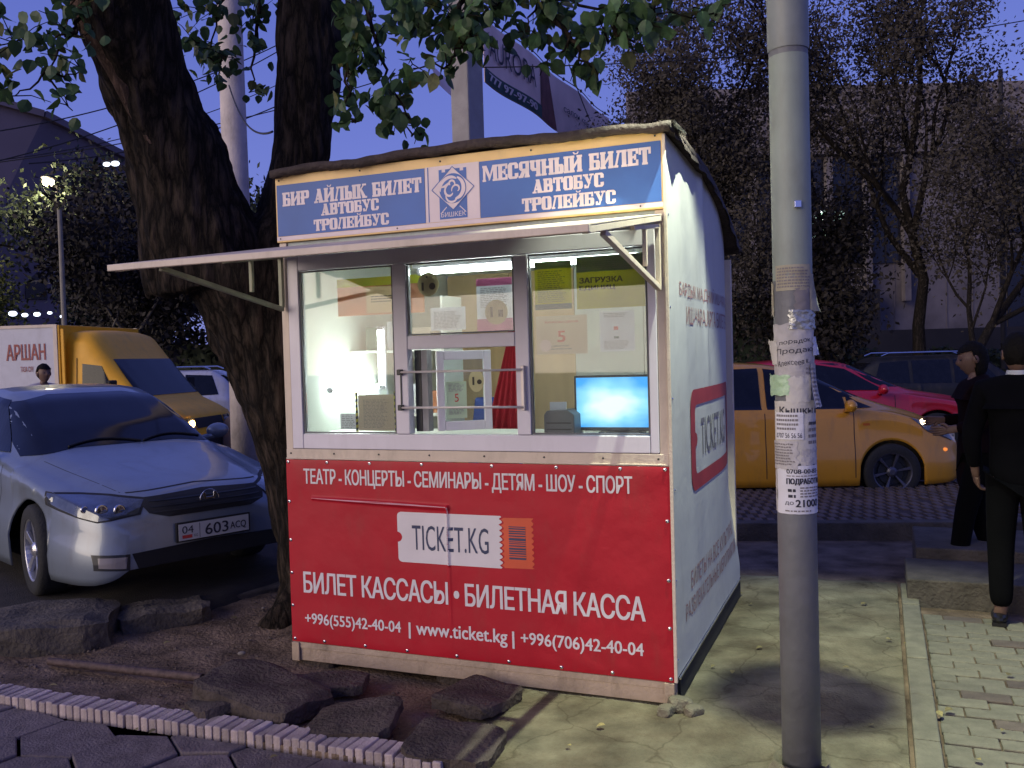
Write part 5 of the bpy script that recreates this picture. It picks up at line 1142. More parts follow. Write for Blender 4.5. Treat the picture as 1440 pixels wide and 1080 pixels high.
patch('bumper_intake', M_black, [(-.5, .25), (.5, .25)], [(-.5, .38), (.5, .38)], 'front')
mb = MB(); mb.ell((.46, .765, .82), (.032, .03, .032)); mb.build('headlight_glint', emis('headlight glint', (1, .78, .5), 22), c2, smooth=True)  # small glowing ball standing for the glint on the headlight
h = bvh.ray_cast(Vector((.22, 5, .52)), Vector((0, -1, 0)))[0]
mb = MB(); mb.ell((h.x, h.y, h.z), (.03, .012, .02)); mb.build('front_reflector', emis('small orange lamp', (1, .3, .05), .8), c2, smooth=True)

coupe = dict(L=4.4, wheels=(.9, 3.45), arch=.35, wr=.31, tr=.31, track=.75, tab=[
 (0, .5, .25, .5, .3, .2, .58), (.05, .64, .2, .56, .4, .3, .64), (.2, .78, .17, .64, .55, .4, .72), (.6, .86, .17, .76, .66, .5, .84), (1.2, .88, .17, .86, .74, .6, .94), (1.5, .88, .17, .89, .75, .58, 1.08), (2.0, .88, .17, .91, .75, .55, 1.33), (2.5, .88, .17, .93, .75, .54, 1.40), (3.2, .88, .17, .96, .74, .52, 1.36), (3.8, .87, .18, .99, .70, .5, 1.14), (4.2, .83, .22, .97, .66, .48, 1.03), (4.36, .76, .28, .85, .5, .4, .9), (4.4, .68, .32, .75, .4, .3, .8)])
c3, patch, bvh = make_car('red_car', 'bright red car behind the amber hatchback', 'car', (6.5, 12.6, .06), PI-.06, .98, coupe, M_carred)
for s, sd_ in ((1, 'side+'), (-1, 'side-')):
    patch('front_side_window', M_cglass, [(1.55, .94), (2.45, .96)], [(2.05, 1.24), (2.45, 1.31)], sd_); patch('rear_side_window', M_cglass, [(2.51, .96), (3.45, .99)], [(2.51, 1.315), (3.3, 1.25)], sd_)
    for x in (1.45, 2.48): patch('door_seam', M_black, [(x, .28), (x+.008, .28)], [(x, .9), (x+.008, .9)], sd_, off=.002, nx=1)
    mirror(None, s, (.97, .96), 1.65, M_carred, c3)
    patch('headlight', M_lens, [(.12, .56), (.5, .66)], [(.18, .66), (.6, .76)], sd_, off=.006)
patch('windscreen', M_cglass, [(-.68, .98), (.68, .98)], [(-.54, 1.32), (.54, 1.32)], 'front', off=.006)
suv = dict(L=4.5, wheels=(.9, 3.6), arch=.38, wr=.36, tr=.36, track=.78, tab=[
 (0, .6, .35, .7, .4, .3, .85), (.06, .78, .3, .85, .6, .4, .98), (.3, .88, .26, .98, .7, .5, 1.08), (1.1, .91, .26, 1.05, .78, .66, 1.16), (1.35, .91, .26, 1.07, .78, .66, 1.3), (1.8, .91, .26, 1.09, .78, .64, 1.66), (2.3, .91, .26, 1.1, .78, .64, 1.74), (4.0, .9, .26, 1.12, .77, .62, 1.72), (4.35, .88, .28, 1.12, .74, .6, 1.5), (4.48, .84, .32, 1.0, .7, .5, 1.1), (4.5, .8, .36, .9, .6, .5, .95)])
def suv_car(label, loc, rz, paint, sc=1, group=None):
    t, patch, bvh = make_car('parked_suv', label, 'car', loc, rz, sc, suv, paint, group)
    for s, sd_ in ((1, 'side+'), (-1, 'side-')):
        patch('side_window', M_cglass, [(1.55, 1.13), (2.5, 1.14)], [(1.85, 1.5), (1.98, 1.61), (2.5, 1.64)], sd_); patch('side_window', M_cglass, [(2.57, 1.14), (3.35, 1.15)], [(2.57, 1.64), (3.35, 1.63)], sd_); patch('side_window', M_cglass, [(3.42, 1.15), (4.15, 1.18)], [(3.42, 1.63), (4.0, 1.60)], sd_)
        mb = MB(); mb.tube([(1.9, s*.60, 1.74), (2.1, s*.60, 1.80), (3.8, s*.59, 1.80), (3.95, s*.59, 1.74)], .018, 8); mb.build('roof_rail', M_chrome, t)
        for x in (1.4, 2.53): patch('door_seam', M_black, [(x, .35), (x+.008, .35)], [(x, 1.05), (x+.008, 1.05)], sd_, off=.002, nx=1)
        mirror(None, s, (1.0, 1.2), 1.6, paint, t)
    patch('windscreen', M_cglass, [(-.7, 1.2), (.7, 1.2)], [(-.6, 1.62), (.6, 1.62)], 'front', off=.006)
    patch('rear_window', M_cglass, [(-.62, 1.18), (.62, 1.18)], [(-.55, 1.6), (.55, 1.6)], 'rear', off=.006)
    for s in (-1, 1): patch('headlight', M_lens, [(s*.55, .78), (s*.8, .78)], [(s*.5, .92), (s*.8, .92)], 'front', off=.006)
    patch('grille', M_black, [(-.4, .7), (.4, .7)], [(-.45, .9), (.45, .9)], 'front'); return t
suv_car('white suv parked far behind the yellow van on the left', (-9.6, 18.4, -.075), .06, M_white, .9)
suv_car('black suv half hidden behind the red car roof', (10.0, 16.5, -.075), PI-.08, M_blackc, .84)
c4, patch, bvh = make_car('grey_car', 'dull silver sedan between the yellow van and the tree trunk', 'car', (-.20, 13.9, -.075), PI-.06, .94, coupe, M_greyc)
for s, sd_ in ((1, 'side+'), (-1, 'side-')):
    patch('side_window', M_cglass, [(1.55, .94), (2.45, .96)], [(2.05, 1.24), (2.45, 1.31)], sd_); patch('side_window', M_cglass, [(2.51, .96), (3.45, .99)], [(2.51, 1.315), (3.3, 1.25)], sd_)
    patch('door_seam', M_black, [(2.48, .28), (2.488, .28)], [(2.48, .9), (2.488, .9)], sd_, off=.002, nx=1); patch('side_trim', M_black, [(1.3, .42), (3.0, .44)], [(1.3, .47), (3.0, .49)], sd_, off=.01)
patch('rear_window', M_cglass, [(-.6, 1.05), (.6, 1.05)], [(-.5, 1.3), (.5, 1.3)], 'rear', off=.006)

# ================================================================ yellow box van
M_vglass = mat('van glass', (.008, .009, .012), .18, var=.3, spec=.3)
vn = thing('box_van', 'yellow cab van with large white cargo box lettered in Cyrillic', 'van'); vn.matrix_world = Matrix.Translation((-4.42, 13.2, .04)) @ Matrix.Rotation(PI-.14, 4, 'Z') @ Matrix.Scale(.905, 4, (0, 0, 1))
van = dict(blur=.05, L=2.35, wheels=(.75, 6), arch=.36, wr=.34, tr=.34, track=.85)
T = [(0, .80, .40, .62, .62, .5, .70), (.05, .86, .34, .80, .7, .6, .88), (.15, .9, .3, .93, .76, .66, 1.00), (.62, .94, .3, 1.12, .86, .78, 1.18), (.72, .95, .3, 1.15, .88, .80, 1.30), (1.20, .95, .3, 1.18, .92, .86, 1.86), (1.24, .95, .3, 1.18, .92, .87, 1.90), (1.50, .95, .3, 1.18, .92, .86, 2.24), (1.62, .95, .3, 1.18, .92, .86, 2.29), (2.35, .95, .3, 1.18, .90, .80, 2.32)]
T = [(a[0]*.86,)+a[1:] for a in T]; van['tab'] = T; van['L'] = 2.35*.86
vs, fs = car_body(van); mb = MB(); mb.add(vs, fs); mb.build('cab', M_vany, vn, smooth=True); bvh = BVHTree.FromPolygons([Vector(v) for v in vs], fs)
def vpatch(nm, m, A, C, dr, off=.008, nx=44, ny=24):
    dr = Vector(dr); vv = []
    for j in range(ny+1):
        for i in range(nx+1):
            def rs(P, k):
                t_ = k*(len(P)-1); q = min(int(t_), len(P)-2); f = t_-q; return P[q][0]+(P[q+1][0]-P[q][0])*f, P[q][1]+(P[q+1][1]-P[q][1])*f
            a0, z0 = rs(A, i/nx); a1, z1 = rs(C, i/nx); a = a0+(a1-a0)*j/ny; z = z0+(z1-z0)*j/ny
            o = Vector((0, a, z)) if dr.x else Vector((a, 0, z)); h = bvh.ray_cast(o-dr*6, dr); p = h[0] if h[0] is not None else bvh.find_nearest(o)[0]; vv.append(p-dr*off)
    mb = MB(); mb.add(vv, [(j*(nx+1)+i, j*(nx+1)+i+1, (j+1)*(nx+1)+i+1, (j+1)*(nx+1)+i) for j in range(ny) for i in range(nx)]); return mb.build(nm, m, vn, smooth=True, fix=False)
vpatch('windscreen', M_vglass, [(-.83, 1.24), (.83, 1.24)], [(-.76, 1.82), (.76, 1.82)], (1, 0, 0))
for s in (-1, 1):
    vpatch('side_window', M_vglass, [(.90, 1.22), (1.40, 1.22)], [(1.12, 1.72), (1.40, 1.76)], (0, -s, 0)); 
    vpatch('door_seam', M_black, [(.84, .5), (.85, .5)], [(.84, 1.15), (.85, 1.15)], (0, -s, 0), nx=1); vpatch('door_seam', M_black, [(1.48, .5), (1.49, .5)], [(1.48, 1.85), (1.49, 1.85)], (0, -s, 0), nx=1)
    vpatch('headlight', M_lens, [(s*.45, .70), (s*.70, .70)], [(s*.45, .86), (s*.70, .86)], (1, 0, 0), off=.012)
    mb = MB(); mb.box(.82, .87, s*1.0, s*1.17, 1.25, 1.5); mb.build('side_mirror', M_black, vn, bevel=.02)
h = bvh.ray_cast(Vector((-5, .56, .78)), Vector((1, 0, 0)))[0]
mb = MB(); mb.ell((h.x-.02, .54, .78), (.02, .075, .06)); mb.build('lit_headlamp', emis('lit headlamp', (1, .62, .22), 16), vn, smooth=True)
h = bvh.ray_cast(Vector((-5, .72, .78)), Vector((1, 0, 0)))[0]
mb = MB(); mb.ell((h.x-.02, .74, .79), (.02, .045, .07)); mb.build('indicator', emis('lit indicator', (1, .25, .02), 4), vn, smooth=True)
h = bvh.ray_cast(Vector((-5, .80, 1.30)), Vector((1, 0, 0)))[0]
vpatch('grille', M_black, [(-.42, .70), (.42, .70)], [(-.42, .86), (.42, .86)], (1, 0, 0))
mb = MB(); mb.box(-.04, .10, -.92, .92, .36, .52); mb.build('bumper', M_black, vn, bevel=.02)
mb = MB(); mb.box(1.70, 5.3, -1.0, 1.0, .78, 2.36); box = mb.build('cargo_box', mat('white van box', (.50, .50, .56), .5, var=.06, dirt=.2), vn, bevel=.015)
mb = MB(); mb.box(1.685, 1.74, .985, 1.012, .78, 2.37); mb.box(1.74, 5.3, .985, 1.012, 2.325, 2.37); mb.box(1.685, 1.74, -1.012, -.985, .78, 2.37); mb.build('box_trim', M_cream, vn)
mb = MB(); mb.box(1.655, 1.697, -1.0, 1.0, .78, 2.36); mb.box(1.60, 1.654, .955, .985, .5, 2.3); mb.build('box_front', M_vany, vn, bevel=.01)
mb = MB(); mb.box(.6, 5.2, -.4, .4, .45, .77); mb.build('chassis', M_black, vn)
bfn = lambda a, z: (5.9-a, 1.004, z)
mb = MB(); 
vsn = lambda a, z: (2.47-a*.57, 1.006, z)
puttext(mb, 'АРШАН', 0.02, 1.05, 1.84, 2.08, vsn, .035, space=1.0); puttext(mb, 'ТАЗА СУУ', .38, .72, 1.66, 1.74, vsn, .02); 
M_rust = mat('brown red print', (.30, .07, .06), .6, var=.15); mb.build('lettering', M_rust, vn, fix=False)
mb = MB(); puttext(mb, 'ЖЕТКИРҮҮ ДОСТАВКА', .0, 1.1, 1.28, 1.35, vsn, 0); puttext(mb, 'БИШКЕК', .3, .8, 1.14, 1.21, vsn, 0); mb.build('small_lettering', mat('faded van print', (.34, .30, .32), .6), vn, fix=False)
for wx in (.65, 4.5):
    for s in (-1, 1):
        mb = MB(); mb.lathe([(.001, -.06), (.2, -.06), (.22, -.1), (.32, -.1), (.34, -.06), (.34, .06), (.32, .1), (.001, .1)], (0, 0, 0), (0, 1, 0), 28); o = mb.build('wheel', M_tyre, vn, smooth=True); o.location = (wx, s*.84, .34)

# ================================================================ people
def skinmesh(name, chains, m, parent, sub=2, mats=None):
    """chains: list of [(point, radius), ...]; the first point of a later chain may repeat an earlier point to branch from it"""
    V_ = []; R_ = []; E_ = []; idx = {}
    for ch in chains:
        prev = None
        for p, r in ch:
            k = tuple(round(c, 4) for c in p)
            if k not in idx: idx[k] = len(V_); V_.append(p); R_.append(r)
            if prev is not None: E_.append((prev, idx[k]))
            prev = idx[k]
    me = bpy.data.meshes.new(name); me.from_pydata(V_, E_, []); o = bpy.data.objects.new(name, me); COL.objects.link(o)
    sk = o.modifiers.new('s', 'SKIN'); sk.use_smooth_shade = True
    for i, (sv, r) in enumerate(zip(me.skin_vertices[0].data, R_)):
        sv.radius = (r, r) if not isinstance(r, tuple) else r; sv.use_root = (i == 0)
    ss = o.modifiers.new('u', 'SUBSURF'); ss.levels = sub; ss.render_levels = sub
    bpy.context.view_layer.update(); me2 = evalmesh(o); bpy.data.objects.remove(o); bpy.data.meshes.remove(me)
    me2.materials.clear(); me2.materials.append(m)
    me2.polygons.foreach_set('use_smooth', [True]*len(me2.polygons))
    return link(name, me2, parent)
M_skin = mat('skin', (.15, .085, .06), .6, var=.08); M_hair = mat('dark hair', (.006, .005, .004), .8, spec=.15, var=.3, bump=.5, bscale=60)
M_suit = mat('black suit cloth', (.003, .003, .004), .95, var=.2, spec=.08); M_coat = mat('dark maroon coat', (.007, .003, .004), .95, var=.25, spec=.08); M_trou = mat('black trousers', (.0025, .0025, .003), .95, var=.2, spec=.08); M_shoe = mat('black leather shoe', (.012, .011, .011), .3); M_white2 = mat('pale collar', (.45, .47, .50), .7)
def hand(p, d, n, s=1):
    """finger chains: p wrist, d hand direction, n palm side direction"""
    d = Vector(d).normalized(); n = Vector(n).normalized(); x = d.cross(n).normalized(); out = []
    c = Vector(p)+d*.045*s
    for k, (o, L) in enumerate(((-.027, .062), (-.009, .072), (.009, .068), (.026, .052))):
        a = Vector(p)+d*.03*s+x*o*.6*s; b_ = c+d*.045*s+x*o*s; e = b_+(d*.75+n*.5).normalized()*L*.5*s; f_ = e+(d*.3+n*.9).normalized()*L*.5*s
        out.append([(tuple(p), .022*s), (tuple(a), .018*s), (tuple(b_), .0105*s), (tuple(e), .009*s), (tuple(f_), .007*s)])
    a = Vector(p)+d*.02*s-x*.018*s; b_ = a+(d*.5-x*.8+n*.3).normalized()*.035*s; e = b_+(d*.8+n*.4).normalized()*.03*s
    out.append([(tuple(p), .022*s), (tuple(a), .014*s), (tuple(b_), .011*s), (tuple(e), .009*s)]); return out
def person(label, loc, rz, H, pose, coat_m, coat_len, hair, legm=None, group=None, collar=False):
    """local frame: faces -y, x to the figure's left"""
    t = thing('person', label, 'person', loc=loc, rz=rz, group=group); k = H/1.72
    def s(p): return tuple(c*k for c in p)
    la, ra = pose['legs']; hip = .90
    ch = [[(s((0, 0, .92)), .12*k), (s((0, .01, 1.10)), .105*k), (s((0, .015, 1.28)), .13*k), (s((0, .01, 1.40)), .075*k), (s((0, .0, 1.47)), .048*k), (s((0, -.01, 1.53)), .045*k)]]
    for sd_, L in ((1, la), (-1, ra)):
        ch.append([(s((0, 0, .92)), .12*k), (s((sd_*.09, 0, .86)), .085*k), (s((sd_*.10+L[0][0], L[0][1], .48)), .058*k), (s((sd_*.10+L[1][0], L[1][1], .10)), .04*k), (s((sd_*.11+L[1][0], L[1][1]-.02, .05)), .038*k), (s((sd_*.12+L[1][0], L[1][1]-.14, .03)), .03*k)])
    arms = []
    for sd_, A in ((1, pose['arms'][0]), (-1, pose['arms'][1])):
        e, w = A; ch.append([(s((0, .01, 1.40)), .075*k), (s((sd_*.17, .02, 1.40)), .055*k), (s(e), .040*k), (s(w), .026*k)])
        dv = (Vector(w)-Vector(e)).normalized(); 
        for fch in hand(s(w), dv, (-sd_, -.4, 0), k): ch.append(fch)
        arms.append((sd_, e, w))
    skinmesh('body', ch, M_skin, t)
    # head: shaped ellipsoid with nose, brow, ears, mouth; child mesh joined at the neck
    hd = pose.get('head', (0, 0)); HM = Matrix.Translation(s((0, -.02, 1.60))) @ Matrix.Rotation(hd[0], 4, 'Z') @ Matrix.Rotation(hd[1], 4, 'X') @ Matrix.Scale(k, 4)
    bm = bmesh.new(); bmesh.ops.create_uvsphere(bm, u_segments=36, v_segments=26, radius=1)
    for v in bm.verts:
        x, y, z = v.co; X = x*.076; Y = y*.096; Zz = z*.118
        if z < 0: X *= 1+.28*z; Y *= 1+.12*z
        if y < -.2: Y -= .022*math.exp(-(x/.16)**2-((z+.12)/.20)**2)+.008*math.exp(-(x/.3)**2-((z+.50)/.10)**2); Y += .012*(math.exp(-((x-.38)/.17)**2-((z-.08)/.12)**2)+math.exp(-((x+.38)/.17)**2-((z-.08)/.12)**2)); Y -= .010*math.exp(-(x/.3)**2-((z+.86)/.16)**2); Y += .004*math.exp(-(x/.3)**2-((z+.38)/.05)**2)
        v.co = HM @ Vector((X, Y, Zz))
    me = bpy.data.meshes.new('head'); bm.to_mesh(me); bm.free(); me.materials.append(M_skin); me.polygons.foreach_set('use_smooth', [True]*len(me.polygons)); head = link('head', me, t)
    mb = MB()
    for sd_ in (-1, 1): mb.ell((0, 0, 0), (.012, .026, .034), 12, 8, M=None) if False else mb.add([HM @ Vector((sd_*.077+.010*math.cos(a)*sd_, .008+.022*math.sin(b_)*math.cos(a*.0), .0+.030*math.cos(b_))) for a in (0, PI) for b_ in [2*PI*q/12 for q in range(12)]], [tuple(range(12)), tuple(range(12, 24))[::-1]]+[(q, (q+1) % 12, 12+(q+1) % 12, 12+q) for q in range(12)])
    mb.build('ear', M_skin, head, smooth=True)
    mb = MB()
    for sd_ in (-1, 1): mb.ell(HM @ Vector((sd_*.029, -.083, .010)), (.011*k, .008*k, .007*k), 10, 6)
    mb.build('eye', M_ink, head, smooth=True)
    bm = bmesh.new(); bmesh.ops.create_uvsphere(bm, u_segments=40, v_segments=28, radius=1)
    for v in bm.verts:
        x, y, z = v.co; w = 1+.05*noise.noise(Vector((x*4, y*4, z*4)))+.03*noise.noise(Vector((x*14, y*14, z*5)))
        X = x*.087*w; Y = y*.106*w+.008; Zz = z*(.118 if z > 0 else hair)*w+.016
        if y < -.1: Zz = max(Zz, .050+.02*abs(x)); 
        v.co = HM @ Vector((X, Y, Zz))
    me = bpy.data.meshes.new('hair'); bm.to_mesh(me); bm.free(); me.materials.append(M_hair); me.polygons.foreach_set('use_smooth', [True]*len(me.polygons)); link('hair', me, t)
    # clothes
    w0 = .19 if coat_len > .7 else .165
    cc = [[(s((0, .0, 1.16)), (.165*k, .125*k)), (s((0, .01, 1.30)), (.185*k, .14*k)), (s((0, .02, 1.42)), (.15*k, .125*k)), (s((0, .0, 1.485)), (.075*k, .072*k))],
          [(s((0, .0, 1.16)), (.165*k, .125*k)), (s((0, 0, 1.0)), (.175*k, .135*k)), (s((0, 0, 1.36-coat_len)), (w0*k, w0*.8*k))]]
    for sd_, e, w in arms: 
        we = Vector(e)+(Vector(w)-Vector(e))*.9; cc.append([(s((0, .02, 1.42)), (.15*k, .125*k)), (s((sd_*.175, .015, 1.395)), .078*k), (s(e), .060*k), (s(tuple(we)), .042*k)])
    skinmesh('coat' if coat_len > .7 else 'jacket', cc, coat_m, t)
    tr = []
    for sd_, L in ((1, la), (-1, ra)):
        tr.append([(s((0, 0, .96)), .135*k), (s((sd_*.085, 0, .84)), .105*k), (s((sd_*.10+L[0][0], L[0][1], .48)), .080*k), (s((sd_*.10+L[1][0], L[1][1], .09)), .066*k)])
    skinmesh('trousers', tr, legm or M_trou, t)
    for sd_, L in ((1, la), (-1, ra)):
        c = s((sd_*.11+L[1][0], L[1][1]-.06, .038)); mb = MB(); mb.ell(c, (.048*k, .135*k, .042*k), 16, 10); mb.box(c[0]-.04*k, c[0]+.04*k, c[1]-.12*k, c[1]+.12*k, 0, .02); mb.build('shoe', M_shoe, t, smooth=False)
    if collar: mb = MB(); mb.lathe([(.060*k, 0), (.064*k, .01), (.058*k, .035*k)], s((0, -.0, 1.475)), (0, .0, 1), 24); mb.build('collar', M_white2, t, smooth=True)
    return t
stand = dict(legs=(((0, -.01), (0, .02)), ((0, -.02), (.0, 0))), arms=(((.25, .03, 1.13), (.23, -.06, .90)), ((-.25, .03, 1.13), (-.22, -.12, .92))))
walk_ = dict(legs=(((.0, -.10), (.0, -.16)), ((0, .02), (0, .14))), arms=(((.24, .02, 1.14), (.18, -.20, 1.10)), ((-.25, .0, 1.14), (-.16, -.22, 1.14))), head=(.0, .15))
person('man in black suit with pale collar seen from behind at the right edge', (2.76, 4.93, 0), PI-.5, 1.60, dict(stand, head=(.25, 0)), M_suit, .62, .10, collar=True)
person('woman in long dark maroon coat walking left behind the man in black', (3.10, 6.05, .0), -PI/2-.25, 1.56, walk_, M_coat, .78, .17)
person('dark haired man in pale shirt standing beside the white van box', (-5.85, 11.3, -.03), .9, 1.66, stand, mat('pale shirt', (.42, .38, .40), .8), .6, .10)
# ================================================================ big linden with two leaning stems
lt = thing('linden_tree', 'big dark leaning tree with two thick stems and broad leaves behind the booth', 'tree')
def P3(px, py, Y): v = at(px, py, Y); return (v.x, v.y, v.z)
def path_of(L): return [Vector(P3(x, y, Y)) for x, y, Y, r in L], [r for *_, r in L]
b = MB()
base = [Vector((-1.13, 5.80, -.1)), Vector((-1.16, 5.79, .25)), Vector((-1.22, 5.76, .7)), Vector((-1.32, 5.72, 1.2)), Vector((-1.45, 5.68, 1.75)), Vector((-1.59, 5.62, 2.2))]
b.tube(base, [.50, .37, .34, .345, .37, .40], 40, nz=.10, seed=1)
A_, ra = path_of([(298, 400, 5.62, .40), (283, 345, 5.58, .36), (264, 270, 5.52, .30), (250, 215, 5.45, .275), (222, 150, 5.38, .25), (200, 90, 5.3, .25), (172, 10, 5.2, .27), (150, -60, 5.1, .26), (110, -200, 5.0, .24), (90, -420, 4.9, .2)])
b.tube(A_, ra, 36, nz=.10, seed=3)
B_, rb2 = path_of([(348, 450, 5.66, .34), (382, 380, 5.7, .22), (408, 300, 5.74, .175), (420, 230, 5.78, .165), (428, 140, 5.8, .19), (434, 60, 5.82, .195), (436, -20, 5.85, .19), (440, -200, 5.85, .17), (470, -420, 5.8, .13)])
b.tube(B_, rb2, 32, nz=.10, seed=5)
for a, r in (((-1.5, 5.35), .12), ((-1.45, 6.1), .12), ((-.95, 5.35), .09)): b.tube([(-1.15, 5.78, .35), ((-1.15+a[0])/2, (5.78+a[1])/2, .10), (a[0], a[1], -.06)], [.2, r*1.2, r*.6], 16, nz=.1)
for px, py, Y, r in ((256, 105, 5.3, .075), (300, 205, 5.48, .085)): b.ell(P3(px-14, py, Y+.05), (r, r, r*1.3), 14, 9)
tmp = b.build('tmp', M_bark); rmod = tmp.modifiers.new('r', 'REMESH'); rmod.mode = 'VOXEL'; rmod.voxel_size = .020; smm = tmp.modifiers.new('s', 'SMOOTH'); smm.iterations = 9
bpy.context.view_layer.update(); me = evalmesh(tmp); bpy.data.objects.remove(tmp)
me.calc_loop_triangles(); nr = [v.normal.copy() for v in me.vertices]
for v, n_ in zip(me.vertices, nr):
    c = v.co; q = Vector((c.x*9, c.y*9, c.z*1.6)); f_ = abs(noise.noise(q))*1.0+.5*abs(noise.noise(q*2.3)); v.co = c+n_*(.045*f_-.012+.02*noise.noise(c*4))
me.materials.clear(); me.materials.append(M_bark); me.polygons.foreach_set('use_smooth', [True]*len(me.polygons)); link('trunk', me, lt)
mb = MB(); mb.tube([P3(*q) for q in ((104, -20, 5.02), (130, 40, 5.08), (160, 95, 5.12), (188, 150, 5.18), (216, 205, 5.22), (240, 250, 5.30), (262, 300, 5.38))], [.05, .06, .062, .058, .05, .045, .03], 18, nz=.35, seed=9); mb.build('lit_bark_ridge', bark('lit bark brown', (.05, .032, .024), (.20, .13, .10), 12, .02), lt, smooth=True)  # raised ridge; its paler brown holds the light falling on the bark
# branches and leaf clusters
thin(M_leaf, .3); thin(M_leaf2, .3)
R5 = random.Random(21)
clus = []   # (px, py, Y, spread px x, spread px y, count)
C_ = [(20, 60, 4.9, 40, 60, 44), (15, 135, 4.8, 26, 40, 20), (60, 55, 4.9, 30, 28, 18), (95, 12, 4.9, 60, 14, 26), (75, 108, 4.7, 34, 16, 20), (112, 95, 4.7, 26, 22, 14), (96, 150, 4.7, 20, 8, 5), (130, 40, 4.8, 18, 26, 8), (90, 40, 4.7, 22, 16, 8),
      (300, 15, 5.9, 60, 22, 56), (275, 60, 6.0, 34, 36, 40), (318, 80, 5.9, 34, 32, 34), (355, 30, 6.0, 30, 40, 40), (300, 100, 6.0, 26, 14, 16), (350, 130, 5.9, 14, 18, 8), (365, 75, 6.0, 16, 28, 10),
      (500, 30, 4.9, 40, 34, 62), (490, 100, 4.9, 24, 40, 38), (520, 75, 4.9, 30, 40, 44), (540, 130, 4.8, 28, 30, 36), (560, 165, 4.75, 22, 24, 26), (590, 190, 4.7, 16, 12, 10), (500, 170, 4.8, 24, 14, 14), (480, 150, 4.9, 12, 24, 8),
      (590, 30, 4.6, 46, 36, 80), (640, 30, 4.5, 46, 40, 90), (650, 65, 4.5, 34, 22, 36), (700, 8, 4.5, 46, 20, 54), (580, 90, 4.6, 26, 20, 18), (628, 95, 4.5, 12, 16, 8), (735, 45, 4.45, 30, 16, 14),
      (780, 20, 4.45, 44, 26, 58), (800, 60, 4.4, 40, 22, 34), (815, 92, 4.35, 16, 16, 9), (838, 98, 4.35, 12, 10, 6), (860, 25, 4.4, 40, 26, 50), (855, 62, 4.4, 34, 18, 22), (920, 12, 4.35, 40, 18, 34), (905, 45, 4.35, 26, 14, 12), (975, 10, 4.3, 34, 12, 14), (1005, 22, 4.3, 14, 10, 4), (890, 70, 4.35, 14, 8, 4), (770, 85, 4.4, 14, 10, 5)]
twigs = MB()
def curve_(a, c, sag, n=8):
    a = Vector(a); c = Vector(c); return [a+(c-a)*(k/n)+Vector((0, 0, -sag*math.sin(PI*k/n)))+Vector((noise.noise(a*3+Vector((k, 0, 0))), noise.noise(a*3+Vector((0, k, 0))), noise.noise(c*3+Vector((0, 0, k)))))*.04 for k in range(n+1)]
lims = [[P3(150, -40, 5.1), P3(60, -60, 5.0), P3(-10, -20, 4.9), P3(-30, 60, 4.8)], [P3(180, 20, 5.2), P3(130, -30, 5.0), P3(100, 40, 4.85), P3(70, 100, 4.7)], [P3(440, -60, 5.8), P3(480, -70, 5.3), P3(520, 20, 4.95), P3(545, 110, 4.85), P3(592, 185, 4.7)],
        [P3(445, -110, 5.8), P3(560, -120, 5.1), P3(660, -60, 4.6), P3(760, -10, 4.5), P3(860, 10, 4.4), P3(1005, 18, 4.3)], [P3(660, -60, 4.6), P3(650, 20, 4.5), P3(640, 80, 4.5)], [P3(760, -10, 4.45), P3(800, 50, 4.4), P3(832, 95, 4.35)],
        [P3(430, -40, 5.9), P3(370, -60, 6.0), P3(310, 0, 5.95), P3(290, 80, 6.0)], [P3(370, -60, 6.0), P3(362, 40, 6.0), P3(350, 125, 5.9)], [P3(480, -70, 5.2), P3(490, 40, 4.95), P3(488, 150, 4.9)], [P3(860, 10, 4.4), P3(870, 50, 4.4)]]
for L in lims:
    P_ = []
    for a, c in zip(L, L[1:]): P_ += curve_(a, c, .02, 5)[:-1]
    P_.append(Vector(L[-1])); n = len(P_); twigs.tube(P_, [.018*(1-k/n)**1.2+.003 for k in range(n)], 7)
leaves = []
for cx_, cy_, Y, sx_, sy_, n in C_:
    c0 = Vector(P3(cx_, cy_, Y)); mpp = Y/FOC
    near = min((Vector(p) for L in lims for p in L), key=lambda p: (p-c0).length)
    if (near-c0).length > .12: twigs.tube(curve_(near, c0, .03, 6), [.007, .006, .0055, .005, .004, .0035, .003], 5)
    tips = []
    for k in range(max(2, n//6)):
        e = c0+Vector((R5.uniform(-1, 1)*sx_*mpp, R5.uniform(-.30, .30), R5.uniform(-1, 1)*sy_*mpp)); tips.append(e); twigs.tube([c0, (c0+e)/2+Vector((0, 0, .02)), e], [.0035, .0028, .002], 4)
    for k in range(n):
        e = R5.choice(tips); t_ = R5.random()**.6; p = c0+(e-c0)*t_+Vector((R5.gauss(0, .045), R5.gauss(0, .06), R5.gauss(0, .045))); leaves.append((p, R5.uniform(.055, .092), R5.random()))
twigs.build('branch', M_bark, lt, smooth=True)
def leafM(p, s_, q):
    az = q*50.0; M = Matrix.Translation(p) @ Matrix.Rotation(az, 4, 'Z') @ Matrix.Rotation(R5.gauss(1.1, .45), 4, 'X') @ Matrix.Rotation(R5.gauss(PI, .5), 4, 'Z')
    return M @ Matrix.Scale(s_, 4)
order = sorted(leaves, key=lambda l: (l[0]-CAM).length/l[1])
stf = [MB(), MB()]
lv_local = [list(map(tuple, [v.co for v in m_.vertices])) for m_ in LM]; lf_local = [tuple(p.vertices) for p in LM[0].polygons]
step = max(1, len(order)//290); own = set(range(0, 290))
for k, (p, s_, q) in enumerate(order):
    M = leafM(p, s_, q); w = 1 if R5.random() < .08 else (0 if R5.random() < .5 else 2)
    if k in own:
        o = bpy.data.objects.new('leaf', LM[w]); COL.objects.link(o); o.parent = lt; o.matrix_local = M
    else: stf[1 if w == 1 else 0].add([M @ Vector(v) for v in lv_local[w]], lf_local)
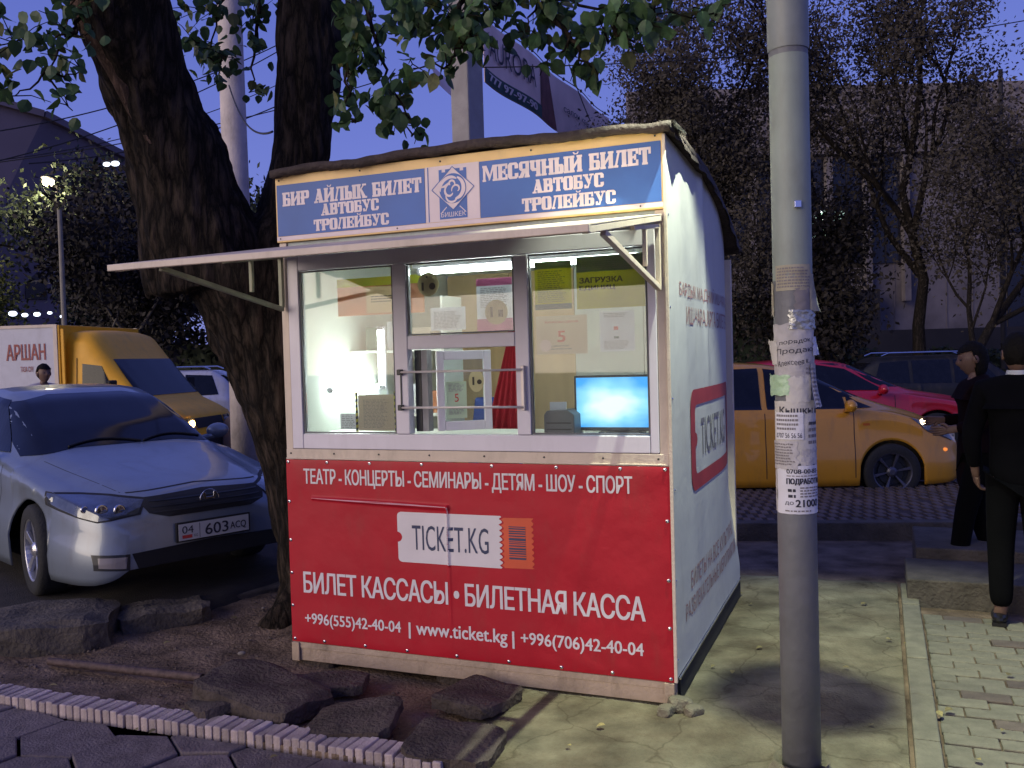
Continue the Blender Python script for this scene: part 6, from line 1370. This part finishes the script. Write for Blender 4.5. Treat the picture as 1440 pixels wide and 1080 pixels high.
# unseen upper crown above the frame keeps the stems in shade
for k in range(2600):
    a = R5.uniform(0, 2*PI); r = 3.4*math.sqrt(R5.random()); p = Vector((-.6+r*math.cos(a), 5.4+r*.8*math.sin(a), R5.uniform(4.9, 7.2)))
    stf[0].add([leafM(p, R5.uniform(.1, .16), R5.random()) @ Vector(v) for v in lv_local[0]], lf_local)
tag(stf[0].build('leaf', M_leaf, lt, fix=False), kind='stuff'); tag(stf[1].build('leaf', M_leaf2, lt, fix=False), kind='stuff')

# ================================================================ poles, banner, wires behind
wp = thing('concrete_pole', 'round whitish concrete pole behind the forked tree', 'pole', loc=(-3.12, 10.5, 0))
b = MB(); b.tube([(0, 0, 0), (0, 0, 3), (0, 0, 6), (0, 0, 9)], [.165, .15, .135, .12], 24); b.build('shaft', mat('pale concrete pole', (.52, .46, .45), .8, var=.2, scale=4, bump=.3, dirt=.5), wp, smooth=True)
sqp = thing('square_pole', 'square concrete pole rising right behind the booth roof', 'pole', loc=(-.33, 8.2, 0), rz=.88)
b = MB(); b.prism([(-.105, -.105, 0), (.105, -.105, 0), (.105, .105, 0), (-.105, .105, 0)], (0, 0, 8)); b.build('shaft', mat('grey concrete', (.34, .32, .32), .85, var=.15, scale=6, bump=.3), sqp, bevel=.012)
bn = thing('street_banner', 'pink street banner with thin dark lettering hanging above the road', 'banner')
M_ban = mat('pink banner cloth', (.9, .66, .58), .8, var=.12, scale=1.5); M_bgreen = mat('dark green band', (.05, .10, .09), .8); M_bbrown = mat('brown banner picture', (.20, .07, .06), .8, var=.3, scale=4)
ba = at(680, 70, 18); bb_ = at(856, 190, 25.5); bd_ = (bb_-ba); bd_.z = 0
def bnp(s, h, o=0):  # s along, h 0..1 up
    z = 7.0+1.3*h-.02*s*7; n_ = Vector((-bd_.y, bd_.x, 0)).normalized(); p = Vector((ba.x, ba.y, 0))+bd_*s+n_*(.05*math.sin(s*16)+o); return (p.x, p.y, z)
b = MB(); nu = 60; vs = [bnp(i/nu, j/4) for j in range(5) for i in range(nu+1)]; b.add(vs, [(j*(nu+1)+i, j*(nu+1)+i+1, (j+1)*(nu+1)+i+1, (j+1)*(nu+1)+i) for j in range(4) for i in range(nu)]); o = b.build('banner_cloth', M_ban, bn, fix=False); sm_ = o.modifiers.new('solid', 'SOLIDIFY'); sm_.thickness = .01; sm_.offset = 0
O = .03 if (Vector((-bd_.y, bd_.x, 0)).normalized()).dot(CAM-ba) > 0 else -.03
b = MB(); vs = [bnp(s/20*.36, h, O) for h in (0, .22) for s in range(21)]; b.add(vs, [(i, i+1, 22+i, 21+i) for i in range(20)]); b.build('green_band', M_bgreen, bn, fix=False)
b = MB(); vs = [bnp(.36+s/10*(.14 if h < .5 else .07), h, O) for h in (0, .98) for s in range(11)]; b.add(vs, [(i, i+1, 12+i, 11+i) for i in range(10)]); b.build('brown_picture', M_bbrown, bn, fix=False)
b = MB(); puttext(b, 'AURORA', .03, .31, .44, .80, lambda s, h: bnp(s, h, O*1.6), -.004); puttext(b, 'салон красоты', .55, .85, .40, .52, lambda s, h: bnp(s, h, O*1.6), .0); b.build('lettering', M_ink, bn, fix=False)
b = MB(); puttext(b, '777 97-97-90', .02, .31, .05, .17, lambda s, h: bnp(s, h, O*2), .02); b.build('lettering', M_pink, bn, fix=False)
b = MB(); pts = [Vector(bnp(i/30, 1.06)) for i in range(31)]; b.tube(pts, .012, 5)
for i in range(8): b.ell(pts[2+i*4-1], (.035, .035, .045), 8, 5)
b.build('hanging_cable', M_black, bn)
b2 = MB(); q = [at(604, 88, 15), at(640, 122, 16.5), at(648, 160, 16.5), at(640, 140, 16), at(616, 118, 15.2)]; b2.prism([tuple(p) for p in q], (0, .01, 0)); tag(b2.build('banner_scrap', M_ban), 'torn pink banner end hanging left of the square pole', 'banner')
def wire(label, p, q, sag, r=.012, n=26, group='overhead wires'):
    a = at(*p); c = at(*q); pts = [a+(c-a)*(k/n)-Vector((0, 0, sag*4*(k/n)*(1-k/n))) for k in range(n+1)]; mb = MB(); mb.tube(pts, r, 5); tag(mb.build('wire', M_black), label, 'wire', group)
wire('long overhead wire crossing in front of the sky at the upper right', (620, 95, 14), (1500, 18, 17), .25, .010)
wire('sagging wire behind the forked tree at booth sign height', (-60, 235, 12), (620, 85, 14), .2, .008)
wire('upper of the thin wires left of the tree', (-40, 190, 16), (420, 48, 20), .3, .012)
wire('second thin wire left of the tree', (-40, 235, 16), (420, 55, 20), .3, .012)
wire('third thin wire left of the tree', (0, 225, 18), (420, 105, 22), .3, .010)
wire('lowest thin wire left of the tree', (40, 230, 18), (420, 135, 22), .3, .014)
wire('short wire running down from the white pole to the tree', (322, 120, 10.2), (383, 185, 5.9), .18, .008)
wire('thin wire hanging under the pink banner', (800, 90, 19), (830, 170, 22), .05, .012)

# ================================================================ background trees
def tree(name, label, x, y, H, spread, seed, leafm, barkm=M_bark2, n_leaf=5000, ls=.09, r0=.14, lean=(0, 0), first=.35, levels=4, droop=0, group=None, dens=1.0, z0=0, cr=.5):
    R = random.Random(seed); t = thing(name, label, 'tree', loc=(x, y, z0), group=group); tr = MB(); tips = []
    def grow(p, d, L, r, lev):
        pts = [p]; n = 5; dd = Vector(d)
        for k in range(n):
            dd = (dd+Vector((R.gauss(0, .12), R.gauss(0, .12), R.gauss(.03, .06)-droop*.1*(levels-lev)))).normalized(); pts.append(pts[-1]+dd*L/n)
        tr.tube(pts, [r*(1-.55*k/n) for k in range(n+1)], 7 if lev == levels else 5 if lev > 1 else 3, cap=False)
        if lev <= 2: tips.extend(pts[2:])
        if lev == 0: return
        nb = 4 if lev == levels else 3
        for k in range(nb):
            a = R.uniform(0, 2*PI); sp = R.uniform(.4, .85)*spread; q = pts[max(1, int(len(pts)*R.uniform(first if lev == levels else .3, 1)))-1] if k else pts[-1]
            ax = Vector((math.cos(a), math.sin(a), 0)); nd = (dd*1.0+ax*sp+Vector((0, 0, .12))).normalized(); grow(q, nd, L*R.uniform(.55, .75), r*.5, lev-1)
    grow(Vector((0, 0, 0)), Vector((lean[0], lean[1], 1)).normalized(), H*.46, r0, levels); tr.build('trunk', barkm, t, smooth=True, fix=False)
    V_ = []; F_ = []; T_ = tips
    for k in range(int(n_leaf*dens)):
        p = R.choice(T_)+Vector((R.gauss(0, cr*.5), R.gauss(0, cr*.5), R.gauss(0, cr*.42)-droop*R.random()*.5)); s_ = ls*R.uniform(.6, 1.4)
        u = Vector((R.gauss(0, 1), R.gauss(0, 1), R.gauss(0, 1))).normalized(); w = u.cross(Vector((R.gauss(0, 1), R.gauss(0, 1), R.gauss(0, 1)))).normalized(); o = len(V_)
        V_ += [tuple(p-u*s_*.6), tuple(p+w*s_*.33), tuple(p+u*s_*.7), tuple(p-w*s_*.33)]; F_ += [(o, o+1, o+2), (o, o+2, o+3)]
    mb = MB(); mb.v = V_; mb.f = F_; mb.m = [0]*len(F_); mb.build('crown', leafm, t, fix=False); return t
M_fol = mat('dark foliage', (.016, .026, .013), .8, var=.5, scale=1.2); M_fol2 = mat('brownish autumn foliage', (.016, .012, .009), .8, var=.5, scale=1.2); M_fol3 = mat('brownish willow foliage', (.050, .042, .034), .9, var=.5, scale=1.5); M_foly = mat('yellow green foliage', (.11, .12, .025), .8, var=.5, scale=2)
# right: willow-like thin trees in front of the dark building
tree('street_tree', 'thin leafed tree right of the square pole rising above the booth roof', 3.6, 21, 9.4, .95, 4, M_fol3, n_leaf=28424, ls=.07, r0=.13, cr=.62, group=None)
tree('street_tree', 'tall sparse tree directly behind the grey front pole', 7.6, 22.0, 10.5, .55, 9, M_fol3, n_leaf=11547, ls=.07, r0=.13, cr=.5)
tree('street_tree', 'tall willowy tree right of the grey pole reaching the top edge', 9.0, 20, 10.9, .62, 15, M_fol3, n_leaf=30200, ls=.07, r0=.17, lean=(.03, 0), cr=.55)
tree('street_tree', 'leaning tree with trunk slanting to the right before the pale wall', 8.6, 18.5, 8.6, 1.0, 31, M_fol3, n_leaf=26647, ls=.07, r0=.13, lean=(.55, 0), cr=.6)
tree('street_tree', 'bushy dark tree at the far right edge', 13.4, 21, 8.4, 1.0, 8, M_fol3, n_leaf=23094, ls=.07, r0=.13, cr=.7)
tree('street_tree', 'broad willowy tree between the booth roof and the grey pole', 5.2, 22.5, 8.6, 1.0, 61, M_fol3, n_leaf=23100, ls=.07, r0=.13, cr=.7)
tree('street_tree', 'low dark bushy tree behind the amber and red cars', 7.2, 19.5, 5.4, 1.1, 12, M_fol2, n_leaf=15000, ls=.10, r0=.1, cr=.8)
# left: dark trees between the van and the sky
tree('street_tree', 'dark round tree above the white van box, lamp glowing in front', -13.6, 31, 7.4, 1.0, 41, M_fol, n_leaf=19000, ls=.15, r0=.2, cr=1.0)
tree('street_tree', 'dark tree beside the leaning trunk, reddish in its middle', -10.2, 26, 6.4, 1.05, 43, M_fol2, n_leaf=18000, ls=.13, r0=.16, cr=.9)
tree('street_tree', 'yellow green lamp-lit tree at the far left edge', -16.6, 27.5, 5.6, 1.0, 47, M_foly, n_leaf=12000, ls=.13, r0=.14, cr=.8)
tree('street_tree', 'brownish tree with a pale thin trunk above the yellow van', -9.4, 22, 5.4, 1.0, 51, M_fol2, barkm=mat('pale bark', (.16, .14, .11), .9), n_leaf=15000, ls=.11, r0=.10, cr=.8)
tree('street_tree', 'dark tree seen between the leaning trunk and the booth', -5.2, 24, 6.0, 1.1, 53, M_fol, n_leaf=15000, ls=.13, r0=.14, cr=.9)
# hedge-like dark masses that close the view under the crowns
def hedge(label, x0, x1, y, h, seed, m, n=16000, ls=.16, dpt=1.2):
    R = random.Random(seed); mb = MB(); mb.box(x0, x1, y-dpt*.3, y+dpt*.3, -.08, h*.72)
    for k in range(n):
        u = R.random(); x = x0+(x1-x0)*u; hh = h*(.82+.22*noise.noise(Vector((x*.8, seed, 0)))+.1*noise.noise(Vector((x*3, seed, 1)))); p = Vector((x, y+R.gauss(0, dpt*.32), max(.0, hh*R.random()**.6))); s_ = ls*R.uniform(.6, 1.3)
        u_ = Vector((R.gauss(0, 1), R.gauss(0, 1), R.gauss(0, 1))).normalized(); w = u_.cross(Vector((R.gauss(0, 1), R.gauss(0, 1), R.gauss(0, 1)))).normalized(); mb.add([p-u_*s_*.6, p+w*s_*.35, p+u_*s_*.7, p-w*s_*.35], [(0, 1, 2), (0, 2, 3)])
    tag(mb.build('hedge', m, fix=False), label, 'hedge')
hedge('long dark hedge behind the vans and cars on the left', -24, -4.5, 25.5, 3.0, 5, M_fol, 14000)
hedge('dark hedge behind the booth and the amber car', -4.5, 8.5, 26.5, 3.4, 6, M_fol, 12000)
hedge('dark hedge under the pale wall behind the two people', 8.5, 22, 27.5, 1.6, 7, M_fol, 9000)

# ================================================================ buildings
M_bldL = mat('purple grey plaster', (.15, .12, .14), .9, var=.12, scale=.4); M_bldR = mat('lilac concrete', (.16, .14, .15), .9, var=.35, scale=1.1, bump=.3, bscale=4, detail=10)
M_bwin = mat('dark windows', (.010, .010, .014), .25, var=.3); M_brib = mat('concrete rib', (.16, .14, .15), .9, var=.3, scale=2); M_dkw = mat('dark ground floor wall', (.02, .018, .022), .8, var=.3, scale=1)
R6 = random.Random(2)
lb = thing('far_building', 'pale purple building with sloping roof line at the upper left', 'building', loc=(0, 0, 0))
b = MB(); pA, pB, pC = at(-160, 112, 44), at(62, 150, 48), at(215, 205, 54); g = -.1
b.prism([(pA.x, pA.y, g), (pC.x, pC.y, g), (pC.x, pC.y, 13.2), (pB.x, pB.y, 15.0), (pA.x, pA.y, 16.2)], (-4, 9, 0)); b.build('wall', M_bldL, lb)
b = MB()
for k, (p, q) in enumerate(((pA, pB), (pB, pC))):
    a = Vector((p.x, p.y, 16.2 if k == 0 else 15.0)); c = Vector((q.x, q.y, 15.0 if k == 0 else 13.2)); b.bar(a+Vector((0, -.1, .0)), c+Vector((0, -.1, 0)), .5, .35)
b.build('cornice', M_bldL, lb)
fw = None; dr = Vector((pC.x-pA.x, pC.y-pA.y, 0)); n_ = Vector((dr.y, -dr.x, 0)).normalized()
for fl in range(4):
    for c in range(9):
        s_ = .06+c*.105; p = Vector((pA.x, pA.y, 0))+dr*s_+n_*.03; z = 2.5+fl*2.9
        if fw is None:
            mb = MB(); mb.box(-.55, .55, -.06, .02, 0, 1.4); fw = mb.build('window', M_bwin, lb); o = fw
        else: o = fw.copy(); COL.objects.link(o)
        o.matrix_local = Matrix.Translation((p.x, p.y, z)) @ Matrix.Rotation(math.atan2(dr.y, dr.x), 4, 'Z')
rb_o = thing('concrete_building', 'lilac grey concrete building with tall dark windows behind the right trees', 'building')
Yb = 33
b = MB(); b.box(4.6, 24, Yb, Yb+8, -.1, 10.4); b.build('wall', M_bldR, rb_o)
b = MB(); b.box(4.4, 24.2, Yb-.5, Yb-.05, 8.5, 10.9); b.build('frieze', M_bldR, rb_o)
# lattice relief on the frieze
b = MB()
for i in range(66):
    for j in range(7):
        if R6.random() < .85: x = 4.5+i*.3; z = 8.6+j*.32; b.prism([(x+.04, Yb-.51, z+.15), (x+.15, Yb-.51, z+.04), (x+.26, Yb-.51, z+.15), (x+.15, Yb-.51, z+.27)], (0, -.08, 0))
tag(b.build('lattice_block', M_brib, rb_o, fix=False), kind='stuff')
x = 4.9; w0 = None; k = 0
while x < 14.2:
    mb = MB(); mb.box(0, 1.02, -.02, .04, 4.6, 8.4); wdw = mb.build('window', M_bwin, rb_o); wdw.location = (x, Yb-.06, 0)
    mb = MB(); mb.box(.48, .53, -.06, -.021, 4.6, 8.4); mb.box(0, 1.02, -.05, -.021, 6.4, 6.46); mb.build('mullion', M_dkw, wdw)
    mb = MB(); mb.box(1.08, 1.30, -.35, -.03, 3.2, 8.45); rbn = mb.build('concrete_rib', M_brib, rb_o); rbn.location = (x, Yb, 0); x += 1.38
for (x0_, z0_, z1_) in ((18.1, 1.9, 4.9), (18.1, 5.6, 9.6), (20.3, 5.6, 9.6)):
    mb = MB(); mb.box(x0_, x0_+1.8, Yb-.08, Yb-.03, z0_, z1_); mb.build('window', M_bwin, rb_o)
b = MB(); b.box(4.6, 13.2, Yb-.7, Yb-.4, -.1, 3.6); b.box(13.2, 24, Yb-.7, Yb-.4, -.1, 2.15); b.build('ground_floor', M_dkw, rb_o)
b = MB()
for k in range(9): b.box(14.0+k*.95, 14.03+k*.95, Yb-.02, Yb-.001, 2.1, 8.4)
b.build('panel_joint', M_brib, rb_o)
# lit room and small lit openings
M_lit = emis('lit room', (.62, .9, .70), .55); M_litw = emis('ceiling lights', (.9, 1, 1), 5)
b = MB(); b.box(11.0, 12.2, Yb-.12, Yb-.09, 5.55, 6.55); w = b.build('lit_window', M_lit, rb_o)
b = MB()
for xx, zz, r in ((11.05, 6.5, .05), (11.35, 6.52, .06), (11.7, 6.5, .05), (11.55, 6.2, .10), (11.95, 6.45, .04)): b.ell((xx, Yb-.16, zz), (r*1.6, .03, r), 8, 5)
b.build('ceiling_light', M_litw, rb_o)
b = MB(); b.box(11.55, 11.85, Yb-.78, Yb-.71, .75, 1.75); b.build('lit_doorway', emis('dim doorway', (.75, .9, .85), .55), rb_o)
mp_ = thing('lattice_mast', 'thin dark mast in front of the pale wall near the right edge', 'pole', loc=(14.6, 26.8, 0)); b = MB(); b.cyl((0, 0, 0), (0, 0, 9.6), .09, 12, r2=.06); b.build('shaft', M_dkw, mp_)
pm_ = thing('street_pole', 'slim pale pole standing behind the yellow van roof', 'pole', loc=(-9.35, 19.0, 0)); b = MB(); b.cyl((0, 0, 0), (0, 0, 4.9), .06, 12, r2=.045); b.build('shaft', mat('slim pole paint', (.22, .2, .16), .7), pm_)
# lit street lamp on the left
lamp = at(68, 256, 28)
sl_ = thing('street_lamp', 'lit street lamp glowing in front of the dark trees at the left', 'street lamp', loc=(lamp.x, lamp.y, 0))
b = MB(); b.cyl((0, .5, 0), (0, .5, lamp.z+.1), .08, 12, r2=.05); b.tube([(0, .5, lamp.z+.1), (0, .3, lamp.z+.25), (0, .05, lamp.z+.2)], .03, 8); b.build('post', M_dkw, sl_)
b = MB(); b.ell((0, .05, lamp.z+.12), (.2, .34, .07)); b.build('lamp_head', M_dkw, sl_, smooth=True); b = MB(); b.ell((0, .0, lamp.z), (.17, .17, .13)); b.build('lamp_bowl', emis('street lamp glow', (1, .80, .55), 30), sl_, smooth=True)
l2 = bpy.data.lights.new('street_light', 'POINT'); l2.energy = 420; l2.color = (1, .85, .5); l2.shadow_soft_size = .2; o = bpy.data.objects.new('street_light', l2); COL.objects.link(o); o.location = lamp-Vector((0, .35, .15))
# shop front lights far left and small distant lamps
for k, (px, py, Y, r, lb_) in enumerate([(18, 441, 30, .16, 'white shop light, brightest of the row above the white van box'), (35, 443, 30, .12, 'white shop light in the middle of the row above the van box'), (52, 442, 30, .13, 'white shop light right of the middle in the row above the van box'), (70, 440, 30, .09, 'small bluish shop light standing apart in the row above the van'), (88, 445, 30, .10, 'rightmost shop light of the row above the white van box'), (150, 231, 34, .12, 'left one of two small bluish lights high in the dark trees'), (162, 230, 34, .14, 'right one of two small bluish lights high in the dark trees')]):
    p = at(px, py, Y-5.5 if py > 300 else Y-12); t = thing('distant_lamp', lb_, 'lamp', loc=p, group='small distant lights on the left'); b = MB(); b.ell((0, 0, 0), (r*.75, r*.4, r*.45), 12, 8); b.build('lamp_bowl', emis('distant lamp', (.75, .85, 1), 3), t, smooth=True); b = MB(); b.box(-r, r, -.04, .04, r*.4, r*.55); b.build('lamp_bracket', M_dkw, t)
